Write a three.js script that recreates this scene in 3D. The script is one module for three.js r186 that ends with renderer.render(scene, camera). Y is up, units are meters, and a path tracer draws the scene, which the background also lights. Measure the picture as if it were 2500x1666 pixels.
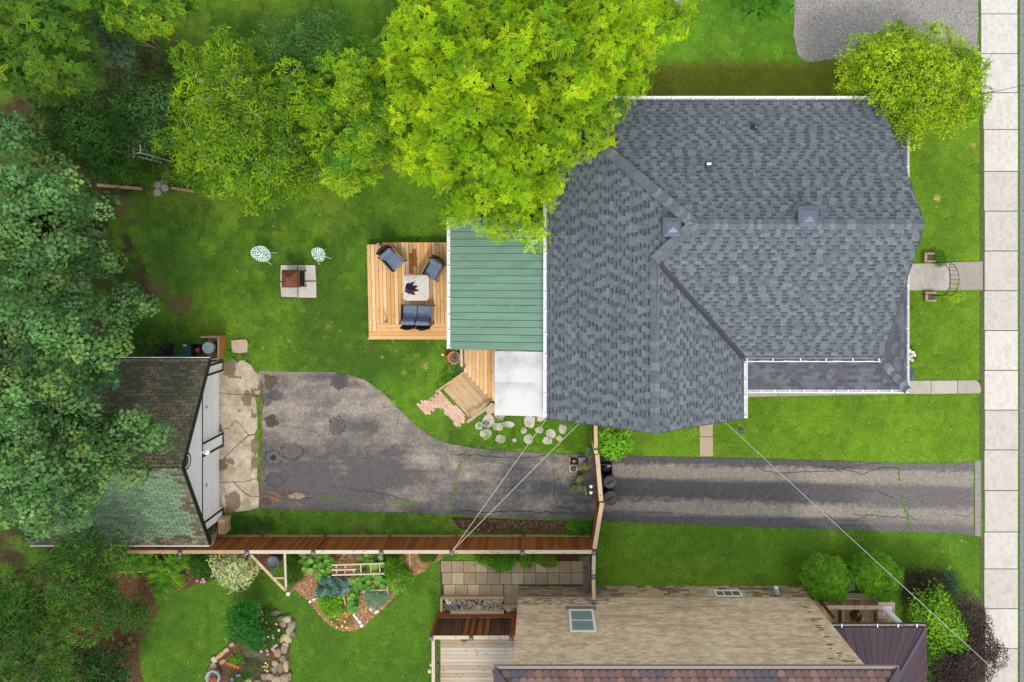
import * as THREE from 'three';
import { mergeGeometries } from 'three/addons/utils/BufferGeometryUtils.js';
import { RoundedBoxGeometry } from 'three/addons/geometries/RoundedBoxGeometry.js';

// ---------- camera, sky, sun, exposure ----------
const H = 28, F = 1660, CX = 1325, CY = 650;            // drone height (m), lens (photo px), point straight below it
const scene = new THREE.Scene();
const camera = new THREE.PerspectiveCamera(2 * Math.atan(833 / F) * 180 / Math.PI, 2500 / 1666, 0.5, 2000);
camera.position.set(0, H, 0);
camera.up.set(0, 0, -1);
camera.lookAt(0, 0, 0);
camera.setViewOffset(2500, 1666, 1250 - CX, 833 - CY, 2500, 1666);
camera.updateProjectionMatrix();

const renderer = new THREE.WebGLRenderer({ antialias: true });
renderer.toneMapping = THREE.LinearToneMapping;
renderer.toneMappingExposure = 1.55;
renderer.shadowMap.enabled = true;

const sunDir = new THREE.Vector3(0.12, 0.8, 0.56).normalize();
{ // thin bright overcast: one smooth layer of cloud, brighter overhead and round the veiled sun
  const w = 256, h = 128, d = new Float32Array(w * h * 4), v = new THREE.Vector3();
  for (let j = 0; j < h; j++) for (let i = 0; i < w; i++) {
    const th = (j + 0.5) / h * Math.PI - Math.PI / 2, ph = ((i + 0.5) / w - 0.5) * 2 * Math.PI, y = Math.sin(th);
    v.set(Math.cos(th) * Math.cos(ph), y, Math.cos(th) * Math.sin(ph));
    const g = Math.max(0, v.dot(sunDir)), l = y < 0 ? 0.18 : 0.7 + 0.02 * y + 0.3 * g ** 8;
    d.set([l * 0.96, l * 0.99, l * 1.04, 1], (j * w + i) * 4);
  }
  const t = new THREE.DataTexture(d, w, h, THREE.RGBAFormat, THREE.FloatType);
  t.mapping = THREE.EquirectangularReflectionMapping; t.magFilter = t.minFilter = THREE.LinearFilter; t.needsUpdate = true;
  scene.background = t; scene.environment = t;
}
const sun = new THREE.DirectionalLight(0xfff1dd, 1.2);
sun.position.copy(sunDir).multiplyScalar(60); sun.castShadow = true; sun.shadow.radius = 20;
sun.shadow.mapSize.set(4096, 4096);
Object.assign(sun.shadow.camera, { left: -30, right: 30, top: 25, bottom: -25, near: 1, far: 120 });
scene.add(sun, sun.target);

// ---------- helpers ----------
const V = (x, y, z) => new THREE.Vector3(x, y, z);
const wx = (px, h = 0) => (px - CX) * (H - h) / F, wz = (py, h = 0) => (py - CY) * (H - h) / F;
const P = (px, py, h = 0) => V(wx(px, h), h, wz(py, h));   // a photo direction met at a known height above the ground
const PM = (n, h = 0) => n * (H - h) / F;                    // photo pixels to metres at that height
function rng(a) { return () => { a |= 0; a = a + 0x6D2B79F5 | 0; let t = Math.imul(a ^ a >>> 15, 1 | a); t = t + Math.imul(t ^ t >>> 7, 61 | t) ^ t; return ((t ^ t >>> 14) >>> 0) / 4294967296; }; }
const R = rng(7);
const rr = (a, b) => a + (b - a) * R();
const pick = a => a[Math.floor(R() * a.length)];
const clamp = (x, a = 0, b = 1) => Math.min(b, Math.max(a, x));
const lerp = (a, b, t) => a + (b - a) * t;
const sst = (a, b, x) => { const t = clamp((x - a) / (b - a)); return t * t * (3 - 2 * t); };
const hash = (x, y, s) => { let n = Math.imul(x, 374761393) + Math.imul(y, 668265263) + Math.imul(s, 2147483647 ^ 0x5bd1e995) | 0; n = Math.imul(n ^ n >>> 13, 1274126177); return ((n ^ n >>> 16) >>> 0) / 4294967296; };
function vn(x, y, s = 0, p = 0) { // value noise, period p when set
  let ix = Math.floor(x), iy = Math.floor(y); const fx = x - ix, fy = y - iy, u = fx * fx * (3 - 2 * fx), w = fy * fy * (3 - 2 * fy);
  let jx = ix + 1, jy = iy + 1; if (p) { ix = ((ix % p) + p) % p; iy = ((iy % p) + p) % p; jx = ((jx % p) + p) % p; jy = ((jy % p) + p) % p; }
  const a = hash(ix, iy, s), b = hash(jx, iy, s), c = hash(ix, jy, s), d = hash(jx, jy, s);
  return a + (b - a) * u + (c - a) * w + (a - b - c + d) * u * w;
}
function fbm(x, y, s = 0, o = 4, p = 0) { let a = 0.5, t = 0, n = 0; for (let i = 0; i < o; i++) { t += a * vn(x, y, s + i * 17, p); n += a; a *= 0.5; x *= 2; y *= 2; p *= 2; } return t / n; }
const S2L = c => { c /= 255; return c <= 0.04045 ? c / 12.92 : ((c + 0.055) / 1.055) ** 2.4; };
const rgb = (r, g, b) => [S2L(r), S2L(g), S2L(b)];
const mixc = (a, b, t) => [lerp(a[0], b[0], t), lerp(a[1], b[1], t), lerp(a[2], b[2], t)];

function inPoly(x, y, p) { let c = false; for (let i = 0, j = p.length - 1; i < p.length; j = i++) { const [xi, yi] = p[i], [xj, yj] = p[j]; if ((yi > y) !== (yj > y) && x < (xj - xi) * (y - yi) / (yj - yi) + xi) c = !c; } return c; }
function segD(x, y, ax, ay, bx, by) { const dx = bx - ax, dy = by - ay, t = clamp(((x - ax) * dx + (y - ay) * dy) / (dx * dx + dy * dy || 1)); return Math.hypot(x - ax - t * dx, y - ay - t * dy); }
function edgeD(x, y, p) { let d = 1e9; for (let i = 0, j = p.length - 1; i < p.length; j = i++) d = Math.min(d, segD(x, y, p[j][0], p[j][1], p[i][0], p[i][1])); return d; }
function lineD(x, y, l) { let d = 1e9; for (let i = 1; i < l.length; i++) d = Math.min(d, segD(x, y, l[i - 1][0], l[i - 1][1], l[i][0], l[i][1])); return d; }

// textures
function tex(w, h, fn, srgb = true) { // fn(i, j) -> [r, g, b] 0..255; j = 0 is the v = 0 edge
  const d = new Uint8Array(w * h * 4);
  for (let j = 0; j < h; j++) for (let i = 0; i < w; i++) { const c = fn(i, j), k = (j * w + i) * 4; d[k] = clamp(c[0], 0, 255); d[k + 1] = clamp(c[1], 0, 255); d[k + 2] = clamp(c[2], 0, 255); d[k + 3] = 255; }
  const t = new THREE.DataTexture(d, w, h); t.magFilter = THREE.LinearFilter; t.minFilter = THREE.LinearMipmapLinearFilter; t.generateMipmaps = true;
  t.wrapS = t.wrapT = THREE.RepeatWrapping; if (srgb) t.colorSpace = THREE.SRGBColorSpace; t.needsUpdate = true; return t;
}
// a tile of grain: brightness factor round 1, so that a colour times the map keeps its mean
function grain(size, amp, coarse, fine, seed, stretch = 1) {
  const n = 256, t = tex(n, n, (i, j) => {
    const u = i / n, v = j / n;
    let f = (fbm(u * coarse, v * coarse * stretch, seed, 4, 0) - 0.5) * 1.2;
    f = (fbm(u * coarse, v * coarse * stretch, seed, 4, coarse) - 0.5) * 1.2 + (hash(i, j, seed + 5) - 0.5) * fine;
    const g = 246 * (1 + f * amp); return [g, g, g];
  });
  t.repeat.set(1 / size, 1 / size); return t;
}
function bumpTile(size, coarse, seed, stretch = 1) {
  const n = 256, t = tex(n, n, (i, j) => { const u = i / n, v = j / n, g = 255 * (0.6 * fbm(u * coarse, v * coarse * stretch, seed, 3, coarse) + 0.4 * hash(i, j, seed)); return [g, g, g]; }, false);
  t.repeat.set(1 / size, 1 / size); return t;
}
const woodTile = (seed, c0, c1, knots) => { // grain runs along u (metres)
  const W = 512, Hh = 256, kn = []; const q = rng(seed * 97 + 3); for (let k = 0; k < knots; k++) kn.push([q() * W, q() * Hh, 3 + q() * 4]);
  const t = tex(W, Hh, (i, j) => {
    let f = fbm(i / W * 4, j / Hh * 32, seed, 4, 4), g = vn(i / W * 8, j / Hh * 128, seed + 3, 8); f = clamp(f * 0.7 + g * 0.3 + (hash(i, j, seed) - 0.5) * 0.12);
    let c = [lerp(c0[0], c1[0], f), lerp(c0[1], c1[1], f), lerp(c0[2], c1[2], f)];
    for (const [x, y, r] of kn) { const d = Math.hypot((i - x) * 0.6, j - y) / r; if (d < 1.6) { const a = 0.5 * (1 - sst(0.7, 1.6, d)); c = c.map((v, m) => v * (1 - a * [0.55, 0.65, 0.75][m])); } }
    return c;
  });
  t.repeat.set(1 / 1.6, 1 / 0.8); return t;
};

// geometry
const GREEN = rgb(60, 110, 20);
function boxUV(g, ox = 0, oy = 0) { // uv in metres from the face each triangle looks out of
  if (g.index) g = g.toNonIndexed();
  const p = g.attributes.position, n = g.attributes.normal, uv = new Float32Array(p.count * 2);
  for (let i = 0; i < p.count; i++) {
    const ax = Math.abs(n.getX(i)), ay = Math.abs(n.getY(i)), az = Math.abs(n.getZ(i)), x = p.getX(i), y = p.getY(i), z = p.getZ(i);
    const [a, b] = ay >= ax && ay >= az ? [x, z] : ax >= az ? [z, y] : [x, y];
    uv[2 * i] = a + ox; uv[2 * i + 1] = b + oy;
  }
  g.setAttribute('uv', new THREE.BufferAttribute(uv, 2)); return g;
}
const taken = {};
const numbered = n => { const k = taken[n] = (taken[n] ?? -1) + 1; return k ? n + '_' + String(k).padStart(3, '0') : n; };
function tag(o, label, category, group, kind) { if (label) o.userData.label = label; if (category) o.userData.category = category; if (group) o.userData.group = group; if (kind) o.userData.kind = kind; return o; }
function thing(name, label, category, group) { const o = new THREE.Group(); o.name = numbered(name); scene.add(o); return tag(o, label, category, group); }
function mesh(name, g, m, parent = scene, keepUV = false) {
  if (Array.isArray(g)) g = g.length === 1 ? g[0] : mergeGeometries(g.map(q => { q = q.index ? q.toNonIndexed() : q; for (const k of Object.keys(q.attributes)) if (!['position', 'normal', 'uv', 'color'].includes(k)) q.deleteAttribute(k); return q; }));
  if (!keepUV) g = boxUV(g);
  const o = new THREE.Mesh(g, m); o.name = parent === scene ? numbered(name) : name; o.castShadow = o.receiveShadow = true; parent.add(o); return o;
}
function structure(name, g, m, keepUV) { const o = mesh(name, g, m, scene, keepUV); o.userData.kind = 'structure'; return o; }
function sub(parent, name) { const o = new THREE.Group(); o.name = name; parent.add(o); return o; }
function tri(pos, nrm) { const g = new THREE.BufferGeometry(); g.setAttribute('position', new THREE.Float32BufferAttribute(pos, 3)); if (nrm) g.setAttribute('normal', new THREE.Float32BufferAttribute(nrm, 3)); else g.computeVertexNormals(); return g; }
function prism(pts, y0, y1, hAt) { // pts: [x, z] outline; top at y1 (or hAt(x, z)), bottom at y0
  let p = pts.map(q => new THREE.Vector2(q[0], q[1])); if (THREE.ShapeUtils.isClockWise(p)) p.reverse();
  const f = THREE.ShapeUtils.triangulateShape(p, []), o = [], top = q => hAt ? hAt(q.x, q.y) : y1, bot = q => hAt ? hAt(q.x, q.y) - (y1 - y0) : y0;
  for (const [a, b, c] of f) for (const q of [a, c, b]) o.push(p[q].x, top(p[q]), p[q].y);
  for (const [a, b, c] of f) for (const q of [a, b, c]) o.push(p[q].x, bot(p[q]), p[q].y);
  for (let i = 0; i < p.length; i++) { const a = p[i], b = p[(i + 1) % p.length]; o.push(a.x, bot(a), a.y, a.x, top(a), a.y, b.x, top(b), b.y, a.x, bot(a), a.y, b.x, top(b), b.y, b.x, bot(b), b.y); }
  return tri(o);
}
const pxPoly = (l, h = 0) => l.map(([x, y]) => [wx(x, h), wz(y, h)]);
function slab(l, y0, y1) { return prism(pxPoly(l, y1), y0, y1); }       // photo outline lying at height y1
function box(x0, x1, y0, y1, z0, z1) { const g = new THREE.BoxGeometry(Math.abs(x1 - x0), Math.abs(y1 - y0), Math.abs(z1 - z0)); g.translate((x0 + x1) / 2, (y0 + y1) / 2, (z0 + z1) / 2); return g; }
function rbox(sx, sy, sz, r, x, y, z, ry = 0) { const g = new RoundedBoxGeometry(sx, sy, sz, 2, r); g.rotateY(ry); g.translate(x, y, z); return g; }
const UP = V(0, 1, 0);
function beam(a, b, w, t, up = UP, bev = 0) { // bar from a to b, w across, t along up; uv u runs along the bar
  const d = b.clone().sub(a), L = d.length(), x = d.normalize(); let z = x.clone().cross(up); if (z.length() < 1e-4) z = V(0, 0, 1); z.normalize(); const y = z.clone().cross(x);
  let g = bev ? new RoundedBoxGeometry(L, t, w, 1, bev) : new THREE.BoxGeometry(L, t, w);
  g = boxUV(g, R() * 9, R() * 9);
  g.applyMatrix4(new THREE.Matrix4().makeBasis(x, y, z).setPosition(a.clone().add(b).multiplyScalar(0.5))); return g;
}
const plank = (parent, name, a, b, w, t, m, up, bev) => mesh(name, beam(a, b, w, t, up, bev), m, parent, true);
function tube(pts, r, seg = 8, n = 0) { return new THREE.TubeGeometry(new THREE.CatmullRomCurve3(pts), n || Math.max(2, pts.length * 3), r, seg, false); }
function rod(a, b, r0, r1 = r0, seg = 8) { const d = b.clone().sub(a), g = new THREE.CylinderGeometry(r1, r0, d.length(), seg); g.applyQuaternion(new THREE.Quaternion().setFromUnitVectors(UP, d.normalize())); g.translate((a.x + b.x) / 2, (a.y + b.y) / 2, (a.z + b.z) / 2); return g; }
function lathe(prof, c, seg = 20) { const g = new THREE.LatheGeometry(prof.map(q => new THREE.Vector2(q[0], q[1])), seg); g.translate(c.x, c.y, c.z); return g; }
function colored(g, c) { const n = g.attributes.position.count, a = new Float32Array(n * 3); for (let i = 0; i < n; i++) a.set(c, i * 3); g.setAttribute('color', new THREE.BufferAttribute(a, 3)); return g; }

// tiles: quads laid on a plane, each a low prism; the biggest become meshes of their own
function tileGeo(q, N, t, c) {
  const o = [], T = q.map(p => p.clone().addScaledVector(N, t)), put = (...l) => { for (const p of l) o.push(p.x, p.y, p.z); };
  put(T[0], T[1], T[2], T[0], T[2], T[3]);
  for (let i = 0; i < 4; i++) { const j = (i + 1) % 4; put(q[i], q[j], T[j], q[i], T[j], T[i]); }
  const g = tri(o); colored(g, c); return g;
}
function emitTiles(parent, name, list, m, limit = 300, fieldName = name + '_field') {
  list.sort((a, b) => b.pri - a.pri);
  list.slice(0, limit).forEach(t => mesh(name, tileGeo(t.q, t.N, t.t, t.c), m, parent));
  const rest = list.slice(limit);
  if (rest.length) { const f = mesh(fieldName, rest.map(t => tileGeo(t.q, t.N, t.t, t.c)), m, parent); f.userData.kind = 'stuff'; }
}
const quadArea = q => q[1].clone().sub(q[0]).length() * q[3].clone().sub(q[0]).length();

// ---------- materials ----------
const std = (c, r = 0.85, o = {}) => { const m = new THREE.MeshStandardMaterial({ roughness: r, ...o }); Array.isArray(c) ? m.color.setRGB(...c) : m.color.set(c); return m; };
const gFine = grain(0.9, 0.35, 16, 0.5, 1), gMid = grain(2.3, 0.22, 8, 0.5, 2), gBlot = grain(4.7, 0.2, 6, 0.3, 3), gDirt = grain(2.9, 0.34, 5, 0.3, 9), gStreak = grain(1.2, 0.4, 4, 0.25, 4, 16), gConc = grain(3.1, 0.17, 22, 0.9, 8), bFine = bumpTile(0.5, 32, 5), bMid = bumpTile(1.4, 16, 6);
const woodNew = woodTile(11, [218, 178, 128], [242, 212, 168], 9), woodGrey = woodTile(12, [178, 168, 154], [226, 220, 208], 12), woodBrown = woodTile(13, [116, 66, 24], [182, 116, 54], 5), woodDark = woodTile(14, [62, 44, 32], [112, 82, 58], 4), woodOld = woodTile(15, [172, 150, 120], [214, 194, 164], 8);
const wood = (map, tint = 0xffffff, r = 0.8) => new THREE.MeshStandardMaterial({ map, color: tint, roughness: r, bumpMap: map, bumpScale: 0.004 });
const M = {
  shingle: std([1, 1, 1], 0.93, { vertexColors: true, map: gFine, bumpMap: bFine, bumpScale: 0.004 }),
  brick: std([1, 1, 1], 0.92, { vertexColors: true, map: gMid, bumpMap: bFine, bumpScale: 0.003 }),
  tile: std([1, 1, 1], 0.8, { vertexColors: true, map: gMid, bumpMap: bFine, bumpScale: 0.003 }),
  moss: std([1, 1, 1], 0.95, { vertexColors: true, map: gFine, bumpMap: bMid, bumpScale: 0.012 }),
  roofDeck: std(rgb(62, 68, 78), 0.95, { map: gFine }),
  white: std(rgb(232, 234, 235), 0.5, { map: gBlot }),
  whitePlain: std(rgb(242, 244, 246), 0.45),
  gutterIn: std(rgb(232, 234, 235), 0.5, { map: gFine }),
  siding: std(rgb(205, 205, 200), 0.7, { map: gMid }),
  black: std(rgb(26, 26, 28), 0.6, { map: gFine }),
  blackPlastic: std(rgb(30, 31, 33), 0.42, { bumpMap: bFine, bumpScale: 0.002 }),
  charcoal: std(rgb(58, 60, 66), 0.6),
  capGrey: std(rgb(66, 70, 82), 0.5),
  greenMetal: std(rgb(112, 150, 130), 0.45, { metalness: 0.15, map: gBlot }),
  greenMetalDark: std(rgb(74, 110, 96), 0.45, { metalness: 0.15 }),
  membrane: std(rgb(206, 206, 208), 0.6, { map: gDirt }),
  ventMetal: std(rgb(96, 104, 124), 0.45, { metalness: 0.3 }),
  ventDark: std(rgb(58, 64, 80), 0.5, { metalness: 0.3 }),
  valley: std(rgb(56, 58, 68), 0.6, { metalness: 0.2, map: gStreak }),
  concrete: std([1, 1, 1], 0.9, { vertexColors: true, map: gConc, bumpMap: bFine, bumpScale: 0.004 }),
  asphalt: std(rgb(132, 132, 136), 0.92, { map: gFine, bumpMap: bFine, bumpScale: 0.008 }),
  deckNew: [wood(woodNew), wood(woodNew, 0xf4e6d4), wood(woodNew, 0xffecd2), wood(woodNew, 0xeed6b4)],
  deckGrey: [wood(woodGrey), wood(woodGrey, 0xf2ece8), wood(woodGrey, 0xe2d4c6), wood(woodGrey, 0xfaf4f0)],
  fenceBrown: [wood(woodBrown), wood(woodBrown, 0xe6d8cc), wood(woodBrown, 0xfff0dc), wood(woodBrown, 0xd4c0b4)],
  fenceDark: [wood(woodDark), wood(woodDark, 0xddd0c8), wood(woodDark, 0xffe8c8)],
  oldWood: [wood(woodOld), wood(woodOld, 0xe8dccc), wood(woodOld, 0xfff4e2)],
  paleWood: wood(woodGrey, 0xfff6ee), tanWood: wood(woodGrey, 0xfae4c6),
  iron: std(rgb(40, 38, 36), 0.6, { metalness: 0.4 }),
  cushion: std(rgb(112, 128, 154), 0.95, { map: gFine, bumpMap: bFine, bumpScale: 0.004 }),
  cushionDark: std(rgb(44, 54, 72), 0.95, { map: gFine }),
  wicker: std(rgb(70, 52, 40), 0.7),
  wickerTan: std(rgb(150, 116, 84), 0.7),
  terracotta: std(rgb(206, 132, 96), 0.85, { map: gMid }),
  soil: std(rgb(58, 42, 30), 1, { map: gFine, bumpMap: bMid, bumpScale: 0.02 }),
  mulchSoil: std(rgb(120, 88, 62), 1, { map: gFine, bumpMap: bMid, bumpScale: 0.02 }),
  stone: std([1, 1, 1], 0.92, { vertexColors: true, map: gMid, bumpMap: bMid, bumpScale: 0.012 }),
  cable: std(rgb(190, 190, 188), 0.5), cableDark: std(rgb(52, 52, 52), 0.6),
  bark: std(rgb(112, 104, 92), 0.95, { map: gMid, bumpMap: bMid, bumpScale: 0.02 }),
  barkDark: std(rgb(78, 66, 52), 0.95, { map: gMid, bumpMap: bMid, bumpScale: 0.02 }),
  glass: new THREE.MeshPhysicalMaterial({ color: 0xa9bdb8, roughness: 0.08, metalness: 0, transmission: 0.6, thickness: 0 }),
  red: std(rgb(206, 52, 34), 0.45), brightGreen: std(rgb(16, 110, 60), 0.5), mint: std(rgb(214, 240, 234), 0.5),
};
const leafMat = (t = 0.1) => new THREE.MeshPhysicalMaterial({ color: 0xffffff, vertexColors: true, roughness: 0.7, transmission: t, thickness: 0, side: THREE.DoubleSide, specularIntensity: 0.35 });
const LEAF = leafMat(), GRASS = new THREE.MeshStandardMaterial({ vertexColors: true, roughness: 0.9, side: THREE.DoubleSide });
const PETAL = new THREE.MeshStandardMaterial({ vertexColors: true, roughness: 0.8, side: THREE.DoubleSide });
// ---------- ground ----------
const A_drive = [[632, 905], [700, 908], [800, 908], [850, 915], [890, 928], [930, 955], [975, 1000], [1010, 1035], [1050, 1065], [1100, 1085], [1150, 1094], [1250, 1103], [1400, 1110], [1500, 1113], [1800, 1119], [2000, 1124], [2195, 1131], [2340, 1131], [2378, 1126], [2378, 1308], [2340, 1303], [2200, 1298], [2000, 1292], [1800, 1285], [1600, 1278], [1480, 1274], [1400, 1270], [1250, 1266], [1170, 1264], [1100, 1258], [1000, 1252], [850, 1249], [700, 1246], [634, 1243], [636, 1100], [640, 1060], [634, 960]];
const A_apron = [[528, 872], [556, 872], [578, 882], [594, 880], [612, 892], [622, 908], [632, 914], [635, 932], [636, 946], [632, 966], [622, 970], [626, 994], [628, 1020], [628, 1046], [620, 1060], [630, 1075], [627, 1120], [630, 1166], [633, 1212], [630, 1240], [608, 1246], [575, 1251], [548, 1252], [524, 1246]];
const A_gravel = [[1940, -300], [1940, 60], [1936, 84], [1944, 110], [1948, 134], [1966, 150], [1985, 152], [2012, 147], [2040, 143], [2100, 141], [2250, 138], [2385, 128], [2388, 60], [2387, -300]];
const A_walk = [[2160, 645], [2232, 643], [2402, 638], [2402, 709], [2222, 709], [2160, 709]];
const A_side = [[1815, 956], [2216, 956], [2222, 930], [2392, 928], [2396, 945], [2395, 962], [2217, 962], [1990, 966], [1815, 970]];
const A_house = [[1350, 262], [2130, 262], [2205, 330], [2205, 940], [1830, 940], [1800, 1000], [1350, 1000]];
const A_porchW = [[1100, 545], [1350, 545], [1350, 1000], [1210, 1005], [1208, 985], [1130, 910], [1130, 850], [1100, 850]];
const A_deck = [[904, 600], [1110, 600], [1110, 826], [904, 826]];
const A_garage = [[90, 890], [540, 890], [540, 1268], [90, 1268]];
const A_nb = [[1070, 1500], [1262, 1500], [1262, 1428], [1964, 1432], [2240, 1480], [2250, 1800], [1070, 1800]];
const A_patio = [[1074, 1370], [1426, 1370], [1426, 1432], [1268, 1432], [1268, 1478], [1228, 1500], [1076, 1500]];
const A_pad = [[682, 646], [773, 646], [773, 729], [682, 729]];
const A_paver = [[563, 831], [602, 829], [604, 862], [565, 863]];
const A_bed = [[702, 1348], [712, 1410], [718, 1440], [735, 1456], [757, 1468], [770, 1490], [790, 1515], [815, 1535], [845, 1543], [868, 1540], [888, 1530], [900, 1518], [925, 1497], [945, 1478], [970, 1450], [985, 1430], [1010, 1410], [1035, 1395], [1055, 1376], [1078, 1366], [1082, 1340]];
const A_bed2 = [[180, 1345], [690, 1345], [688, 1385], [640, 1400], [600, 1405], [520, 1415], [480, 1425], [460, 1437], [430, 1440], [405, 1425], [372, 1440], [375, 1470], [386, 1495], [370, 1520], [352, 1545], [338, 1575], [340, 1620], [352, 1690], [180, 1700]];
const A_rock = [[612, 1494], [650, 1490], [690, 1505], [722, 1528], [716, 1550], [706, 1568], [704, 1610], [706, 1700], [508, 1700], [505, 1650], [520, 1618], [535, 1595], [555, 1580], [560, 1545], [580, 1510]];
const A_flag = [[1160, 1005], [1180, 1000], [1345, 1015], [1345, 1060], [1200, 1075], [1160, 1050]];
const A_forest = [[-250, -250], [250, -250], [330, 60], [410, 130], [440, 200], [430, 300], [470, 420], [470, 470], [350, 466], [270, 480], [300, 560], [350, 640], [380, 760], [290, 900], [260, 1250], [190, 1345], [340, 1400], [360, 1500], [310, 1700], [-250, 1850]];
const A_strip = [[1420, 155], [1560, 152], [1800, 153], [1960, 153], [2060, 150], [2060, 262], [1420, 262]];
const EX = [A_drive, A_apron, A_gravel, A_walk, A_side, A_house, A_porchW, A_deck, A_garage, A_nb, A_patio, A_pad, A_paver, A_bed, A_bed2, A_rock, [[2398, -400], [2700, -400], [2700, 2000], [2398, 2000]]];
const DEAD = [[827, 810, 7], [704, 833, 6], [932, 874, 6], [985, 909, 9], [1035, 898, 10], [736, 760, 4], [2287, 484, 10], [2377, 357, 7], [2316, 1388, 8], [2300, 1348, 5], [2348, 1322, 4], [2290, 1395, 6], [640, 850, 5], [800, 798, 5]];
const BARE = [[385, 705, 40, 26], [440, 750, 45, 22], [300, 505, 26, 30], [325, 545, 20, 12], [640, 1290, 28, 22], [600, 1300, 44, 20], [930, 405, 22, 14], [350, 150, 60, 40], [880, 1290, 14, 18], [420, 110, 22, 16], [910, 855, 12, 8], [1100, 1290, 12, 10], [770, 735, 8, 5]];
function lawnColor(x, y) { // sRGB turf colour, tree shade painted in by region, at a ground point (photo px)
  const n = fbm(x / 110, y / 110, 21, 4), n2 = fbm(x / 11, y / 11, 22, 3), n3 = fbm(x / 160, y / 160, 23, 3);
  let c = mixc([66, 104, 18], [100, 142, 28], sst(0.3, 0.7, n * 0.6 + n2 * 0.4));
  c = mixc(c, [122, 142, 40], 0.6 * sst(0.52, 0.75, n3 * 0.6 + n2 * 0.4));
  if (x > 1440 && y > 250) c = mixc(c, y > 1270 ? [96, 140, 18] : [122, 162, 18], 0.45);  // brighter front lawn; the base green keeps back-yard tree shade in it
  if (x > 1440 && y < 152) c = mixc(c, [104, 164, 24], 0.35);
  if (x < 1100 && y > 1330) c = mixc(c, [74, 118, 16], 0.4);  // lower garden: shade of the trees painted into the green
  const e = (fbm(x / 7, y / 7, 31, 3) - 0.5) * 16;
  if (inPoly(x + e * 0.3, y + e * 0.3, A_strip)) c = mixc(c, [116, 116, 26], 0.7);
  for (const [bx, by, rx, ry] of BARE) { const d = Math.hypot((x - bx) / rx, (y - by) / ry) + (n2 - 0.5) * 1.6; if (d < 1) c = mixc(c, [112, 92, 66], 0.75 * sst(1, 0.6, d)); }
  for (const [bx, by, r] of DEAD) { const d = Math.hypot(x - bx, y - by) / r + (n2 - 0.5) * 0.9; if (d < 1) c = mixc(c, [206, 172, 112], 0.85 * sst(1, 0.55, d)); }
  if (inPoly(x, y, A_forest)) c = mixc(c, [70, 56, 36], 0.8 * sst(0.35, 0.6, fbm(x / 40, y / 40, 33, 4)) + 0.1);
  return c;
}
{ // far ground and the lawn round the houses
  const far = new THREE.PlaneGeometry(900, 900, 1, 1); far.rotateX(-Math.PI / 2); far.translate(0, -0.06, 0);
  structure('ground', far, std(rgb(78, 112, 34), 1, { map: gBlot }));
  const x0 = -260, x1 = 2760, y0 = -260, y1 = 1930, W = 1400, Hh = 1016;
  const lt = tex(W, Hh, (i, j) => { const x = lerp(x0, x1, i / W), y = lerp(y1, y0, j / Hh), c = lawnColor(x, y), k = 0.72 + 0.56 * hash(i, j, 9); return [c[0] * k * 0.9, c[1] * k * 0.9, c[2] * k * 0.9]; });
  lt.wrapS = lt.wrapT = THREE.ClampToEdgeWrapping;
  const g = new THREE.PlaneGeometry(wx(x1) - wx(x0), wz(y1) - wz(y0), 1, 1); g.rotateX(-Math.PI / 2); g.translate((wx(x1) + wx(x0)) / 2, 0, (wz(y1) + wz(y0)) / 2);
  structure('lawn', g, new THREE.MeshStandardMaterial({ map: lt, roughness: 1, bumpMap: bMid, bumpScale: 0.02 }), true);
}
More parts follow.
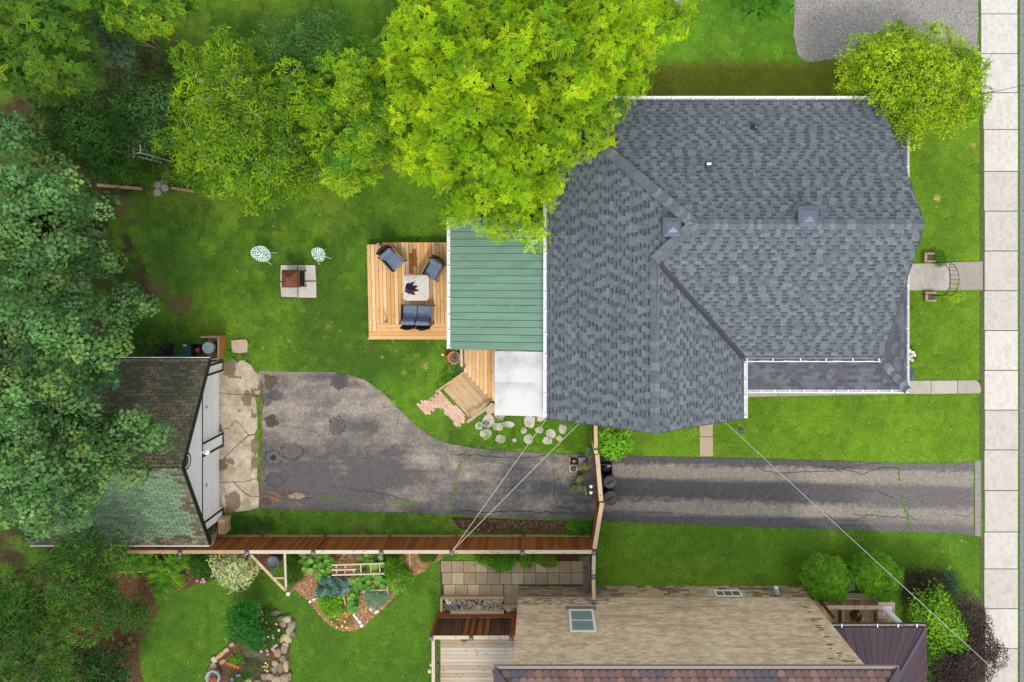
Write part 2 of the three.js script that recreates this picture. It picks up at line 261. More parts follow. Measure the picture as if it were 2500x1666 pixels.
{ // driveway: worn wheel tracks, patches, cracks
  const x0 = 620, x1 = 2400, y0 = 895, y1 = 1320, W = 2048, Hh = 512;
  const top = x => x < 1440 ? 1112 : 1113 + (x - 1440) * 0.021, bot = x => x < 1440 ? 1250 + (x - 640) * 0.025 : 1273 + (x - 1440) * 0.035;
  const cracks = []; const q = rng(41);
  const crack = (pts, w = 1) => { const l = []; for (let i = 1; i < pts.length; i++) { const [ax, ay] = pts[i - 1], [bx, by] = pts[i], n = Math.max(2, Math.hypot(bx - ax, by - ay) / 9 | 0); for (let k = 0; k < n; k++) l.push([lerp(ax, bx, k / n) + (q() - 0.5) * 5, lerp(ay, by, k / n) + (q() - 0.5) * 5]); } l.push(pts[pts.length - 1]); const xs = l.map(p => p[0]), ys = l.map(p => p[1]); cracks.push({ l, w, b: [Math.min(...xs) - 4, Math.max(...xs) + 4, Math.min(...ys) - 4, Math.max(...ys) + 4] }); };
  crack([[1850, 1128], [1853, 1146], [1895, 1156], [1990, 1152], [2060, 1150], [2110, 1158], [2150, 1140], [2190, 1144]], 1.2); crack([[2005, 1140], [2050, 1146], [2100, 1136], [2150, 1130]]); crack([[2000, 1250], [2030, 1262], [2010, 1266]], 0.8); crack([[2084, 1272], [2120, 1258], [2160, 1262], [2210, 1262], [2218, 1240]], 1.1); crack([[2080, 1257], [2130, 1260]]); crack([[2215, 1258], [2240, 1270]]); crack([[2330, 1256], [2368, 1262]], 0.7);
  crack([[900, 1150], [912, 1190], [890, 1205]], 0.8); crack([[850, 1195], [900, 1200], [960, 1212], [1010, 1228]], 0.9); crack([[640, 1205], [680, 1215], [720, 1222], [760, 1216]]); crack([[1120, 1246], [1180, 1250], [1260, 1248], [1320, 1252], [1390, 1254], [1440, 1250]], 1.4); crack([[1352, 1170], [1354, 1210], [1360, 1236], [1400, 1245]], 1.1); crack([[1360, 1160], [1380, 1215], [1374, 1232]], 0.8); crack([[1100, 1112], [1160, 1110], [1260, 1120], [1330, 1112]], 1.3); crack([[1200, 1126], [1280, 1150]], 0.7); crack([[690, 1040], [760, 1052], [800, 1080]], 0.6); crack([[960, 1070], [975, 1010]], 0.6); crack([[2090, 1195], [2140, 1200], [2180, 1216]], 0.8); crack([[642, 980], [636, 1050]], 1); crack([[690, 915], [690, 935], [700, 945]], 0.8);
  const patch = [[660, 932, 18, 20, [96, 82, 68], 1], [828, 932, 21, 18, [84, 84, 87], 0], [862, 938, 14, 7, [120, 100, 82], 1], [662, 1030, 17, 18, [88, 74, 60], 1], [823, 1040, 16, 20, [96, 95, 95], 0], [714, 1102, 24, 18, [100, 98, 97], 0], [668, 1118, 19, 17, [104, 102, 100], 0], [667, 1118, 8, 7, [58, 44, 36], 1], [670, 1174, 19, 16, [88, 88, 90], 0], [666, 1216, 22, 14, [122, 96, 78], 1], [706, 1206, 22, 12, [98, 78, 64], 1], [724, 1212, 22, 8, [150, 132, 116], 1], [650, 1225, 14, 10, [84, 70, 62], 1], [672, 965, 22, 18, [82, 82, 88], 2], [650, 975, 18, 22, [84, 84, 90], 2]];
  const t = tex(W, Hh, (i, j) => {
    const x = lerp(x0, x1, i / W), y = lerp(y1, y0, j / Hh), g = hash(i, j, 77), nA = fbm(x / 60, y / 40, 51, 5), nS = fbm(x / 160, y / 9, 52, 4), nF = fbm(x / 7, y / 7, 53, 3);
    const tp = top(x), v = (y - tp) / (bot(x) - tp), vv = v + (nS - 0.5) * 0.1 + (nF - 0.5) * 0.06;
    const light = [150, 142, 131], dark = [86, 84, 87];
    let tr = sst(0.08, 0.16, vv) * (1 - sst(0.27, 0.38, vv)) + sst(0.58, 0.7, vv) * (1 - sst(0.8, 0.9, vv));
    tr = clamp(tr * (0.7 + 0.6 * nA) + (nF - 0.5) * 0.5);
    let cr = mixc(dark, light, tr);
    if (x > 2040) cr = mixc(cr, [140, 136, 132], 0.4 * sst(2040, 2140, x));
    let wv = 0.5 + (nA - 0.5) * 1.9 + (nS - 0.5) * 0.5 + (nF - 0.5) * 0.5;
    wv += 0.32 * (1 - sst(960, 1020, y)) - 0.5 * sst(1040, 1110, y) * sst(1080, 900, x) - 0.2 * sst(1100, 1160, y); wv += 0.3 * sst(1105, 1118, y) * (1 - sst(1135, 1150, y)) * sst(900, 1000, x) + 0.25 * sst(1200, 1215, y) * (1 - sst(1225, 1245, y)) * sst(1250, 1350, x);
    const cl = mixc([94, 92, 93], [162, 152, 140], clamp(wv));
    let c = mixc(cl, cr, sst(1430, 1470, x));
    for (const [bx, by, rx, ry, pc, kind] of patch) { if (Math.abs(x - bx) > rx * 1.6 || Math.abs(y - by) > ry * 1.6) continue; const d = Math.hypot((x - bx) / rx, (y - by) / ry) + (nF - 0.5) * 0.7; if (d < 1) c = mixc(c, kind === 1 ? pc.map(z => z * (0.7 + 0.6 * g)) : pc, kind === 2 ? 0.7 * sst(1, 0.7, d) : sst(1, 0.86, d)); else if (d < 1.12 && kind === 0) c = mixc(c, [54, 52, 52], 0.8); }
    for (const k of cracks) { if (x < k.b[0] || x > k.b[1] || y < k.b[2] || y > k.b[3]) continue; const d = lineD(x, y, k.l); if (d < k.w) c = mixc(c, [44, 42, 42], 0.85 * sst(k.w, k.w * 0.4, d)); }
    const s = 0.74 + 0.36 * g + 0.3 * fbm(x / 3, y / 3, 57, 2); return c.map(z => z * s * 0.88);
  });
  t.wrapS = t.wrapT = THREE.ClampToEdgeWrapping;
  const g = slab(A_drive, -0.04, 0.02), p = g.attributes.position, uv = new Float32Array(p.count * 2);
  for (let i = 0; i < p.count; i++) { uv[2 * i] = (p.getX(i) - wx(x0)) / (wx(x1) - wx(x0)); uv[2 * i + 1] = (wz(y1) - p.getZ(i)) / (wz(y1) - wz(y0)); }
  g.setAttribute('uv', new THREE.BufferAttribute(uv, 2));
  structure('driveway', g, new THREE.MeshStandardMaterial({ map: t, roughness: 0.92, bumpMap: t, bumpScale: 0.006 }), true);
  const lip = slab([[2381, 1126], [2396, 1125], [2396, 1311], [2381, 1308]], -0.04, 0.026); structure('driveway_strip', lip, std(rgb(150, 146, 142), 0.92, { map: gFine, bumpMap: bFine, bumpScale: 0.008 }));

}

{ // broken concrete apron at the garage doors: five pieces split by cracks
  const ap = structure('concrete_apron', slab(A_apron.map(([x, y]) => [lerp(x, 580, 0.04), lerp(y, 1060, 0.01)]), -0.04, 0.012), std(rgb(82, 66, 48), 1, { map: gFine }));
  const y1 = 964, pieces = [
    [[528, 872], [556, 872], [578, 882], [594, 880], [612, 892], [622, 908], [632, 914], [635, 932], [636, 946], [632, 964], [580, 963], [566, 962], [528, 958]],
    [[528, 959.5], [566, 963.5], [580, 964.5], [622, 965.5], [622, 970], [626, 994], [628, 1020], [628, 1046], [620, 1060], [606, 1062], [592, 1042], [576, 1026], [560, 1045], [528, 1050]],
    [[528, 1051.5], [560, 1046.5], [576, 1028], [591, 1043], [605, 1063.5], [584, 1082], [560, 1104], [545, 1120], [528, 1128]],
    [[528, 1129.5], [546, 1121.5], [561, 1105.5], [585, 1083.5], [607, 1065], [620, 1062], [630, 1075], [627, 1120], [627, 1168], [596, 1176], [566, 1177], [528, 1178]],
    [[528, 1179.5], [566, 1178.5], [570, 1178.5], [590, 1200], [606, 1212], [632, 1214], [630, 1240], [608, 1246], [575, 1251], [548, 1252], [524, 1246]],
    [[572, 1178.3], [596, 1177.5], [627, 1169.6], [630, 1180], [632, 1212.4], [608, 1210.5], [592, 1199]]];
  const ct = tex(256, 512, (i, j) => { const n = fbm(i / 40, j / 40, 61, 5), f = fbm(i / 9, j / 9, 62, 3), k = 0.85 + 0.3 * hash(i, j, 63); let c = mixc([150, 134, 112], [206, 196, 180], clamp(n * 1.2 + (f - 0.5) * 0.7 - 0.1)); if (fbm(i / 60, j / 60, 64, 4) > 0.62) c = mixc(c, [92, 74, 56], 0.6); return c.map(z => z * k); });
  ct.repeat.set(1 / 3, 1 / 6); const cm = new THREE.MeshStandardMaterial({ map: ct, roughness: 0.92, bumpMap: bFine, bumpScale: 0.006 });
  for (const p of pieces) mesh('slab', slab(p, -0.03, 0.03), cm, ap);
}
{ // pavement of cast slabs along the road
  const sw = structure('sidewalk', box(wx(2393), wx(2486), -0.05, 0.02, wz(-400), wz(2050)), std(rgb(92, 96, 60), 1, { map: gFine }));
  const ys = [-260, -160, -62, 35, 132, 227, 317, 419, 516, 613, 710, 807, 904, 1001, 1098, 1197, 1298, 1388, 1485, 1582, 1680, 1778, 1876];
  for (let i = 1; i < ys.length; i++) {
    const a = ys[i - 1] + 0.9, b = ys[i] - 0.9, xo = b < 235 ? -7 : i < 8 ? -1 + (i - 6) * 0.5 : 1, xl = 2401 + xo + rr(-1, 1), xr = 2482 + (b < 235 ? 0 : 1) + rr(-0.5, 0.5), br = b < 235 ? rgb(206, 205, 200) : pick([rgb(204, 200, 193), rgb(197, 192, 185), rgb(209, 205, 198)]);
    const g = new RoundedBoxGeometry(PM(xr - xl), 0.1, PM(b - a), 1, 0.012); g.translate(wx((xl + xr) / 2), 0.02 + rr(-0.006, 0.006), wz((a + b) / 2));
    mesh('slab', colored(boxUV(g, R() * 9, R() * 9), br), M.concrete, sw, true);
  }
  structure('road', box(wx(2489), wx(2489) + 9, -0.12, 0.03, wz(-700), wz(2400)), M.asphalt);
}
{ // stony lot next door
  const gl = structure('gravel_lot', slab(A_gravel, -0.03, 0.015), std(rgb(158, 153, 150), 1, { map: gFine, bumpMap: bMid, bumpScale: 0.02 }));
  const g = new THREE.DodecahedronGeometry(1, 0), n = 15000, im = new THREE.InstancedMesh(g, std([1, 1, 1], 0.95), n), m = new THREE.Matrix4(), e = new THREE.Euler(), qn = new THREE.Quaternion(); let k = 0, c = new THREE.Color();
  while (k < n) { const x = rr(1934, 2392), y = rr(-60, 154); if (!inPoly(x, y, A_gravel) && R() > 0.02) continue; const s = rr(0.008, 0.026); qn.setFromEuler(e.set(R() * 6, R() * 6, R() * 6)); m.compose(V(wx(x), 0.015 + s * 0.3, wz(y)), qn, V(s, s * 0.6, s)); im.setMatrixAt(k, m); const b = rr(0.2, 0.6); im.setColorAt(k, c.setRGB(b, b * 0.97, b * 0.95)); k++; }
  im.name = 'gravel'; im.userData = { label: 'loose grey gravel of the parking lot beside the sidewalk', category: 'gravel', kind: 'stuff' }; im.castShadow = im.receiveShadow = true; scene.add(im);
}
function slabs(name, list, h, tones, label, cat) {
  const o = structure(name, slab(list.base, -0.03, 0.008), std(rgb(84, 84, 52), 1, { map: gFine }));
  for (const p of list.pieces) mesh('slab', colored(boxUV(slab(p, -0.02, h), R() * 9, R() * 9), pick(tones)), M.concrete, o, true);
  return o;
}
const grey1 = [rgb(180, 174, 164), rgb(172, 166, 156), rgb(188, 182, 172)];
slabs('front_walk', { base: A_walk, pieces: [[[2160, 646], [2318, 642], [2318, 709], [2160, 709]], [[2319.5, 641], [2400, 638.5], [2400, 708], [2319.5, 709]]] }, 0.03, [rgb(160, 154, 144), rgb(182, 176, 168)]);
slabs('side_walk', { base: A_side, pieces: [[[1816, 955], [1900, 955], [1900, 968], [1816, 970]], [[1901.5, 955], [2040, 955], [2040, 965], [1901.5, 968]], [[2041.5, 955], [2216, 955], [2216, 962], [2041.5, 965]], [[2217.5, 930.5], [2273, 930], [2273, 962], [2217.5, 962]], [[2274.5, 930], [2337, 929.5], [2337, 961.5], [2274.5, 962]], [[2338.5, 929.5], [2384, 929], [2392, 937], [2396, 952], [2394, 961], [2338.5, 961.5]]] }, 0.03, grey1);
slabs('stone_path', { base: [[1708, 1030], [1741, 1030], [1741, 1114], [1708, 1114]], pieces: [[[1708, 1020], [1741, 1020], [1740.5, 1066], [1708.5, 1066]], [[1708.5, 1067.5], [1740.5, 1067.5], [1741, 1114], [1709, 1115]]] }, 0.03, [rgb(190, 172, 146), rgb(182, 164, 140)]);
slabs('fire_pit_pad', { base: A_pad, pieces: [[[685, 648], [725, 647.5], [725, 685], [684, 686]], [[727.5, 647.5], [769, 648], [771, 685], [727.5, 685]], [[684, 689], [725, 688], [726, 726], [686, 725]], [[728, 688], [771, 688], [772, 727], [728, 727]]] }, 0.04, [rgb(206, 202, 194), rgb(198, 194, 186)]);
slabs('stepping_slab', { base: A_paver, pieces: [[[564, 832], [582, 830], [600, 829], [604, 836], [603, 860], [584, 863], [566, 861]]] }, 0.05, [rgb(196, 176, 156)]);
{ // neighbour's patio of square slabs
  const o = structure('patio', slab(A_patio, -0.03, 0.006), std(rgb(70, 64, 46), 1, { map: gFine })), tones = [rgb(156, 140, 112), rgb(164, 148, 122), rgb(146, 132, 106), rgb(170, 156, 128)];
  const cell = (x0, x1, y0, y1) => mesh('slab', colored(boxUV(slab([[x0 + 0.6, y0 + 0.6], [x1 - 0.6, y0 + 0.6], [x1 - 0.6, y1 - 0.6], [x0 + 0.6, y1 - 0.6]], -0.02, 0.03 + rr(-0.004, 0.004)), R() * 9, R() * 9), pick(tones)), M.concrete, o, true);
  for (let i = 0; i < 12; i++) { const x = 1073 + i * 29.25; cell(Math.max(x, 1076), x + 29.25, 1370, 1398.5); cell(Math.max(x + 1, 1079), x + 30.2, 1398.5, 1428); }
  for (let i = 0; i < 5; i++) cell(1083 + i * 29.2, 1112.2 + i * 29.2, 1428, 1457.5);
  cell(1230, 1267, 1428, 1477);
}
// ---------- the grey-roofed house ----------
const he = 2.94, hs = 0.601;
const xl = wx(1335, he), xr = wx(2151, he), zt = wz(243, he), zl = wz(876, he), zb = wz(1022, he), xe = wx(1817, he);
const half = (zl - zt) / 2, zm = (zl + zt) / 2, hr = he + hs * half, xm = (xl + xe) / 2, hr2 = he + hs * (xm - xl), zJ = zl - (xm - xl);
function face(eave, u, up, slope, poly, course) { // a roof plane: eave point, run of the eave, way up (horizontal), outline [x, z]
  const c = Math.cos(Math.atan(slope)), s = Math.sin(Math.atan(slope)), Vv = up.clone().multiplyScalar(c).setY(s), N = Vv.clone().cross(u).normalize(); if (N.y < 0) N.negate();
  const uv = poly.map(([x, z]) => { const d = V(x - eave.x, 0, z - eave.z); return [d.dot(u), d.dot(up) / c]; });
  const at = (a, b, n = 0) => eave.clone().addScaledVector(u, a).addScaledVector(Vv, b).addScaledVector(N, n);
  const span = v => { let lo = 1e9, hi = -1e9; for (let i = 0, j = uv.length - 1; i < uv.length; j = i++) { const [a0, b0] = uv[j], [a1, b1] = uv[i]; if ((b0 - v) * (b1 - v) <= 0 && b0 !== b1) { const a = a0 + (a1 - a0) * (v - b0) / (b1 - b0); lo = Math.min(lo, a); hi = Math.max(hi, a); } } return lo < hi ? [lo, hi] : null; };
  return { at, span, N, u, Vv, vmax: Math.max(...uv.map(q => q[1])), poly, hAt: (x, z) => eave.y + slope * V(x - eave.x, 0, z - eave.z).dot(up) };
}
const isCCW = (q, N) => q[1].clone().sub(q[0]).cross(q[2].clone().sub(q[0])).dot(N) > 0;
function quad(f, a0, a1, b0, b1, n, t, c, list, pri = 1) { // clipped to the face
  const s0 = f.span(b0 + 1e-4), s1 = f.span(b1 - 1e-4); if (!s0 || !s1) return;
  const p = [Math.max(a0, s0[0]), Math.min(a1, s0[1])], r = [Math.max(a0, s1[0]), Math.min(a1, s1[1])];
  if (p[1] - p[0] < 0.02 && r[1] - r[0] < 0.02) return; if (p[1] < p[0]) p[0] = p[1] = (r[0] + r[1]) / 2; if (r[1] < r[0]) r[0] = r[1] = clamp((p[0] + p[1]) / 2, s1[0], s1[1]);
  let q = [f.at(p[0], b0, n), f.at(p[1], b0, n), f.at(r[1], b1, n - 0.004), f.at(r[0], b1, n - 0.004)]; if (!isCCW(q, f.N)) q = [q[1], q[0], q[3], q[2]];
  list.push({ q, N: f.N, t, c, pri: pri * quadArea(q) });
}
const toneA = [rgb(105, 115, 122), rgb(110, 121, 127), rgb(101, 110, 118), rgb(114, 125, 131), rgb(107, 116, 124), rgb(98, 106, 114), rgb(109, 119, 125), rgb(103, 110, 119)];
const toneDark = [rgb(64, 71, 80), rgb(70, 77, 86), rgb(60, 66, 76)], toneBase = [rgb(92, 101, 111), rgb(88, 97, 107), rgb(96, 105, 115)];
function shingleFace(f, teeth, field, exp = 0.15, tones = toneA) {
  for (let b = 0; b < f.vmax - 0.02; b += exp) {
    const b1 = Math.min(b + exp, f.vmax - 0.005), s = f.span(b + 1e-3), s2 = f.span(b1 - 2e-3); if (!s || !s2) continue; const lo = Math.min(s[0], s2[0]), hi = Math.max(s[1], s2[1]);
    for (let a = lo - R() * 0.5; a < hi;) { const w = rr(0.6, 1); quad(f, a, a + w, b, b1, 0.0, 0.006, pick(toneBase), field); a += w; }
    for (let a = lo - R() * 0.4; a < hi;) {
      const w = rr(0.16, 0.34), gap = rr(0.13, 0.26);
      quad(f, a, a + w, b - 0.004, b1, 0.006, 0.009, pick(tones), teeth);
      if (R() < 0.92) quad(f, a + w, a + w + gap, b + exp * rr(0.55, 0.66), b1, 0.0065, 0.002, pick(toneDark), field);  // dark printed band; stands in for shade under the course edge above
      a += w + gap;
    }
  }
}
function caps(parent, a, b, na, nb, w, tones, step = 0.14) { // saddle pieces over a ridge or hip from a to b; na, nb: ways down the two sides
  const d = b.clone().sub(a), L = d.length(), n = Math.max(1, Math.round(L / step)), ds = L / n; d.normalize();
  for (let i = 0; i < n; i++) {
    const p = a.clone().addScaledVector(d, i * ds), q = p.clone().addScaledVector(d, ds + 0.03), l0 = 0.014, l1 = 0.02, o = [];
    const put = (...l) => { for (const v of l) o.push(v.x, v.y, v.z); };
    const e = (s, nn, k, y) => s.clone().addScaledVector(nn, k).add(V(0, y, 0));
    const up0 = 0.03, c0 = e(p, na, 0, up0 + l1), c1 = e(q, na, 0, up0 + l0), A0 = e(p, na, w, up0 + l1 - 0.004), A1 = e(q, na, w, up0 + l0 - 0.004), B0 = e(p, nb, w, up0 + l1 - 0.004), B1 = e(q, nb, w, up0 + l0 - 0.004);
    const dn = v => v.clone().add(V(0, -0.03, 0));
    put(c0, A0, A1, c0, A1, c1, c0, B1, B0, c0, c1, B1, A0, dn(A0), dn(A1), A0, dn(A1), A1, B0, dn(B1), dn(B0), B0, B1, dn(B1), c0, dn(c0), A0, dn(c0), dn(A0), A0, c0, B0, dn(c0), dn(c0), B0, dn(B0));
    const g = tri(o); mesh('ridge_cap', colored(g, pick(tones)), M.shingle, parent);
  }
}
const capTone = [rgb(100, 109, 116), rgb(104, 113, 120), rgb(98, 107, 114), rgb(116, 127, 134), rgb(102, 111, 119), rgb(96, 105, 113)];
function gutter(parent, a, b, out, m = M.whitePlain, w = 0.11, step = 0.75, br = true, inner = M.gutterIn) { // open trough from a to b along the eave; out: away from the roof
  const g = sub(parent, 'gutter'), o = out.clone().multiplyScalar(w), lip = out.clone().multiplyScalar(w + 0.012);
  mesh('trough', [beam(a.clone().add(lip).add(V(0, -0.045, 0)), b.clone().add(lip).add(V(0, -0.045, 0)), 0.024, 0.11), beam(a.clone().addScaledVector(out, 0.006).add(V(0, -0.06, 0)), b.clone().addScaledVector(out, 0.006).add(V(0, -0.06, 0)), 0.012, 0.09)], m, g, true);
  mesh('trough_bottom', beam(a.clone().addScaledVector(out, w / 2 + 0.008).add(V(0, -0.098, 0)), b.clone().addScaledVector(out, w / 2 + 0.008).add(V(0, -0.098, 0)), w - 0.01, 0.012), inner, g, true);
  if (!br) return g; const L = a.distanceTo(b), n = Math.max(1, Math.floor(L / step));
  for (let i = 0; i <= n; i++) { const t = clamp((i + 0.15) / (n + 0.3) + rr(-0.1, 0.1) / n, 0.01, 0.99), p = a.clone().lerp(b, t); mesh('bracket', beam(p.clone().add(V(0, 0.006, 0)).addScaledVector(out, -0.01), p.clone().add(V(0, 0.006, 0)).addScaledVector(out, w + 0.026), 0.034, 0.012), m, g, true); }
  return g;
}
const house = thing('house', 'house with grey shingle roof, white gutters and wraparound porch roof beside the driveway', 'house');
{
  const ov = 0.36, wl = he - 0.12;
  mesh('wall', prism([[xl + ov, zt + ov], [xr - ov, zt + ov], [xr - ov, zl - ov], [xe - ov, zl - ov], [xe - ov, zb - 0.22], [xl + ov, zb - 0.22]], 0.0, wl), M.siding, house);
  // gable ends
  const gab = (pts) => { const o = []; for (const k of [0, 1, 2]) o.push(...pts[k]); return tri(o); };
  mesh('gable_wall', gab([[xl + ov, wl, zb - 0.22], [xe - ov, wl, zb - 0.22], [xm, hr2 - 0.3, zb - 0.22]]), M.siding, house);
  mesh('gable_wall', gab([[xr - ov, wl, zl - ov], [xr - ov, wl, zt + ov], [xr - ov, hr - 0.36, zm]]), M.siding, house);
  const roof = sub(house, 'roof'), X = V(1, 0, 0), Z = V(0, 0, 1), NX = V(-1, 0, 0), NZ = V(0, 0, -1);
  const fN = face(V(xl, he, zt), X, Z, hs, [[xl, zt], [xr, zt], [xr, zm], [xl + half, zm]]);
  const fS = face(V(xl, he, zl), X, NZ, hs, [[xl + half, zm], [xr, zm], [xr, zl], [xe, zl], [xm, zJ]]);
  const fW = face(V(xl, he, zt), Z, X, hs, [[xl, zt], [xl + half, zm], [xm, zJ], [xm, zb], [xl, zb]]);
  const fE = face(V(xe, he, zt), Z, NX, hs, [[xm, zJ], [xe, zl], [xe, zb], [xm, zb]]);
  for (const f of [fN, fS, fW, fE]) mesh('roof_deck', prism(f.poly, -0.06, 0.0, (x, z) => f.hAt(x, z) + 0.001), M.roofDeck, roof);
  // lower roof round the front and the drive side
  const hp = 2.42, xp = wx(2214, hp), zp = wz(952, hp), ztp = wz(312, hp), ps = 0.36, xw = xr - ov, zw = zl - ov, hpAtX = hp + ps * (xp - xw);
  const gS = face(V(xe, hp, zp), X, NZ, ps, [[xe + 0.02, zp], [xp, zp], [xw + 0.01, zp - (xp - xw)], [xe + 0.02, zp - (xp - xw)]]);
  const gE = face(V(xp, hp, ztp), Z, NX, ps, [[xp, ztp], [xp, zp], [xw + 0.01, zp - (xp - xw)], [xw + 0.01, ztp + (xp - xw)]]);
  const gN = face(V(xe, hp, ztp), X, Z, ps, [[xw - 0.2, ztp], [xp, ztp], [xw + 0.01, ztp + (xp - xw)], [xw - 0.2, ztp + (xp - xw)]]);
  const porchRoof = sub(house, 'porch_roof');
  for (const f of [gS, gE, gN]) mesh('roof_deck', prism(f.poly, -0.06, 0, (x, z) => f.hAt(x, z) + 0.001), M.roofDeck, porchRoof);
  const teeth = [], field = [], pt = [], pf = [];
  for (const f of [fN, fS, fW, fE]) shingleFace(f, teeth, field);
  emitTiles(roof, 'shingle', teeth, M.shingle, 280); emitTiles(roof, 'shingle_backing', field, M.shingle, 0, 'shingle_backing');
  const toneP = [rgb(82, 84, 94), rgb(90, 93, 104), rgb(76, 78, 88), rgb(98, 102, 112), rgb(86, 87, 98), rgb(102, 106, 116)];
  for (const f of [gS, gE, gN]) for (let b = 0; b < f.vmax - 0.03; b += 0.15) { const s = f.span(b + 1e-3); if (!s) continue; for (let a = s[0] - R() * 0.4; a < s[1];) { const w = rr(0.16, 0.36); quad(f, a, a + w, b, Math.min(b + 0.15, f.vmax - 0.005), 0.001, rr(0.006, 0.014), pick(toneP), pt); a += w; } }
  emitTiles(porchRoof, 'shingle', pt, M.shingle, 280);
  // ridge and hip pieces
  const sl = Math.hypot(1, hs), dn = (x, z) => V(x, -hs, z).multiplyScalar(1 / sl);
  caps(roof, V(xr - 0.02, hr, zm), V(xl + half, hr, zm), dn(0, 1), dn(0, -1), 0.2, capTone);
  caps(roof, V(xm, hr2, zb - 0.0), V(xm, hr2, zJ), dn(-1, 0), dn(1, 0), 0.19, capTone);
  const hipD = (a, b) => V(a, -hs * 0.5, b).normalize();
  caps(roof, V(xl, he, zt), V(xl + half, hr, zm), V(0.45, -0.02, -1).normalize().multiplyScalar(1), V(-1, -0.02, 0.45).normalize(), 0.2, capTone, 0.17);
  caps(roof, V(xm, hr2, zJ), V(xl + half, hr, zm), V(-1, -0.02, -0.45).normalize(), V(0.45, -0.02, 1).normalize(), 0.2, capTone, 0.17);
  caps(porchRoof, V(xp, hp, zp), V(xw, hpAtX, zp - (xp - xw)), V(0.9, -0.05, -0.45).normalize(), V(-0.45, -0.05, 0.9).normalize(), 0.16, [rgb(104, 110, 124), rgb(84, 88, 102), rgb(118, 126, 138)], 0.22);
  caps(porchRoof, V(xp, hp, ztp), V(xw, hpAtX, ztp + (xp - xw)), V(0.9, -0.05, 0.45).normalize(), V(-0.45, -0.05, -0.9).normalize(), 0.16, [rgb(84, 88, 102), rgb(104, 110, 124)], 0.22);
  { // open metal valley
    const a = V(xm + 0.05, hr2 + 0.0, zJ + 0.05), b = V(xe, he, zl), o = [], w = 0.15, put = (...l) => { for (const v of l) o.push(v.x, v.y, v.z); };
    const e = (p, sx) => sx > 0 ? V(p.x + w, p.y + 0.03, p.z - w * 0.1) : V(p.x - w * 0.1, p.y + 0.03, p.z + w);
    const c = p => V(p.x, p.y + 0.026, p.z), up = V(0, 0.0, 0);
    // each wing lies on its own slope
    const wing = (dx, dz) => { const q = p => V(p.x + dx, he + 0.026 + hs * (dz < 0 ? zl - (p.z + dz) : xe - (p.x + dx)), p.z + dz); const A = c(a), B = c(b), A2 = q(a), B2 = q(b); if (dz < 0) put(A, B, B2, A, B2, A2); else put(A, B2, B, A, A2, B2); };
    wing(0.03, -w * 0.72); wing(-w * 0.72, 0.03); mesh('valley_flashing', tri(o), M.valley, roof);
  }
  { // barge boards on the two gables
    for (const [a, b] of [[V(xl, he - 0.07, zb + 0.012), V(xm, hr2 - 0.07, zb + 0.012)], [V(xe, he - 0.07, zb + 0.012), V(xm, hr2 - 0.07, zb + 0.012)], [V(xr + 0.012, he - 0.07, zt), V(xr + 0.012, hr - 0.07, zm)], [V(xr + 0.012, he - 0.07, zl), V(xr + 0.012, hr - 0.07, zm)]]) mesh('barge_board', beam(a, b, 0.02, 0.14), M.charcoal, house, true);
  }
  gutter(house, V(xl + 0.1, he, zt), V(xr, he, zt), NZ, M.whitePlain, 0.1, 0.75);
  gutter(house, V(xe + 0.05, he, zl), V(xr, he, zl), Z, M.whitePlain, 0.1, 0.9);
  gutter(house, V(xl, he, zt + 0.2), V(xl, he, zb), NX, M.whitePlain, 0.1, 0.75);
  gutter(house, V(xe, he, zl + 0.12), V(xe, he, zb), X, M.whitePlain, 0.1, 0.6);
  gutter(house, V(xe + 0.12, hp, zp), V(xp + 0.1, hp, zp), Z, M.whitePlain, 0.1, 0.55);
  gutter(house, V(xp, hp, ztp - 0.1), V(xp, hp, zp), X, M.whitePlain, 0.07, 0.72);
  gutter(house, V(xw - 0.2, hp, ztp), V(xp, hp, ztp), NZ, M.whitePlain, 0.07, 0.7);
  // porch posts and floor
  for (const [x, z] of [[xp - 0.25, zp - 0.25], [xp - 0.25, zm - 1.2], [xp - 0.25, zm + 1.3], [xp - 0.25, ztp + 0.25], [xe + 2.4, zp - 0.25]]) mesh('porch_post', box(x - 0.07, x + 0.07, 0.3, hp - 0.02, z - 0.07, z + 0.07), M.white, house);
  mesh('porch_floor', box(xw, xp - 0.1, 0, 0.3, ztp + 0.1, zp - 0.1), M.oldWood[0], house);
  // vents
  const onN = (px, py) => { let h = 4; for (let i = 0; i < 30; i++) { const p = P(px, py, h); h = lerp(h, fN.hAt(p.x, p.z), 0.5); } return P(px, py, h); };
  const onW = (px, py) => { let h = 4; for (let i = 0; i < 30; i++) { const p = P(px, py, h); h = lerp(h, fW.hAt(p.x, p.z), 0.5); } return P(px, py, h); };
  const vent = (p, s) => { const v = sub(house, 'roof_vent'), y = p.y + 0.34, q = [], b = s / 2, i = s * 0.31; mesh('vent_neck', box(p.x - s * 0.33, p.x + s * 0.33, p.y - 0.3, y - 0.05, p.z - s * 0.33, p.z + s * 0.33), M.ventDark, v);
    const put = (...l) => { for (const k of l) q.push(p.x + k[0], k[1], p.z + k[2]); };
    for (let k = 0; k < 4; k++) { const r = a => { const [x, h, z] = a; return [[x, h, z], [-z, h, x], [-x, h, -z], [z, h, -x]][k]; }; const A = r([-b, y - 0.06, b]), B = r([b, y - 0.06, b]), C = r([i, y + 0.02, i]), D = r([-i, y + 0.02, i]), E = r([0, y + 0.09, 0]), A2 = r([-b, y - 0.11, b]), B2 = r([b, y - 0.11, b]); put(A, B, C, A, C, D, D, C, E, A2, B2, B, A2, B, A); }
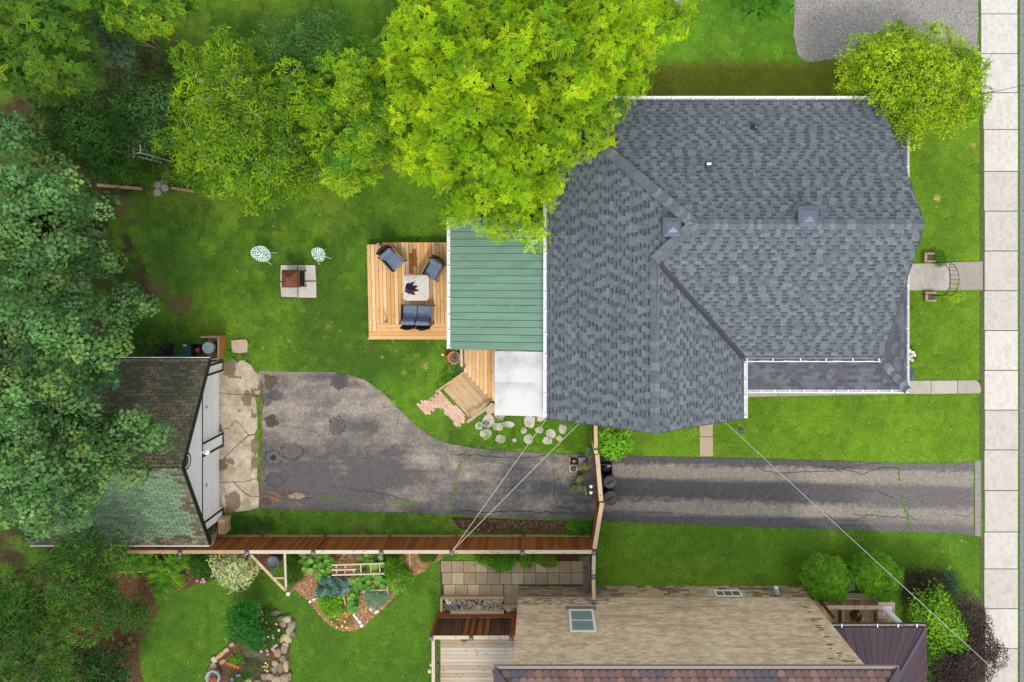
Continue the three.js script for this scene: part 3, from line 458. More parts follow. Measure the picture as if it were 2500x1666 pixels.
    mesh('vent_hood', tri(q), M.ventMetal, v); mesh('vent_rim', [beam(V(p.x - i, y + 0.021, p.z + i), V(p.x + i, y + 0.021, p.z + i), 0.012, 0.012), beam(V(p.x - i, y + 0.021, p.z - i), V(p.x + i, y + 0.021, p.z - i), 0.012, 0.012)], M.ventDark, v, true); };
  const v1 = onW(1638, 556), v2 = onN(1966, 530); vent(V(v1.x, v1.y, v1.z), 0.62); vent(V(v2.x, v2.y, v2.z), 0.66);
  const s1 = onN(1842, 312), st = sub(house, 'vent_stack'); mesh('flashing', box(s1.x - 0.15, s1.x + 0.13, s1.y - 0.12, s1.y + 0.04, s1.z - 0.14, s1.z + 0.12), M.ventDark, st); mesh('boot', lathe([[0.14, -0.05], [0.11, 0.1], [0.075, 0.2]], V(s1.x, s1.y, s1.z)), M.charcoal, st); mesh('pipe', lathe([[0.06, 0], [0.065, 0.46], [0.05, 0.46], [0.045, 0.1], [0, 0.1]], V(s1.x, s1.y, s1.z)), std(rgb(150, 152, 156), 0.5), st);
  const s2 = onN(1729, 408), ex = sub(house, 'exhaust_hood'); mesh('hood', rbox(0.2, 0.16, 0.3, 0.03, s2.x, s2.y + 0.05, s2.z), M.charcoal, ex); mesh('hood_cap', box(s2.x - 0.075, s2.x + 0.075, s2.y + 0.13, s2.y + 0.155, s2.z - 0.13, s2.z - 0.05), M.whitePlain, ex);
}
{ // glass-topped yard lamp beside the gable
  const p = P(1810, 1052, 0.9), t = thing('garden_lamp', 'small dark garden lamp with blue glass top on lawn below the gable', 'lamp'); mesh('stem', rod(V(p.x, 0, p.z), V(p.x, 0.8, p.z), 0.018), M.iron, t); mesh('lamp_head', lathe([[0.03, 0], [0.1, 0.06], [0.11, 0.12], [0.02, 0.16], [0, 0.16]], V(p.x, 0.78, p.z), 8), std(rgb(70, 96, 128), 0.25, { metalness: 0.3 }), t);
}
// ---------- green metal porch roof ----------
{
  const t = thing('green_porch', 'lean-to porch with ribbed green metal roof attached to the grey house', 'porch'), hl = 2.3, hh = 2.72, x0 = wx(1099, hl), x1 = wx(1329, hh), z0 = wz(530, 2.5), z1 = wz(853, 2.4), n = 18, dz = (z1 - z0) / n, m = (hh - hl) / (x1 - x0);
  const roof = sub(t, 'roof');
  for (let i = 0; i < n; i++) {
    const a = z0 + i * dz, q = V(0, 0, 0), tilt = 0;
    const sheet = beam(V(x0, hl, a + dz / 2), V(x1, hh, a + dz / 2), dz - 0.012, 0.018); const p = mesh('roof_panel', sheet, M.greenMetal, roof, true);
    mesh('rib', beam(V(x0, hl + 0.02, a + 0.006), V(x1, hh + 0.02, a + 0.006), 0.016, 0.034, UP, 0.005), M.greenMetalDark, roof, true); for (const k of [0.36, 0.68]) mesh('minor_rib', beam(V(x0, hl + 0.012, a + dz * k), V(x1, hh + 0.012, a + dz * k), 0.03, 0.012, UP, 0.004), M.greenMetal, roof, true);
  }
  { const sc = []; for (let i = 0; i < n; i += 3) for (const q of [0.3, 0.66, 0.93]) { const g = new THREE.CylinderGeometry(0.014, 0.014, 0.012, 6); g.translate(lerp(x0, x1, q), lerp(hl, hh, q) + 0.045, z0 + i * dz + 0.006); sc.push(g); } mesh('roof_screws', sc, M.whitePlain, roof).userData.kind = 'stuff'; }
  mesh('fascia', [beam(V(x0, hl - 0.07, z1 + 0.012), V(x1, hh - 0.07, z1 + 0.012), 0.02, 0.16), beam(V(x0, hl - 0.07, z0 - 0.012), V(x1, hh - 0.07, z0 - 0.012), 0.02, 0.16)], M.greenMetal, t, true);
  gutter(t, V(x0, hl, z0), V(x0, hl, z1), V(-1, 0, 0), M.whitePlain, 0.1, 0.56);
  for (const z of [z0 + 0.2, (z0 + z1) / 2, z1 - 0.2]) mesh('post', box(x0 + 0.12, x0 + 0.22, 0.42, hl + 0.02, z - 0.05, z + 0.05), M.white, t);
  const t2 = thing('white_canopy', 'flat white canopy roof beside green metal porch roof', 'canopy'), a = 2.36, b = 2.62, cx0 = wx(1208, a), cx1 = wx(1329, b) - 0.02, cz0 = wz(858, 2.5), cz1 = wz(1016, 2.5);
  for (let i = 0; i < 2; i++) mesh('roof_sheet', beam(V(cx0, a + 0.01, lerp(cz0, cz1, i ? 0.74 : 0.242)), V(cx1, b + 0.01, lerp(cz0, cz1, i ? 0.74 : 0.242)), (cz1 - cz0) * (i ? 0.515 : 0.48), 0.03 + i * 0.008), M.membrane, t2, true);
  mesh('frame', [beam(V(cx0 + 0.02, a - 0.06, cz0 + 0.05), V(cx0 + 0.02, a - 0.06, cz1 - 0.03), 0.05, 0.1), beam(V(cx0 + 0.05, a - 0.06, cz1 - 0.05), V(cx1, b - 0.06, cz1 - 0.05), 0.05, 0.1)], M.white, t2, true);
  for (const [x, z] of [[cx0 + 0.06, cz1 - 0.08], [cx0 + 0.06, cz0 + 0.1]]) mesh('post', box(x - 0.045, x + 0.045, 0.42, a - 0.02, z - 0.045, z + 0.045), M.charcoal, t2);
}
// ---------- back deck ----------
{
  const t = thing('deck', 'new light pine deck with lounge furniture beside green metal roof', 'deck'), h = 0.42, stained = wood(woodNew, 0xc08a5c);
  const sh = y => (y - 592) * 0.022;
  for (let i = 0; i < 21; i++) {
    const x = 899.5 + i * 9.3, y0 = i < 4 ? 598 : 592, y1 = i < 2 ? 810 : 791.5; if (x > 1094) break;
    const cut = i === 11 ? [[y0, 618], [618, 668, 1], [668, y1]] : i === 12 ? [[y0, 608], [608, 650, 1], [650, y1]] : [[y0, y1]];
    const pm = pick(M.deckNew); for (const [a, b, st] of cut) plank(t, 'plank', P(x + sh(a), a, h).setY(h - 0.018), P(x + sh(b), b, h).setY(h - 0.018), PM(8.5, h), 0.036, st ? stained : pm, UP, 0.004);
  }
  for (let k = 0; k < 4; k++) { const y = 796.5 + k * 9.4, x0 = k < 2 ? 918.5 : 900; plank(t, 'plank', P(x0, y, h).setY(h - 0.018), P(1094, y - 1, h).setY(h - 0.018), PM(9, h), 0.036, pick(M.deckNew), UP, 0.004); }
  const x0 = wx(897, h), x1 = wx(1090, h), z0 = wz(598, h), z1 = wz(828, h);
  for (const [a, b] of [[V(x0, 0.19, z0), V(x0 + 0.08, 0.19, z1)], [V(x0, 0.19, z1), V(x1, 0.19, z1)], [V(x0, 0.19, z0), V(x1, 0.19, z0 - 0.06)], [V(x1, 0.19, z0), V(x1, 0.19, z1)]]) plank(t, 'skirt_board', a, b, 0.04, 0.38, M.deckNew[0]);
  for (const [x, y] of [[923, 597], [936, 788]]) { const p = P(x, y, 1.0); plank(t, 'post', V(p.x, h, p.z), V(p.x, 1.0, p.z), 0.09, 0.09, M.oldWood[0], V(1, 0, 0)); mesh('post_cap', box(p.x - 0.05, p.x + 0.05, 1.0, 1.02, p.z - 0.05, p.z + 0.05), std(rgb(150, 160, 168), 0.5), t); }
}
function frame(c, ang) { const m = new THREE.Matrix4().makeRotationY(ang).setPosition(c); return g => (Array.isArray(g) ? g : [g]).map(q => q.applyMatrix4(m)); }
function cushionGeo(sx, sy, sz, r = 0.05, puff = 0.03) { const g = new RoundedBoxGeometry(sx, sy, sz, 4, r); const p = g.attributes.position; for (let i = 0; i < p.count; i++) { const x = p.getX(i) / sx * 2, z = p.getZ(i) / sz * 2, y = p.getY(i); p.setY(i, y + Math.sign(y) * puff * Math.max(0, 1 - x * x) * Math.max(0, 1 - z * z)); } g.computeVertexNormals(); return g; }
function lounge(name, label, px, py, fwd, seats, dh = 0.42) { // wicker lounge seat facing fwd
  const t = thing(name, label, seats > 1 ? 'sofa' : 'armchair'), c = P(px, py, dh + 0.42).setY(dh), A = frame(c, Math.atan2(fwd[0], fwd[1])), w = seats > 1 ? 1.28 : 0.68, d = 0.72, put = (n, g, m) => mesh(n, A(g), m, t);
  for (const sx of [-1, 1]) for (const z of [-d / 2, d / 2]) put('leg', box(sx * (w / 2 - 0.02) - 0.022, sx * (w / 2 - 0.02) + 0.022, 0, z > 0 ? 0.58 : 0.8, z - 0.022, z + 0.022), M.iron);
  for (const sx of [-1, 1]) put('arm', [rbox(0.06, 0.03, d + 0.06, 0.012, sx * (w / 2 - 0.005), 0.6, 0)], M.wickerTan), put('arm_panel', box(sx * (w / 2 - 0.02) - 0.008, sx * (w / 2 - 0.02) + 0.008, 0.22, 0.58, -d / 2, d / 2), M.wicker);
  put('seat_frame', box(-w / 2 + 0.03, w / 2 - 0.03, 0.2, 0.29, -d / 2, d / 2), M.wicker);
  for (let k = 0; k < seats; k++) {
    const cw = (w - 0.1) / seats, x = (k - (seats - 1) / 2) * cw;
    const s = cushionGeo(cw - 0.015, 0.13, d - 0.02, 0.05, 0.02); s.translate(x, 0.36, 0.03); put('seat_cushion', s, M.cushion);
    const b = cushionGeo(cw - 0.03, 0.17, 0.46, 0.07, 0.05); b.rotateX(Math.PI / 2 - 0.34); b.translate(x, 0.63, -d / 2 + 0.11); put('back_cushion', b, M.cushion);
    // woven back: curved strips crossing
    const strips = []; for (let q = 0; q < 9; q++) for (const dir of [-1, 1]) { const u0 = (q / 8 - 0.5) * (cw - 0.04), u1 = clamp(u0 + dir * 0.16, -cw / 2 + 0.02, cw / 2 - 0.02), bow = u => -0.06 * (1 - (u / cw * 2) ** 2); strips.push(beam(V(x + u0, 0.3, -d / 2 - 0.02 + bow(u0)), V(x + u1, 0.93, -d / 2 - 0.16 + bow(u1)), 0.02, 0.012)); }
    put('back_weave', strips, M.wickerTan);
    put('back_panel', (() => { const g = new THREE.PlaneGeometry(cw - 0.03, 0.64, 8, 1); const p = g.attributes.position; for (let i = 0; i < p.count; i++) { const u = p.getX(i), v = p.getY(i); p.setXYZ(i, x + u, 0.61 + v, -d / 2 - 0.075 - v * 0.21 - 0.06 * (1 - (u / cw * 2) ** 2)); } g.computeVertexNormals(); return g; })(), M.wicker);
    put('back_rail', tube([V(x - cw / 2 + 0.02, 0.9, -d / 2 - 0.12), V(x, 0.96, -d / 2 - 0.2), V(x + cw / 2 - 0.02, 0.9, -d / 2 - 0.12)], 0.02, 6), M.iron);
  }
  return t;
}
lounge('armchair', 'blue cushioned wicker armchair angled by the deck corner post', 958, 633, [0.66, 0.75], 1);
lounge('armchair', 'blue cushioned wicker armchair with chalk mark next to the table and green roof', 1059, 658, [-0.49, 0.87], 1);
lounge('loveseat', 'blue two-seat wicker loveseat facing the pale table on the deck', 1018, 769, [0.03, -1], 2);
{
  const t = thing('patio_table', 'pale square patio table with rounded corners on the pine deck', 'table'), h = 1.06, c = P(1016, 703, h), s = PM(61, h);
  const g = new RoundedBoxGeometry(s, 0.04, s, 3, 0.02), sh = new THREE.Shape(), r = 0.16, a = s / 2; sh.moveTo(-a + r, -a); sh.lineTo(a - r, -a); sh.quadraticCurveTo(a, -a, a, -a + r); sh.lineTo(a, a - r); sh.quadraticCurveTo(a, a, a - r, a); sh.lineTo(-a + r, a); sh.quadraticCurveTo(-a, a, -a, a - r); sh.lineTo(-a, -a + r); sh.quadraticCurveTo(-a, -a, -a + r, -a);
  const hole = new THREE.Path(); hole.absarc(0, 0, 0.025, 0, 7); sh.holes.push(hole);
  const e = new THREE.ExtrudeGeometry(sh, { depth: 0.03, bevelEnabled: true, bevelSize: 0.012, bevelThickness: 0.01, bevelSegments: 2, curveSegments: 8 }); e.rotateX(-Math.PI / 2); e.translate(c.x, h - 0.04, c.z); mesh('tabletop', e, std(rgb(206, 202, 192), 0.55, { map: gBlot }), t);
  for (const q of [[-1, -1], [1, -1], [1, 1], [-1, 1]]) { mesh('inlay', beam(V(c.x + q[0] * 0.16, h + 0.0015, c.z + q[1] * 0.16), V(c.x + q[0] * 0.42, h + 0.0015, c.z + q[1] * 0.42), 0.012, 0.003), std(rgb(150, 148, 140), 0.6), t, true); mesh('leg', rod(V(c.x + q[0] * 0.4, 0.42, c.z + q[1] * 0.4), V(c.x + q[0] * 0.4, h - 0.04, c.z + q[1] * 0.4), 0.022), M.iron, t); }
  // closed parasol standing through the table
  const u = thing('closed_umbrella', 'closed purple patio umbrella standing in the pale table', 'umbrella'), pm = std(rgb(82, 44, 82), 0.85, { map: gFine });
  mesh('base', lathe([[0.24, 0], [0.24, 0.05], [0.06, 0.09], [0.035, 0.2], [0, 0.2]], V(c.x, 0.42, c.z)), M.iron, u);
  mesh('pole', rod(V(c.x, 0.42, c.z), V(c.x, 3.12, c.z), 0.019), std(rgb(86, 78, 82), 0.4, { metalness: 0.5 }), u); mesh('finial', lathe([[0.03, 0], [0.035, 0.05], [0.012, 0.1], [0, 0.14]], V(c.x, 3.1, c.z), 10), std(rgb(150, 140, 150), 0.4), u);
  for (let k = 0; k < 8; k++) {
    const a2 = k / 8 * Math.PI * 2 + 0.3, R1 = 0.15 + 0.12 * hash(k, 1, 3), low = 1.5 + 0.35 * hash(k, 2, 3), dx = Math.cos(a2), dz = Math.sin(a2), L = 3.08 - low, g = new THREE.SphereGeometry(1, 10, 14), p = g.attributes.position;
    for (let i = 0; i < p.count; i++) { const y = p.getY(i), s2 = (1 - y) / 2, wd = 0.035 + 0.06 * Math.sin(Math.min(1, s2 * 1.15) * Math.PI) * (0.5 + s2), x = p.getX(i) * wd, z = p.getZ(i) * wd * 0.75, rad = 0.03 + R1 * s2 ** 1.3; p.setXYZ(i, c.x + dx * (rad + x) - dz * z, low + (y + 1) / 2 * L, c.z + dz * (rad + x) + dx * z); }
    g.computeVertexNormals(); mesh('canopy_fold', g, pm, u);
  }
  mesh('tie', lathe([[0.11, 0], [0.12, 0.03], [0.11, 0.06]], V(c.x, 2.25, c.z), 14), pm, u);
}
function castChair(label, px, py, ang, s) { // pierced metal garden chair, bucket-shaped shell on four thin legs
  const t = thing('garden_chair', label, 'chair', 'white pierced chairs on the lawn'), c = P(px, py, 0.55).setY(0), A = frame(c, ang), L = 0.72 * s, W = 0.62 * s, sh = new THREE.Shape();
  const egg = (a, k = 1) => { const x = Math.cos(a), y = Math.sin(a); return [x * L / 2 * k, y * W / 2 * k * (1 - 0.16 * x)]; };
  for (let i = 0; i < 40; i++) { const [x, y] = egg(i / 40 * 2 * Math.PI); i ? sh.lineTo(x, y) : sh.moveTo(x, y); }
  const q = rng(px); for (const [k, n, len] of [[0.86, 20, 0.09], [0.68, 15, 0.11], [0.47, 10, 0.12], [0.24, 5, 0.11]]) for (let i = 0; i < n; i++) {
    const a = (i + q() * 0.4) / n * 2 * Math.PI, [x, y] = egg(a, k), o = a + (q() - 0.5) * 1.1, l = len * (0.32 + q() * 0.16), w = 0.016 + q() * 0.012, h = new THREE.Path(), co = Math.cos(o), so = Math.sin(o);
    [[-l, -w * 0.4], [-l * 0.3, -w], [l * 0.6, -w], [l, 0], [l * 0.6, w], [-l * 0.3, w], [-l, w * 0.4]].forEach(([u, v], m) => { const X = x + u * co * 0.8 - v * so, Y = y + u * so * 0.8 + v * co; m ? h.lineTo(X, Y) : h.moveTo(X, Y); }); sh.holes.push(h);
  }
  const g = new THREE.ExtrudeGeometry(sh, { depth: 0.014, bevelEnabled: false }); g.rotateX(-Math.PI / 2); const p = g.attributes.position;
  for (let i = 0; i < p.count; i++) { const x = p.getX(i), z = p.getZ(i), b = Math.max(0, -x - 0.06); p.setXYZ(i, x + b * b * 0.35, p.getY(i) + 0.43 + b * b * 4.2 + 0.4 * Math.max(0, Math.abs(z) - 0.2) ** 2, z); } g.computeVertexNormals();
  mesh('shell', A(g), M.mint, t);
  for (const [x, z] of [[0.26, 0.2], [0.26, -0.2], [-0.12, 0.2], [-0.12, -0.2]]) mesh('leg', A(tube([V(x * 0.7 * s, 0.43, z * 0.7), V(x * s, 0.3, z), V(x * 1.45 * s, 0.0, z * 1.35)], 0.013, 6)), M.mint, t);
}
castChair('larger white pierced metal chair on the lawn by the concrete fire pad', 637, 621, -0.12 - 0.35, 1);
castChair('smaller white pierced metal chair beside the fire pad corner facing the deck', 776, 622, -1.1, 0.82);
{
  const t = thing('fire_pit', 'rusty brown fire pit with pyramid hood on pale concrete pad', 'fire pit'), c = P(707, 681, 1.0).setY(0.04), x = c.x, z = c.z, s = 0.31, rust = std(rgb(124, 74, 56), 0.6, { map: gMid, metalness: 0.25 });
  for (const [a, b] of [[-1, -1], [1, -1], [1, 1], [-1, 1]]) mesh('leg', box(x + a * s - 0.025, x + a * s + 0.025, 0.04, 0.86, z + b * s - 0.025, z + b * s + 0.025), M.iron, t);
  mesh('base_tray', box(x - s, x + s, 0.2, 0.28, z - s, z + s), M.iron, t); mesh('ash', box(x - s + 0.04, x + s - 0.04, 0.281, 0.3, z - s + 0.04, z + s - 0.04), M.soil, t);
  for (let k = 0; k < 9; k++) for (const sd of [0, 1]) mesh('screen_bar', sd ? rod(V(x + s, 0.28, z - s + k * s / 4), V(x + s, 0.86, z - s + k * s / 4), 0.006) : rod(V(x - s + k * s / 4, 0.28, z + s), V(x - s + k * s / 4, 0.86, z + s), 0.006), M.iron, t);
  const o = [], q = (y, r) => [[-r, y, -r], [r, y, -r], [r, y, r], [-r, y, r]].map(v => V(x + v[0], v[1], z + v[2])), A = q(0.9, 0.34), B = q(1.0, 0.29), C = q(1.18, 0.07), put = (...l) => { for (const v of l) o.push(v.x, v.y, v.z); };
  for (let k = 0; k < 4; k++) { const j = (k + 1) % 4; put(A[j], A[k], B[k], A[j], B[k], B[j], B[j], B[k], C[k], B[j], C[k], C[j]); } put(C[0], C[2], C[1], C[0], C[3], C[2]); mesh('hood', tri(o), rust, t);
  for (let k = 0; k < 4; k++) { const j = (k + 1) % 4; mesh('hood_rim', beam(A[k], A[j], 0.025, 0.03), rust, t, true); mesh('hood_seam', beam(B[k], C[k], 0.014, 0.014), rust, t, true); }
  mesh('chimney', box(x - 0.06, x + 0.06, 1.17, 1.26, z - 0.06, z + 0.06), rust, t);
}
// ---------- side deck, steps, pavers ----------
{
  const t = thing('side_deck', 'narrow pine side deck between green porch and white canopy', 'deck'), h = 0.42;
  for (let i = 0; i < 15; i++) { const x = 1137.5 + i * 9.6; if (x > 1335) break; const y1 = i < 8 ? Math.min(980, 906 + (x - 1133) * 1.07) : 1000; plank(t, 'plank', P(x, 846, h).setY(h - 0.018), P(x, y1, h).setY(h - 0.018), PM(9.1, h), 0.036, pick(M.deckNew), UP, 0.004); }
  plank(t, 'skirt_board', P(1133, 850, h).setY(0.2), P(1133, 904, h).setY(0.2), 0.03, 0.36, M.deckNew[1]); plank(t, 'skirt_board', P(1133, 906, h).setY(0.2), P(1203, 979, h).setY(0.2), 0.03, 0.36, M.deckNew[1]);
  const rl = thing('stair_railing', 'short white topped railing with lattice beside the side deck', 'railing');
  const a = P(1126, 845, 1.2), b = P(1127.5, 900, 1.2);
  plank(rl, 'top_rail', a, b, 0.1, 0.035, M.paleWood); mesh('post', box(b.x - 0.045, b.x + 0.045, 0, 1.2, b.z - 0.02, b.z + 0.07), M.oldWood[0], rl); mesh('post_cap', [rbox(0.15, 0.05, 0.15, 0.015, b.x, 1.24, b.z + 0.03)], M.charcoal, rl);
  for (let k = 0; k < 10; k++) { const z = lerp(a.z, b.z, (k + 0.5) / 10); mesh('baluster', box(a.x + 0.005, a.x + 0.035, 0.42, 1.18, z - 0.018, z + 0.018), M.oldWood[1], rl); }
  // wooden steps, turned to the lawn
  const st = thing('wooden_steps', 'weathered wide plank steps from the side deck down to pink pavers', 'steps');
  const A = P(1136, 908, 0.3), B = P(1201, 980, 0.3), along = B.clone().sub(A).setY(0).normalize(), down = V(-along.z, 0, along.x), L = A.distanceTo(B);
  for (let k = 0; k < 5; k++) { const hh = k < 3 ? 0.28 : 0.14, o = 0.1 + k * 0.235 + (k > 2 ? 0.02 : 0); plank(st, 'tread', A.clone().addScaledVector(down, o).addScaledVector(along, -0.06).setY(hh), A.clone().addScaledVector(down, o).addScaledVector(along, L - 0.03).setY(hh), 0.228, 0.036, pick(M.oldWood), UP, 0.004); }
  for (const [q, hh] of [[0.7, 0.13], [1.17, 0.06]]) plank(st, 'riser', A.clone().addScaledVector(down, q).setY(hh), A.clone().addScaledVector(down, q).addScaledVector(along, L).setY(hh), 0.025, 0.13, M.oldWood[1]);
  plank(st, 'side_rail', P(1064, 958, 0.42), P(1131, 910, 0.42), 0.07, 0.05, M.oldWood[2]); plank(st, 'side_rail', P(1139, 1032, 0.62), P(1204, 985, 0.62), 0.12, 0.05, M.deckGrey[2], UP, 0.015);
  for (const p of [P(1068, 956, 0.4), P(1126, 914, 0.4)]) mesh('rail_post', box(p.x - 0.03, p.x + 0.03, 0, 0.4, p.z - 0.03, p.z + 0.03), M.oldWood[0], st);
  for (const p of [P(1146, 1028, 0.6), P(1196, 990, 0.6)]) mesh('rail_post', box(p.x - 0.035, p.x + 0.035, 0, 0.6, p.z - 0.035, p.z + 0.035), M.oldWood[0], st);
  const bx = thing('wooden_box', 'small tan wooden box beside the steps under white canopy edge', 'box'); { const p = P(1199, 1000, 0.3); for (const [q, w, d] of [[V(0, 0.15, 0.14), 0.42, 0.03], [V(0, 0.15, -0.14), 0.42, 0.03]]) mesh('side', (() => { const g = new THREE.BoxGeometry(w, 0.3, d); g.translate(q.x, q.y, q.z); g.rotateY(0.55); g.translate(p.x, 0, p.z); return g; })(), M.tanWood, bx); mesh('lid', (() => { const g = new THREE.BoxGeometry(0.44, 0.02, 0.31); g.translate(0, 0.31, 0); g.rotateY(0.55); g.translate(p.x, 0, p.z); return g; })(), M.tanWood, bx); }
  // pink brick pavers
  const pv = structure('paver_path', slab([[1020, 993], [1046, 974], [1074, 957], [1139, 1020], [1120, 1045], [1112, 1038], [1086, 1008], [1068, 994], [1042, 1014]], -0.03, 0.004), std(rgb(186, 156, 132), 1, { map: gFine }));
  const shape = [[1018, 992], [1040, 974], [1050, 977], [1076, 957], [1090, 970], [1140, 1018], [1118, 1046], [1110, 1036], [1100, 1018], [1086, 1008], [1078, 996], [1066, 993], [1042, 1016]], tones = [rgb(228, 188, 168), rgb(221, 180, 160), rgb(233, 196, 177), rgb(216, 175, 155)];
  const o = P(1040, 974, 0.03), gA = 0.2, gB = 0.1;
  for (let i = -14; i < 15; i++) for (let j = -26; j < 26; j++) { const q = o.clone().addScaledVector(along, (i + (j & 1 ? 0.5 : 0)) * gA).addScaledVector(down, j * gB), X = q.x * F / H + CX, Y = q.z * F / H + CY; if (!inPoly(X, Y, shape)) continue; mesh('paver', colored(boxUV(beam(q.clone().addScaledVector(along, -gA / 2 + 0.004).setY(0.015), q.clone().addScaledVector(along, gA / 2 - 0.004).setY(0.015), gB - 0.008, 0.04 + rr(-0.003, 0.003))), pick(tones)), M.concrete, pv, true); }
}
// flat round stones in the side lawn
[[1220, 1012, 14, 15], [1222, 1012, 0, 0], [1193, 1028, 16, 18], [1170, 1040, 11, 9], [1186, 1035, 9, 9], [1216, 1042, 13, 10], [1187, 1061, 15, 13], [1222, 1072, 13, 11], [1240, 1037, 16, 9], [1278, 1052, 8, 8], [1293, 1030, 15, 16], [1291, 1073, 13, 12], [1317, 1050, 11, 8], [1321, 1022, 10, 9], [1345, 1060, 13, 14], [1337, 1076, 12, 11], [1374, 1048, 10, 13], [1366, 1071, 8, 8], [1256, 1076, 6, 5]].forEach(([x, y, a, b]) => {
  if (!a) return; const l = []; for (let i = 0; i < 11; i++) { const an = i / 11 * 2 * Math.PI, k = rr(0.82, 1.12); l.push([x + Math.cos(an) * a * k, y + Math.sin(an) * b * k]); }
  tag(mesh('flagstone', colored(slab(l, -0.02, 0.045), pick([rgb(198, 192, 182), rgb(186, 178, 168), rgb(206, 202, 194)])), M.stone), 'irregular pale flagstone set in the ground cover beside the white canopy', 'flagstone', 'flagstones beside the white canopy');
});
// hexagonal slabs at the wood's edge
[[384, 451], [400.5, 441.5], [401, 459], [383, 470], [402, 426]].forEach(([x, y]) => { const l = []; for (let i = 0; i < 6; i++) l.push([x + 10 * Math.cos(i * Math.PI / 3 + 0.1), y + 10 * Math.sin(i * Math.PI / 3 + 0.1)]); tag(mesh('hexagonal_slab', colored(slab(l, -0.02, 0.05), pick([rgb(184, 172, 164), rgb(176, 164, 158)])), M.concrete), 'grey hexagonal concrete slab by the timber edging under the trees', 'slab', 'hexagonal slabs by the timber edging'); });
for (const [a, b] of [[[238, 452], [346, 461]], [[418, 459], [474, 468]]]) tag(mesh('edging_timber', beam(P(a[0], a[1], 0.06), P(b[0], b[1], 0.06), 0.12, 0.12), M.oldWood[1], scene, true), a[0] < 300 ? 'long weathered timber edging between lawn and woodland bed' : 'short weathered timber edging beside the hexagonal slabs', 'timber');
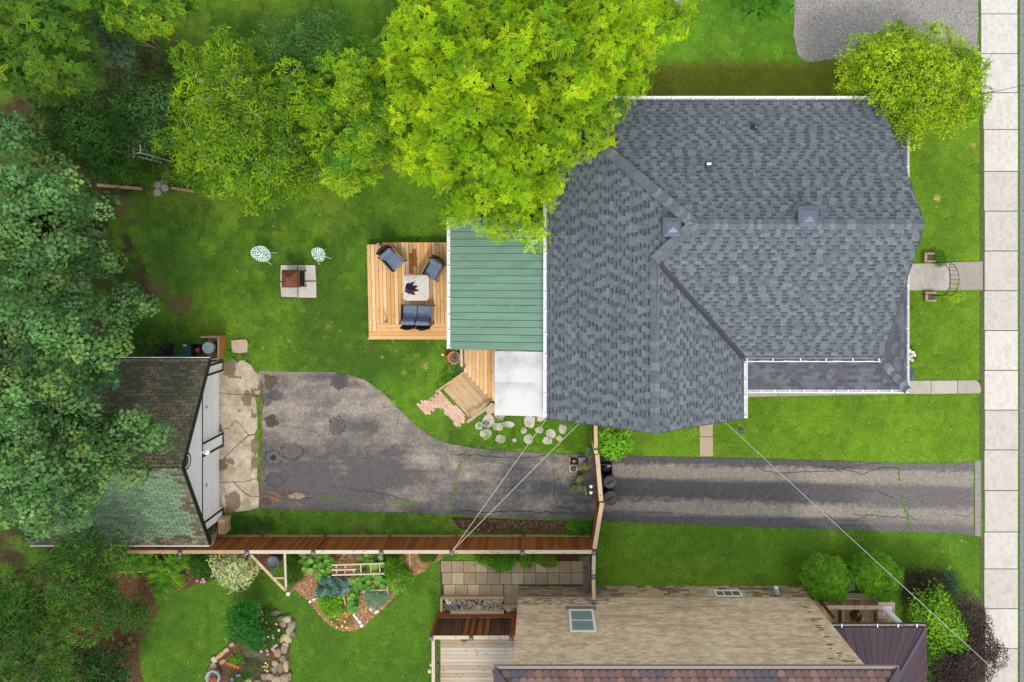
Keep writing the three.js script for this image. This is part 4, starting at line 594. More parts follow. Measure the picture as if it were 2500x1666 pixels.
// ---------- garage ----------
{
  const t = thing('garage', 'garage with mossy shingle roof, white doors and black trim under the maple', 'garage');
  const hE = 2.02, hP = 4.0, xf = -12.75, xb = -19.6, z0 = 3.6, z1 = 10.64, zc = (z0 + z1) / 2, s = (hP - hE) / (zc - z0), wX = -13.32, gX = -13.03, w0 = 3.91, w1 = 10.33;
  mesh('wall', box(wX - 6, wX - 0.06, 0, hE + 0.12, w0, w1), M.whitePlain, t);
  const roof = sub(t, 'roof'), X = V(1, 0, 0), fN = face(V(xb, hE, z0), X, V(0, 0, 1), s, [[xb, z0], [xf, z0], [xf, zc], [xb, zc]]), fS = face(V(xb, hE, z1), X, V(0, 0, -1), s, [[xb, z1], [xf, z1], [xf, zc], [xb, zc]]);
  for (const f of [fN, fS]) mesh('roof_deck', prism(f.poly, -0.07, 0, (x, z) => f.hAt(x, z)), std(rgb(46, 42, 34), 1), roof);
  const tl = []; const sx = f => f === fN;
  for (const f of [fN, fS]) for (let b = 0, k = 0; b < f.vmax - 0.03; b += 0.13, k++) for (let a = (k % 2) * -0.15 - 0.01; a < xf - xb; a += 0.305) {
    const b1 = Math.min(b + 0.117, f.vmax - 0.01), front = xf - xb - a, n = fbm(a * 0.8, b * 1.4, sx(f) ? 71 : 72, 3), e = Math.min(front, b * 1.3, (f.vmax - b) * 1.6);
    let c = sx(f) ? pick([rgb(104, 102, 84), rgb(94, 93, 76), rgb(114, 112, 94), rgb(98, 91, 76)]) : pick([rgb(110, 138, 108), rgb(103, 130, 101), rgb(117, 145, 114), rgb(97, 122, 95)]);
    if (!sx(f) && e < 0.1 + n * 0.75 && R() < 0.85) c = pick([rgb(98, 88, 70), rgb(112, 104, 82), rgb(84, 74, 60), rgb(120, 130, 100)]);
    quad(f, a, a + 0.287, b, b1, 0.001, rr(0.008, 0.016), c, tl, front < 5.2 ? 1 : 0.2);
  }
  emitTiles(roof, 'shingle', tl, M.moss, 300);
  { // moss clumps along courses
    const g = new THREE.IcosahedronGeometry(1, 0), n = 3800, im = new THREE.InstancedMesh(g, std([1, 1, 1], 1), n), m = new THREE.Matrix4(), q = new THREE.Quaternion(), c = new THREE.Color(); for (let k = 0; k < n; k++) { const f = k % 7 < 5 ? fN : fS; let b = R() < 0.6 ? Math.floor(R() * f.vmax / 0.13) * 0.13 : R() * f.vmax; if (f === fS && R() < 0.6) b = R() < 0.5 ? R() ** 2 * 0.5 : f.vmax - R() ** 2 * 0.5; const sc = rr(0.008, 0.03); q.setFromEuler(new THREE.Euler(R() * 6, R() * 6, 0)); m.compose(f.at(R() * (xf - xb), clamp(b, 0.01, f.vmax - 0.02), 0.014), q, V(sc * 1.5, sc * 0.6, sc)); im.setMatrixAt(k, m); const gr = pick([[0.11, 0.1, 0.05], [0.07, 0.07, 0.035], [0.2, 0.19, 0.13], [0.05, 0.045, 0.03]]); im.setColorAt(k, c.setRGB(...gr)); }
    im.name = 'moss'; im.userData.kind = 'stuff'; im.castShadow = im.receiveShadow = true; roof.add(im);
  }
  for (const z of [z0, z1]) { mesh('barge_board', beam(V(xf + 0.012, hE - 0.06, z), V(xf + 0.012, hP - 0.06, zc), 0.03, 0.18), M.black, t, true); }
  gutter(t, V(xb, hE, z0), V(xf, hE, z0), V(0, 0, -1), M.whitePlain, 0.09, 9, false, M.soil); gutter(t, V(xb, hE, z1), V(xf, hE, z1), V(0, 0, 1), M.whitePlain, 0.05, 9, false, M.soil);
  // gable, standing forward of the doors
  const gz = h => (h - hE) / s, o = [], hb = 2.0, base0 = w0 - 0.15, base1 = w1 + 0.15;
  mesh('gable', (() => { const p = [[base0, hb], [base1, hb], [base1, hE + s * (z1 - base1) - 0.05], [zc, hP - 0.09], [base0, hE + s * (base0 - z0) - 0.05]], sh = new THREE.Shape(p.map(q => new THREE.Vector2(-q[0], q[1]))), g = new THREE.ExtrudeGeometry(sh, { depth: 0.25, bevelEnabled: false }); g.rotateY(Math.PI / 2); g.translate(gX - 0.25, 0, 0); return g; })(), M.whitePlain, t);
  mesh('gable_trim', box(gX + 0.001, gX + 0.02, hb - 0.03, hb + 0.015, base0, base1), M.black, t);
  const win = sub(t, 'round_window'), wy = 3.22; mesh('frame', (() => { const g = new THREE.TorusGeometry(0.29, 0.035, 8, 32); g.rotateY(Math.PI / 2); g.translate(gX + 0.02, wy, zc); return g; })(), M.black, win); mesh('inner_frame', (() => { const g = new THREE.TorusGeometry(0.24, 0.03, 8, 32); g.rotateY(Math.PI / 2); g.translate(gX + 0.012, wy, zc); return g; })(), M.whitePlain, win); mesh('pane', (() => { const g = new THREE.CylinderGeometry(0.23, 0.23, 0.02, 28); g.rotateZ(Math.PI / 2); g.translate(gX + 0.005, wy, zc); return g; })(), std(rgb(70, 84, 88), 0.1, { metalness: 0.1 }), win);
  const lamp = sub(t, 'wall_lamp'); mesh('bracket', box(gX, gX + 0.12, 1.98, 2.02, zc - 0.03, zc + 0.03), M.whitePlain, lamp); mesh('shade', lathe([[0.02, 0.12], [0.09, 0.08], [0.13, 0], [0.12, 0], [0, 0.06]], V(gX + 0.14, 1.95, zc), 16), M.whitePlain, lamp);
  // doors and pilasters
  for (const [a, b] of [[4.32, 6.83], [7.4, 9.93]]) { const d = sub(t, 'garage_door'); for (let k = 0; k < 4; k++) mesh('door_panel', box(wX - 0.05, wX + 0.0, 0.03 + k * 0.49, 0.03 + k * 0.49 + 0.48, a, b), M.whitePlain, d); for (let k = 0; k < 4; k++) for (let i = 0; i < 5; i++) mesh('raised_panel', box(wX, wX + 0.008, 0.1 + k * 0.49, 0.42 + k * 0.49, a + 0.06 + i * (b - a) / 5, a + (i + 1) * (b - a) / 5 - 0.06), M.whitePlain, d); mesh('handle', rbox(0.03, 0.05, 0.12, 0.01, wX + 0.02, 1.1, (a + b) / 2), M.ventMetal, d); }
  for (const [a, b] of [[3.88, 4.32], [6.83, 7.4], [9.93, 10.4]]) { const p = sub(t, 'pilaster'); mesh('face', box(wX - 0.05, -13.16, 0, 2.0, a, b), M.whitePlain, p); mesh('trim', [box(-13.159, -13.13, 0, 2.0, a, a + 0.08), box(-13.159, -13.13, 0, 2.0, b - 0.08, b), box(-13.159, -13.128, 0.0, 0.09, a + 0.081, b - 0.081)], M.black, p); }
}
{ // things beside the garage
  const cr = thing('wooden_crate', 'open wooden crate box with chipboard side beside the garage corner', 'crate'), h = 0.62, x0 = wx(489, h), x1 = wx(532, h), z0 = wz(822, h), z1 = wz(878, h), osb = wood(woodNew, 0xc89a62);
  mesh('side_panel', box(x1, x1 + 0.03, 0.02, h, z0, z1), osb, cr); mesh('back_panel', box(x0, x1, 0.02, h, z0, z0 + 0.03), osb, cr); mesh('front_panel', box(x0 + 0.4, x1, 0.02, h, z1 - 0.03, z1), M.oldWood[0], cr);
  for (const [a, b] of [[V(x1 + 0.015, h + 0.012, z0), V(x1 + 0.015, h + 0.012, z1)], [V(x0, h + 0.012, z0 + 0.02), V(x1 - 0.03, h + 0.012, z0 + 0.02)], [V(x0 + 0.4, h + 0.012, z1 - 0.015), V(x1 - 0.03, h + 0.012, z1 - 0.015)]]) plank(cr, 'top_edge', a, b, 0.05, 0.024, M.deckGrey[2]);
  mesh('floor', box(x0, x1, 0.01, 0.04, z0 + 0.03, z1 - 0.03), M.oldWood[1], cr);
  const bk = thing('pail', 'large grey lidded pail standing in the wooden crate', 'pail'), p = P(506, 850, 0.66), gm = std(rgb(176, 182, 190), 0.5); mesh('bucket', lathe([[0, 0.04], [0.2, 0.04], [0.225, 0.6], [0.215, 0.6]], V(p.x, 0, p.z), 28), std(rgb(120, 126, 134), 0.5), bk); mesh('lid', lathe([[0.235, 0.58], [0.24, 0.62], [0.225, 0.645], [0.2, 0.635], [0, 0.64]], V(p.x, 0, p.z), 28), gm, bk); mesh('handle', tube([V(p.x + 0.05, 0.5, p.z - 0.235), V(p.x + 0.22, 0.52, p.z - 0.1), V(p.x + 0.24, 0.5, p.z + 0.08), V(p.x + 0.1, 0.5, p.z + 0.225)], 0.008, 6), gm, bk); mesh('lid_print', [box(p.x - 0.13, p.x + 0.03, 0.641, 0.643, p.z - 0.006, p.z + 0.006), box(p.x - 0.1, p.x + 0.06, 0.641, 0.643, p.z - 0.05, p.z - 0.042)], std(rgb(120, 124, 132), 0.6), bk);
  const gb = thing('composter', 'dark green plastic bin with yellow label beside the garage wall', 'bin'), q = P(451, 857, 0.55); mesh('body', rbox(0.38, 0.5, 0.5, 0.1, q.x, 0.27, q.z), std(rgb(14, 66, 62), 0.45), gb); mesh('lid', rbox(0.36, 0.05, 0.46, 0.02, q.x, 0.535, q.z), std(rgb(16, 74, 68), 0.45), gb); mesh('yellow_label', box(q.x - 0.07, q.x + 0.07, 0.5, 0.566, q.z - 0.25, q.z - 0.19), std(rgb(226, 200, 30), 0.5), gb);
  const tp = thing('plastic_tub', 'black plastic tub between green bin and grey pail', 'tub'), u = P(474, 855, 0.45); mesh('tub', lathe([[0, 0.02], [0.2, 0.02], [0.25, 0.45], [0.235, 0.45], [0.19, 0.08], [0, 0.08]], V(u.x, 0, u.z), 24), M.blackPlastic, tp);
  const bag = thing('plastic_bag', 'crumpled pink plastic bag lying in the black tub', 'bag'), bg = new THREE.IcosahedronGeometry(0.13, 3), bp = bg.attributes.position; for (let i = 0; i < bp.count; i++) { const x = bp.getX(i), y = bp.getY(i), z = bp.getZ(i), k = 0.7 + 0.6 * fbm(x * 20 + 5, z * 20 + y * 13, 81, 3); bp.setXYZ(i, x * k, y * k * 0.7, z * k * 1.2); } bg.computeVertexNormals(); bg.translate(u.x + 0.04, 0.2, u.z + 0.04); mesh('bag_body', bg, std(rgb(206, 80, 128), 0.4, { map: gMid }), bag); mesh('bag_knot', lathe([[0, 0], [0.03, 0.02], [0.015, 0.06], [0.05, 0.1], [0, 0.09]], V(u.x + 0.05, 0.26, u.z + 0.02), 9), std(rgb(220, 120, 160), 0.4), bag);
  const wb = thing('wheelbarrow', 'dark tub wheelbarrow with metal handles against the garage', 'wheelbarrow'), v = P(402, 855, 0.5); mesh('tray', (() => { const g = lathe([[0, 0.25], [0.26, 0.25], [0.46, 0.55], [0.44, 0.55], [0.25, 0.29], [0, 0.29]], V(0, 0, 0), 4); g.rotateY(Math.PI / 4); g.scale(1.15, 1, 0.75); g.translate(v.x, 0, v.z); return g; })(), std(rgb(26, 30, 46), 0.5), wb); for (const k of [-1, 1]) { mesh('handle', tube([V(v.x - 0.4, 0.22, v.z + k * 0.08), V(v.x + 0.2, 0.24, v.z + k * 0.2), V(v.x + 0.62, 0.5, v.z + k * 0.24)], 0.016, 6), std(rgb(150, 150, 146), 0.4, { metalness: 0.6 }), wb); mesh('leg', rod(V(v.x + 0.2, 0.24, v.z + k * 0.18), V(v.x + 0.26, 0, v.z + k * 0.18), 0.014), M.iron, wb); } mesh('wheel', (() => { const g = new THREE.TorusGeometry(0.13, 0.045, 8, 20); g.translate(v.x - 0.48, 0.175, v.z); return g; })(), M.blackPlastic, wb);
  const fx = thing('planter_crate', 'slatted brown wooden crate between garage corner and fence', 'crate'), a = P(536, 1285, 0.45); for (let k = 0; k < 5; k++) mesh('slat', box(a.x - 0.02, a.x + 0.26, 0.02 + k * 0.11, 0.11 + k * 0.11, a.z - 0.3, a.z + 0.3), M.oldWood[k % 3], fx);
  const st = thing('wooden_stakes', 'two pale sticks leaning between the garage corner and fence', 'stakes'); mesh('stake', rod(P(520, 1330, 1.2), P(532, 1284, 0), 0.014), M.paleWood, st); mesh('stake', rod(P(516, 1334, 1.3), P(524, 1284, 0), 0.014), M.paleWood, st);
}
// ---------- fences ----------
const capM = M.capGrey;
function fencePost(t, x, z, h, m = M.fenceBrown[0], cap = true, s = 0.1) { mesh('post', box(x - s / 2, x + s / 2, 0, h, z - s / 2, z + s / 2), m, t); if (cap) { const g = sub(t, 'post_cap'); mesh('cap_base', rbox(0.17, 0.05, 0.17, 0.012, x, h + 0.02, z), capM, g); mesh('cap_top', (() => { const q = new THREE.ConeGeometry(0.085, 0.05, 4); q.rotateY(Math.PI / 4); q.translate(x, h + 0.07, z); return q; })(), std(rgb(110, 116, 130), 0.4), g); } }
function fenceRun(t, a, b, h, mats, side, capMat, gap = 0.145, kick = true) { // a, b: [x, z]; planks on the side given by (-dz, dx) * side
  const A = V(a[0], 0, a[1]), B = V(b[0], 0, b[1]), d = B.clone().sub(A), L = d.length(); d.normalize(); const n = V(-d.z, 0, d.x).multiplyScalar(side), k = Math.max(1, Math.round(L / gap)), w = L / k;
  for (let i = 0; i < k; i++) { const c = A.clone().addScaledVector(d, (i + 0.5) * w).addScaledVector(n, 0.035 + rr(-0.002, 0.002)); plank(t, 'plank', c.clone().setY(0.06), c.clone().setY(h - 0.02), w - 0.006, 0.02, pick(mats), n); }
  for (const y of [0.22, h - 0.12]) plank(t, 'rail', A.clone().setY(y), B.clone().setY(y), 0.04, 0.09, mats[0]);
  plank(t, 'top_board', A.clone().setY(h), B.clone().setY(h), 0.14, 0.035, capMat, UP, 0.004);
  if (kick) plank(t, 'kick_board', A.clone().addScaledVector(n, 0.05).setY(0.09), B.clone().addScaledVector(n, 0.05).setY(0.09), 0.02, 0.16, M.oldWood[1]);
}
{
  const h = 1.55, z = wz(1348, h), px = [305, 440, 603, 765, 931, 1103, 1275, 1450], t = thing('privacy_fence', 'long stained brown plank fence with pale top boards between the two yards', 'fence');
  for (let i = 1; i < px.length; i++) fenceRun(t, [wx(px[i - 1], h) + 0.06, z], [wx(px[i], h) - 0.06, z], h, M.fenceBrown, -1, i < 3 ? M.oldWood[1] : M.deckGrey[i % 4]);
  px.forEach((x, i) => fencePost(t, wx(x, h), z + 0.03, h + 0.02, M.fenceBrown[2]));
  for (const x of px.slice(1)) plank(t, 'post_cover', V(wx(x, h), 0.05, z - 0.075), V(wx(x, h), h, z - 0.075), 0.11, 0.03, M.fenceBrown[2], V(0, 0, 1));
  // fence from the house, the bent gate, fence to the neighbour's wall
  const g1 = thing('side_fence', 'short plank fence with wide pale top board against the house gable', 'fence'), a = P(1454, 1030, h), b = P(1455, 1097, h); fenceRun(g1, [a.x, a.z], [b.x, b.z - 0.04], h, M.fenceBrown, 1, M.tanWood, 0.145, false); fencePost(g1, P(1455, 1104, h).x, P(1455, 1104, h).z, h + 0.02, M.deckGrey[0], false, 0.13);
  const gate = (label, p, q) => { const t2 = thing('driveway_gate', label, 'gate'), A = P(...p, h), B = P(...q, h), d = B.clone().sub(A).setY(0).normalize(), n = V(-d.z, 0, d.x); fenceRun(t2, [A.x, A.z], [B.x, B.z], h, M.fenceDark.concat(M.fenceBrown), 1, M.tanWood, 0.145, false); plank(t2, 'outer_rail', A.clone().addScaledVector(n, -0.085).setY(h - 0.05), B.clone().addScaledVector(n, -0.085).setY(h - 0.05), 0.025, 0.06, M.paleWood); plank(t2, 'brace', A.clone().addScaledVector(n, 0.06).setY(0.25), B.clone().addScaledVector(n, 0.06).setY(h - 0.2), 0.03, 0.09, M.fenceBrown[2]); mesh('latch', rbox(0.05, 0.08, 0.14, 0.01, B.x, h - 0.25, B.z), M.iron, t2); };
  gate('driveway gate leaf beside the black garbage cans', [1457, 1110], [1467, 1224]); gate('driveway gate leaf swung toward the corner of the long fence', [1469, 1228], [1451, 1340]);
  const g3 = thing('side_fence', 'narrow fence with pale top board from the long fence to the brick house', 'fence'), c = [P(1450, 1350, h), P(1449, 1408, h), P(1450, 1470, h)];
  for (let i = 1; i < 3; i++) fenceRun(g3, [c[i - 1].x, c[i - 1].z + 0.1], [c[i].x, c[i].z - 0.08], h, M.fenceDark, 1, i === 1 ? M.deckGrey[1] : M.tanWood); c.slice(1).forEach(p => fencePost(g3, p.x, p.z, h + 0.02, M.fenceBrown[2]));
}
// ---------- foliage ----------
function leafBag() { const pos = [], col = []; return {
  leaf(p, d, n, L, W, c, fold = 0.25, bend = 0) { // four-cornered leaf: base p, way d, face n
    const s = d.clone().cross(n).normalize(), m = p.clone().addScaledVector(d, L * 0.45).addScaledVector(n, fold * W * -0.5), t = p.clone().addScaledVector(d, L).addScaledVector(n, -bend * L), a = m.clone().addScaledVector(s, W / 2).addScaledVector(n, fold * W), b = m.clone().addScaledVector(s, -W / 2).addScaledVector(n, fold * W);
    for (const v of [p, a, t, p, t, b]) pos.push(v.x, v.y, v.z), col.push(...c);
  },
  fan(p, d, n, L, c, pts = [[0, 0.62, -0.22], [0, 1, 0]]) { // lobed leaf
    const s = d.clone().cross(n).normalize(), o = [[0.05, -0.12], [0.1, -0.42], [0.36, -0.36], [0.5, -0.6], [0.66, -0.26], [1, 0], [0.66, 0.26], [0.5, 0.6], [0.36, 0.36], [0.1, 0.42], [0.05, 0.12]].map(([u, v]) => p.clone().addScaledVector(d, u * L).addScaledVector(s, v * L).addScaledVector(n, -0.25 * L * (u * u * 0.5 + v * v)));
    const c0 = p.clone().addScaledVector(d, 0.3 * L); for (let i = 1; i < o.length; i++) for (const v of [c0, o[i - 1], o[i]]) pos.push(v.x, v.y, v.z), col.push(...c);
  },
  raw(a, b, c, k) { if (b.clone().sub(a).cross(c.clone().sub(a)).y < 0) [b, c] = [c, b]; for (const v of [a, b, c]) pos.push(v.x, v.y, v.z), col.push(...k); },
  geo(up = 0) { const g = new THREE.BufferGeometry(); g.setAttribute('position', new THREE.Float32BufferAttribute(pos, 3)); g.setAttribute('color', new THREE.Float32BufferAttribute(col, 3)); g.computeVertexNormals(); if (up) { const n = g.attributes.normal; for (let i = 0; i < n.count; i++) { const v = V(n.getX(i) * (n.getY(i) < 0 ? -1 : 1), Math.abs(n.getY(i)) + up, n.getZ(i) * (n.getY(i) < 0 ? -1 : 1)).normalize(); n.setXYZ(i, v.x, v.y, v.z); } } return g; } }; }
const rndDir = () => { const z = rr(-1, 1), a = R() * 6.283, s = Math.sqrt(1 - z * z); return V(s * Math.cos(a), z, s * Math.sin(a)); };
const tone = (base, v = 0.3) => { const k = 1 + (R() - 0.5) * 2 * v, y = (R() - 0.5) * 0.14; return [base[0] * k * (1 + y), base[1] * k, base[2] * k]; };
function pinnate(L, pairs, ll, lw, n, droop = 0.6, cols = [[1, 1, 1]]) { // rosette of feather-shaped leaves
  const b = leafBag();
  for (let i = 0; i < n; i++) {
    const a = i * 2.4 + rr(-0.3, 0.3), el = rr(-0.1, 0.75), l = L * rr(0.7, 1.1), o = V(Math.cos(a), 0, Math.sin(a)), pts = [], c = tone(pick(cols), 0.22);
    for (let k = 0; k <= 6; k++) { const t = k / 6; pts.push(o.clone().multiplyScalar(l * t * Math.cos(el * (1 - t))).setY(l * (t * Math.sin(el) - droop * t * t * 0.55))); }
    const cv = new THREE.CatmullRomCurve3(pts);
    for (let k = 0; k < pairs; k++) { const t = 0.16 + 0.8 * k / (pairs - 1), p = cv.getPoint(t), d = cv.getTangent(t), s = d.clone().cross(UP).normalize(), nn = s.clone().cross(d).normalize(), sz = ll * (0.65 + 0.5 * Math.sin(Math.PI * (0.15 + 0.8 * t))); for (const g of [-1, 1]) b.leaf(p, s.clone().multiplyScalar(g).addScaledVector(d, 0.55).addScaledVector(nn, rr(-0.25, 0.1)).normalize(), nn, sz, lw, tone(c, 0.12), 0.2, 0.15); }
    b.leaf(cv.getPoint(0.97), cv.getTangent(1), UP, ll, lw, c);
  }
  return b.geo();
}
function narrow(n, l, w, rad, cols, sprays = 5) { const b = leafBag(); for (let s = 0; s < sprays; s++) { const a = s / sprays * 6.283 + R(), el = rr(0.15, 1.2), o = V(Math.cos(a) * Math.cos(el), Math.sin(el), Math.sin(a) * Math.cos(el)), c = tone(pick(cols), 0.2); for (let i = 0; i < n / sprays; i++) { const t = rr(0.2, 1), p = o.clone().multiplyScalar(rad * t), d = o.clone().multiplyScalar(0.55).add(rndDir().multiplyScalar(0.9)).normalize(), nn = rndDir().add(UP).normalize(); b.leaf(p, d, nn, l * rr(0.7, 1.2), w, tone(c, 0.15), 0.15, 0.2); } } return b.geo(); }
function maple(n, l, rad, cols) { const b = leafBag(); for (let i = 0; i < n; i++) { const a = i * 2.4, r = rad * Math.sqrt((i + 0.5) / n), p = V(Math.cos(a) * r * 0.75, -0.35 * r * r / rad + rr(-0.06, 0.08), Math.sin(a) * r * 0.75), d = V(Math.cos(a + rr(-0.6, 0.6)), rr(-0.55, 0.1), Math.sin(a + rr(-0.6, 0.6))).normalize(), nn = UP.clone().add(rndDir().multiplyScalar(0.45)).normalize(); b.fan(p, d, nn, l * rr(0.75, 1.15), tone(pick(cols), 0.2)); } return b.geo(); }
function ovate(n, l, w, rad, cols, up = 0.5, bend = 0.25) { const b = leafBag(); for (let i = 0; i < n; i++) { const o = rndDir(); o.y = Math.abs(o.y) * 0.8 + 0.05; o.normalize(); const p = o.clone().multiplyScalar(rad * rr(0.35, 1)), d = o.clone().setY(o.y * up).add(rndDir().multiplyScalar(0.5)).normalize(), nn = UP.clone().multiplyScalar(0.8).add(rndDir().multiplyScalar(0.7)).normalize(); b.leaf(p, d, nn, l * rr(0.7, 1.2), w * rr(0.8, 1.15), tone(pick(cols), 0.2), 0.2, bend); } return b.geo(); }

const mtx = new THREE.Matrix4(), qtn = new THREE.Quaternion(), q2 = new THREE.Quaternion(), clr = new THREE.Color();
function cloud(parent, name, geo, list, mat = LEAF) { // list: {p, n, s, c}
  const im = new THREE.InstancedMesh(geo, mat, list.length);
  list.forEach((l, i) => { qtn.setFromUnitVectors(UP, l.n).multiply(q2.setFromAxisAngle(UP, R() * 6.283)); mtx.compose(l.p, qtn, V(l.s, l.s, l.s)); im.setMatrixAt(i, mtx); im.setColorAt(i, clr.setRGB(...l.c)); });
  im.name = name; im.castShadow = im.receiveShadow = true; im.userData.kind = 'stuff'; parent.add(im); return im;
}
// species: clump variants and leaf colours (linear albedo)
const one = [[1, 1, 1]];
const SP = {
  walnut: [pinnate(0.3, 8, 0.085, 0.024, 7, 0.6, one), pinnate(0.27, 8, 0.08, 0.023, 8, 0.8, one), pinnate(0.32, 9, 0.08, 0.023, 6, 0.35, one)],
  ash: [pinnate(0.36, 5, 0.14, 0.055, 9, 0.5, one), pinnate(0.32, 5, 0.13, 0.05, 10, 0.6, one)],
  willow: [narrow(38, 0.2, 0.038, 0.26, one), narrow(36, 0.19, 0.036, 0.28, one, 6)],
  maple: [maple(20, 0.135, 0.4, one), maple(18, 0.13, 0.36, one), maple(16, 0.14, 0.34, one)],
  broad: [ovate(34, 0.1, 0.05, 0.24, one), ovate(30, 0.11, 0.05, 0.26, one)],
  small: [ovate(46, 0.055, 0.03, 0.17, one), ovate(42, 0.06, 0.03, 0.18, one)],
  cedar: [ovate(46, 0.05, 0.03, 0.09, one, 0.35), ovate(42, 0.05, 0.03, 0.09, one, 0.35)],
  fern: [pinnate(0.55, 12, 0.1, 0.026, 8, 0.5, one)],
};
function tree(name, label, poly, o) { // crown that fills a photo outline; hE, hT: heights at its rim and middle
  const t = thing(name, label, o.cat || 'tree', o.group), q = o, xs = poly.map(p => p[0]), ys = poly.map(p => p[1]), x0 = Math.min(...xs), x1 = Math.max(...xs), y0 = Math.min(...ys), y1 = Math.max(...ys), lobes = [], dm = q.dmax || Math.min(x1 - x0, y1 - y0) * 0.42, lr = q.lobe, lpx = lr * F / (H - q.hE);
  let tries = 0; while (tries < 14000) {
    tries++; const x = rr(x0, x1), y = rr(y0, y1); if (!inPoly(x, y, poly)) continue; const d = edgeD(x, y, poly); if (d < lpx * (q.inset ?? (q.cat ? 0.8 : 0.6))) continue;
    if (lobes.some(l => (l.x - x) ** 2 + (l.y - y) ** 2 < (lpx * q.space) ** 2)) continue;
    const k = clamp(d / dm), h = lerp(q.hE, q.hT, Math.sqrt(1 - (1 - k) ** 2)) + rr(-1, 1) * (q.rough ?? 0.5) * lr; lobes.push({ x, y, h, r: lr * rr(0.7, 1.25), tn: R() });
    if (lobes.length > (q.max || 900)) break;
  }
  if (q.under) { const top = lobes.slice(); let k = 0, g = 0; while (k < top.length * q.under && g++ < 9000) { const x = rr(x0, x1), y = rr(y0, y1); if (!inPoly(x, y, poly)) continue; const d = edgeD(x, y, poly); if (d < lpx * 0.9) continue; const kk = clamp(d / dm); lobes.push({ x, y, h: Math.max(0.6, lerp(q.hE, q.hT, Math.sqrt(1 - (1 - kk) ** 2)) - rr(1.2, 2.4)), r: lr * rr(0.9, 1.3), tn: R() }); k++; } }
  const lists = q.sp.map(() => []);
  for (const l of lobes) {
    const c = P(l.x, l.y, l.h), lobeC = q.cols[Math.floor(l.tn * q.cols.length)], n = Math.round(q.dens * l.r * l.r * 6.3);
    for (let i = 0; i < n; i++) { const base = mixc(lobeC, pick(q.cols), 0.55), z = 1 - (i + 0.5) / n * 1.35, a = i * 2.39996 + l.tn * 9, s = Math.sqrt(Math.max(0, 1 - z * z)), nv = V(s * Math.cos(a), z, s * Math.sin(a)).add(rndDir().multiplyScalar(0.3)).normalize(), rad = l.r * rr(0.72, 1.08); lists[Math.floor(R() * lists.length)].push({ p: V(c.x + nv.x * rad, Math.max(0.1, c.y + nv.y * rad * 0.75), c.z + nv.z * rad), n: nv.clone().add(V(0, q.lift ?? 0.8, 0)).normalize(), s: q.size * rr(0.75, 1.2), c: tone(R() < (q.tip ?? 0.12) * 2 ? mixc(base, q.tipCol || base, rr(0.1, 0.45)) : base, 0.26) }); }
  }
  q.sp.forEach((g, i) => cloud(t, 'crown', g, lists[i], q.mat || LEAF));
  // trunk and limbs
  const m = q.base ? P(q.base[0], q.base[1], 0) : (() => { const k = lobes.reduce((s, l) => { const c = P(l.x, l.y, l.h); s.x += c.x; s.z += c.z; return s; }, { x: 0, z: 0 }); const f = 1 + (q.hE > 2 ? 0.09 : 0); return V(k.x / lobes.length * f, 0, k.z / lobes.length * f); })(), ht = q.hE * 0.8, tr = q.trunk || 0.16, bk = q.bark || M.barkDark;
  if (ht > 0.5) mesh('trunk', [rod(V(m.x, -0.05, m.z), V(m.x + 0.08, ht * 0.6, m.z), tr, tr * 0.72, 9), rod(V(m.x + 0.08, ht * 0.58, m.z), V(m.x, ht, m.z + 0.06), tr * 0.72, tr * 0.5, 9)], bk, t);
  const limbs = []; lobes.forEach((l, i) => { if (i % (q.limbStep || 2)) return; const c = P(l.x, l.y, l.h), b = V(m.x, ht * rr(0.55, 1), m.z), mid = b.clone().lerp(c, 0.5).add(V(rr(-0.3, 0.3), 0.25, rr(-0.3, 0.3))), e = c.clone().add(V(0, l.r * 0.3, 0)); limbs.push(rod(b, mid, tr * 0.32, tr * 0.2, 5), rod(mid, e, tr * 0.2, tr * 0.07, 5)); for (let k = 0; k < (q.twig ? (i % 4 ? 0 : 2) : 3); k++) { const d = rndDir(); d.y = Math.abs(d.y); limbs.push(rod(c.clone().add(V(0, -l.r * 0.2, 0)), c.clone().addScaledVector(d, l.r * (q.twig || 0.95)), q.twig ? 0.018 : tr * 0.07, q.twig ? 0.01 : 0.008, 4)); } });
  if (limbs.length) mesh('limb', limbs, q.limbMat || bk, t);
  return t;
}
const G = {
  bright: [rgb(178, 207, 14), rgb(140, 184, 15), rgb(112, 160, 20), rgb(82, 130, 24), rgb(158, 198, 15)],
  willow: [rgb(152, 190, 34), rgb(124, 168, 36), rgb(98, 146, 38), rgb(82, 128, 38)],
  ash: [rgb(74, 128, 34), rgb(86, 140, 34), rgb(102, 152, 32), rgb(66, 116, 34)],
  maple: [rgb(70, 110, 60), rgb(92, 136, 72), rgb(60, 96, 56), rgb(104, 146, 76), rgb(76, 118, 56)],
  blue: [rgb(82, 118, 82), rgb(72, 108, 76), rgb(64, 98, 68)],
  mid: [rgb(64, 112, 44), rgb(58, 104, 46), rgb(72, 122, 44)],
};
const yellowTip = rgb(202, 214, 36);
const big = { hE: 3.4, hT: 7.4, lobe: 0.38, space: 1.5, under: 1.2, sp: SP.walnut, cols: G.bright, dens: 9.5, inset: 0.4, size: 0.92, tip: 0.1, tipCol: yellowTip, trunk: 0.24, rough: 2.4, lift: 0.4 };
tree('walnut_tree', 'huge bright yellow-green tree with feathery leaves overhanging the grey roof', [[1000, -60], [1500, -60], [1640, -40], [1700, 40], [1672, 90], [1600, 130], [1592, 190], [1530, 240], [1512, 300], [1490, 345], [1440, 385], [1385, 395], [1382, 470], [1340, 510], [1348, 590], [1320, 622], [1270, 570], [1215, 600], [1160, 560], [1100, 548], [1058, 500], [1075, 440], [1010, 440], [960, 380], [945, 300], [950, 200], [930, 110], [960, 30]], { ...big, base: [1250, 330], dmax: 220, max: 420 });
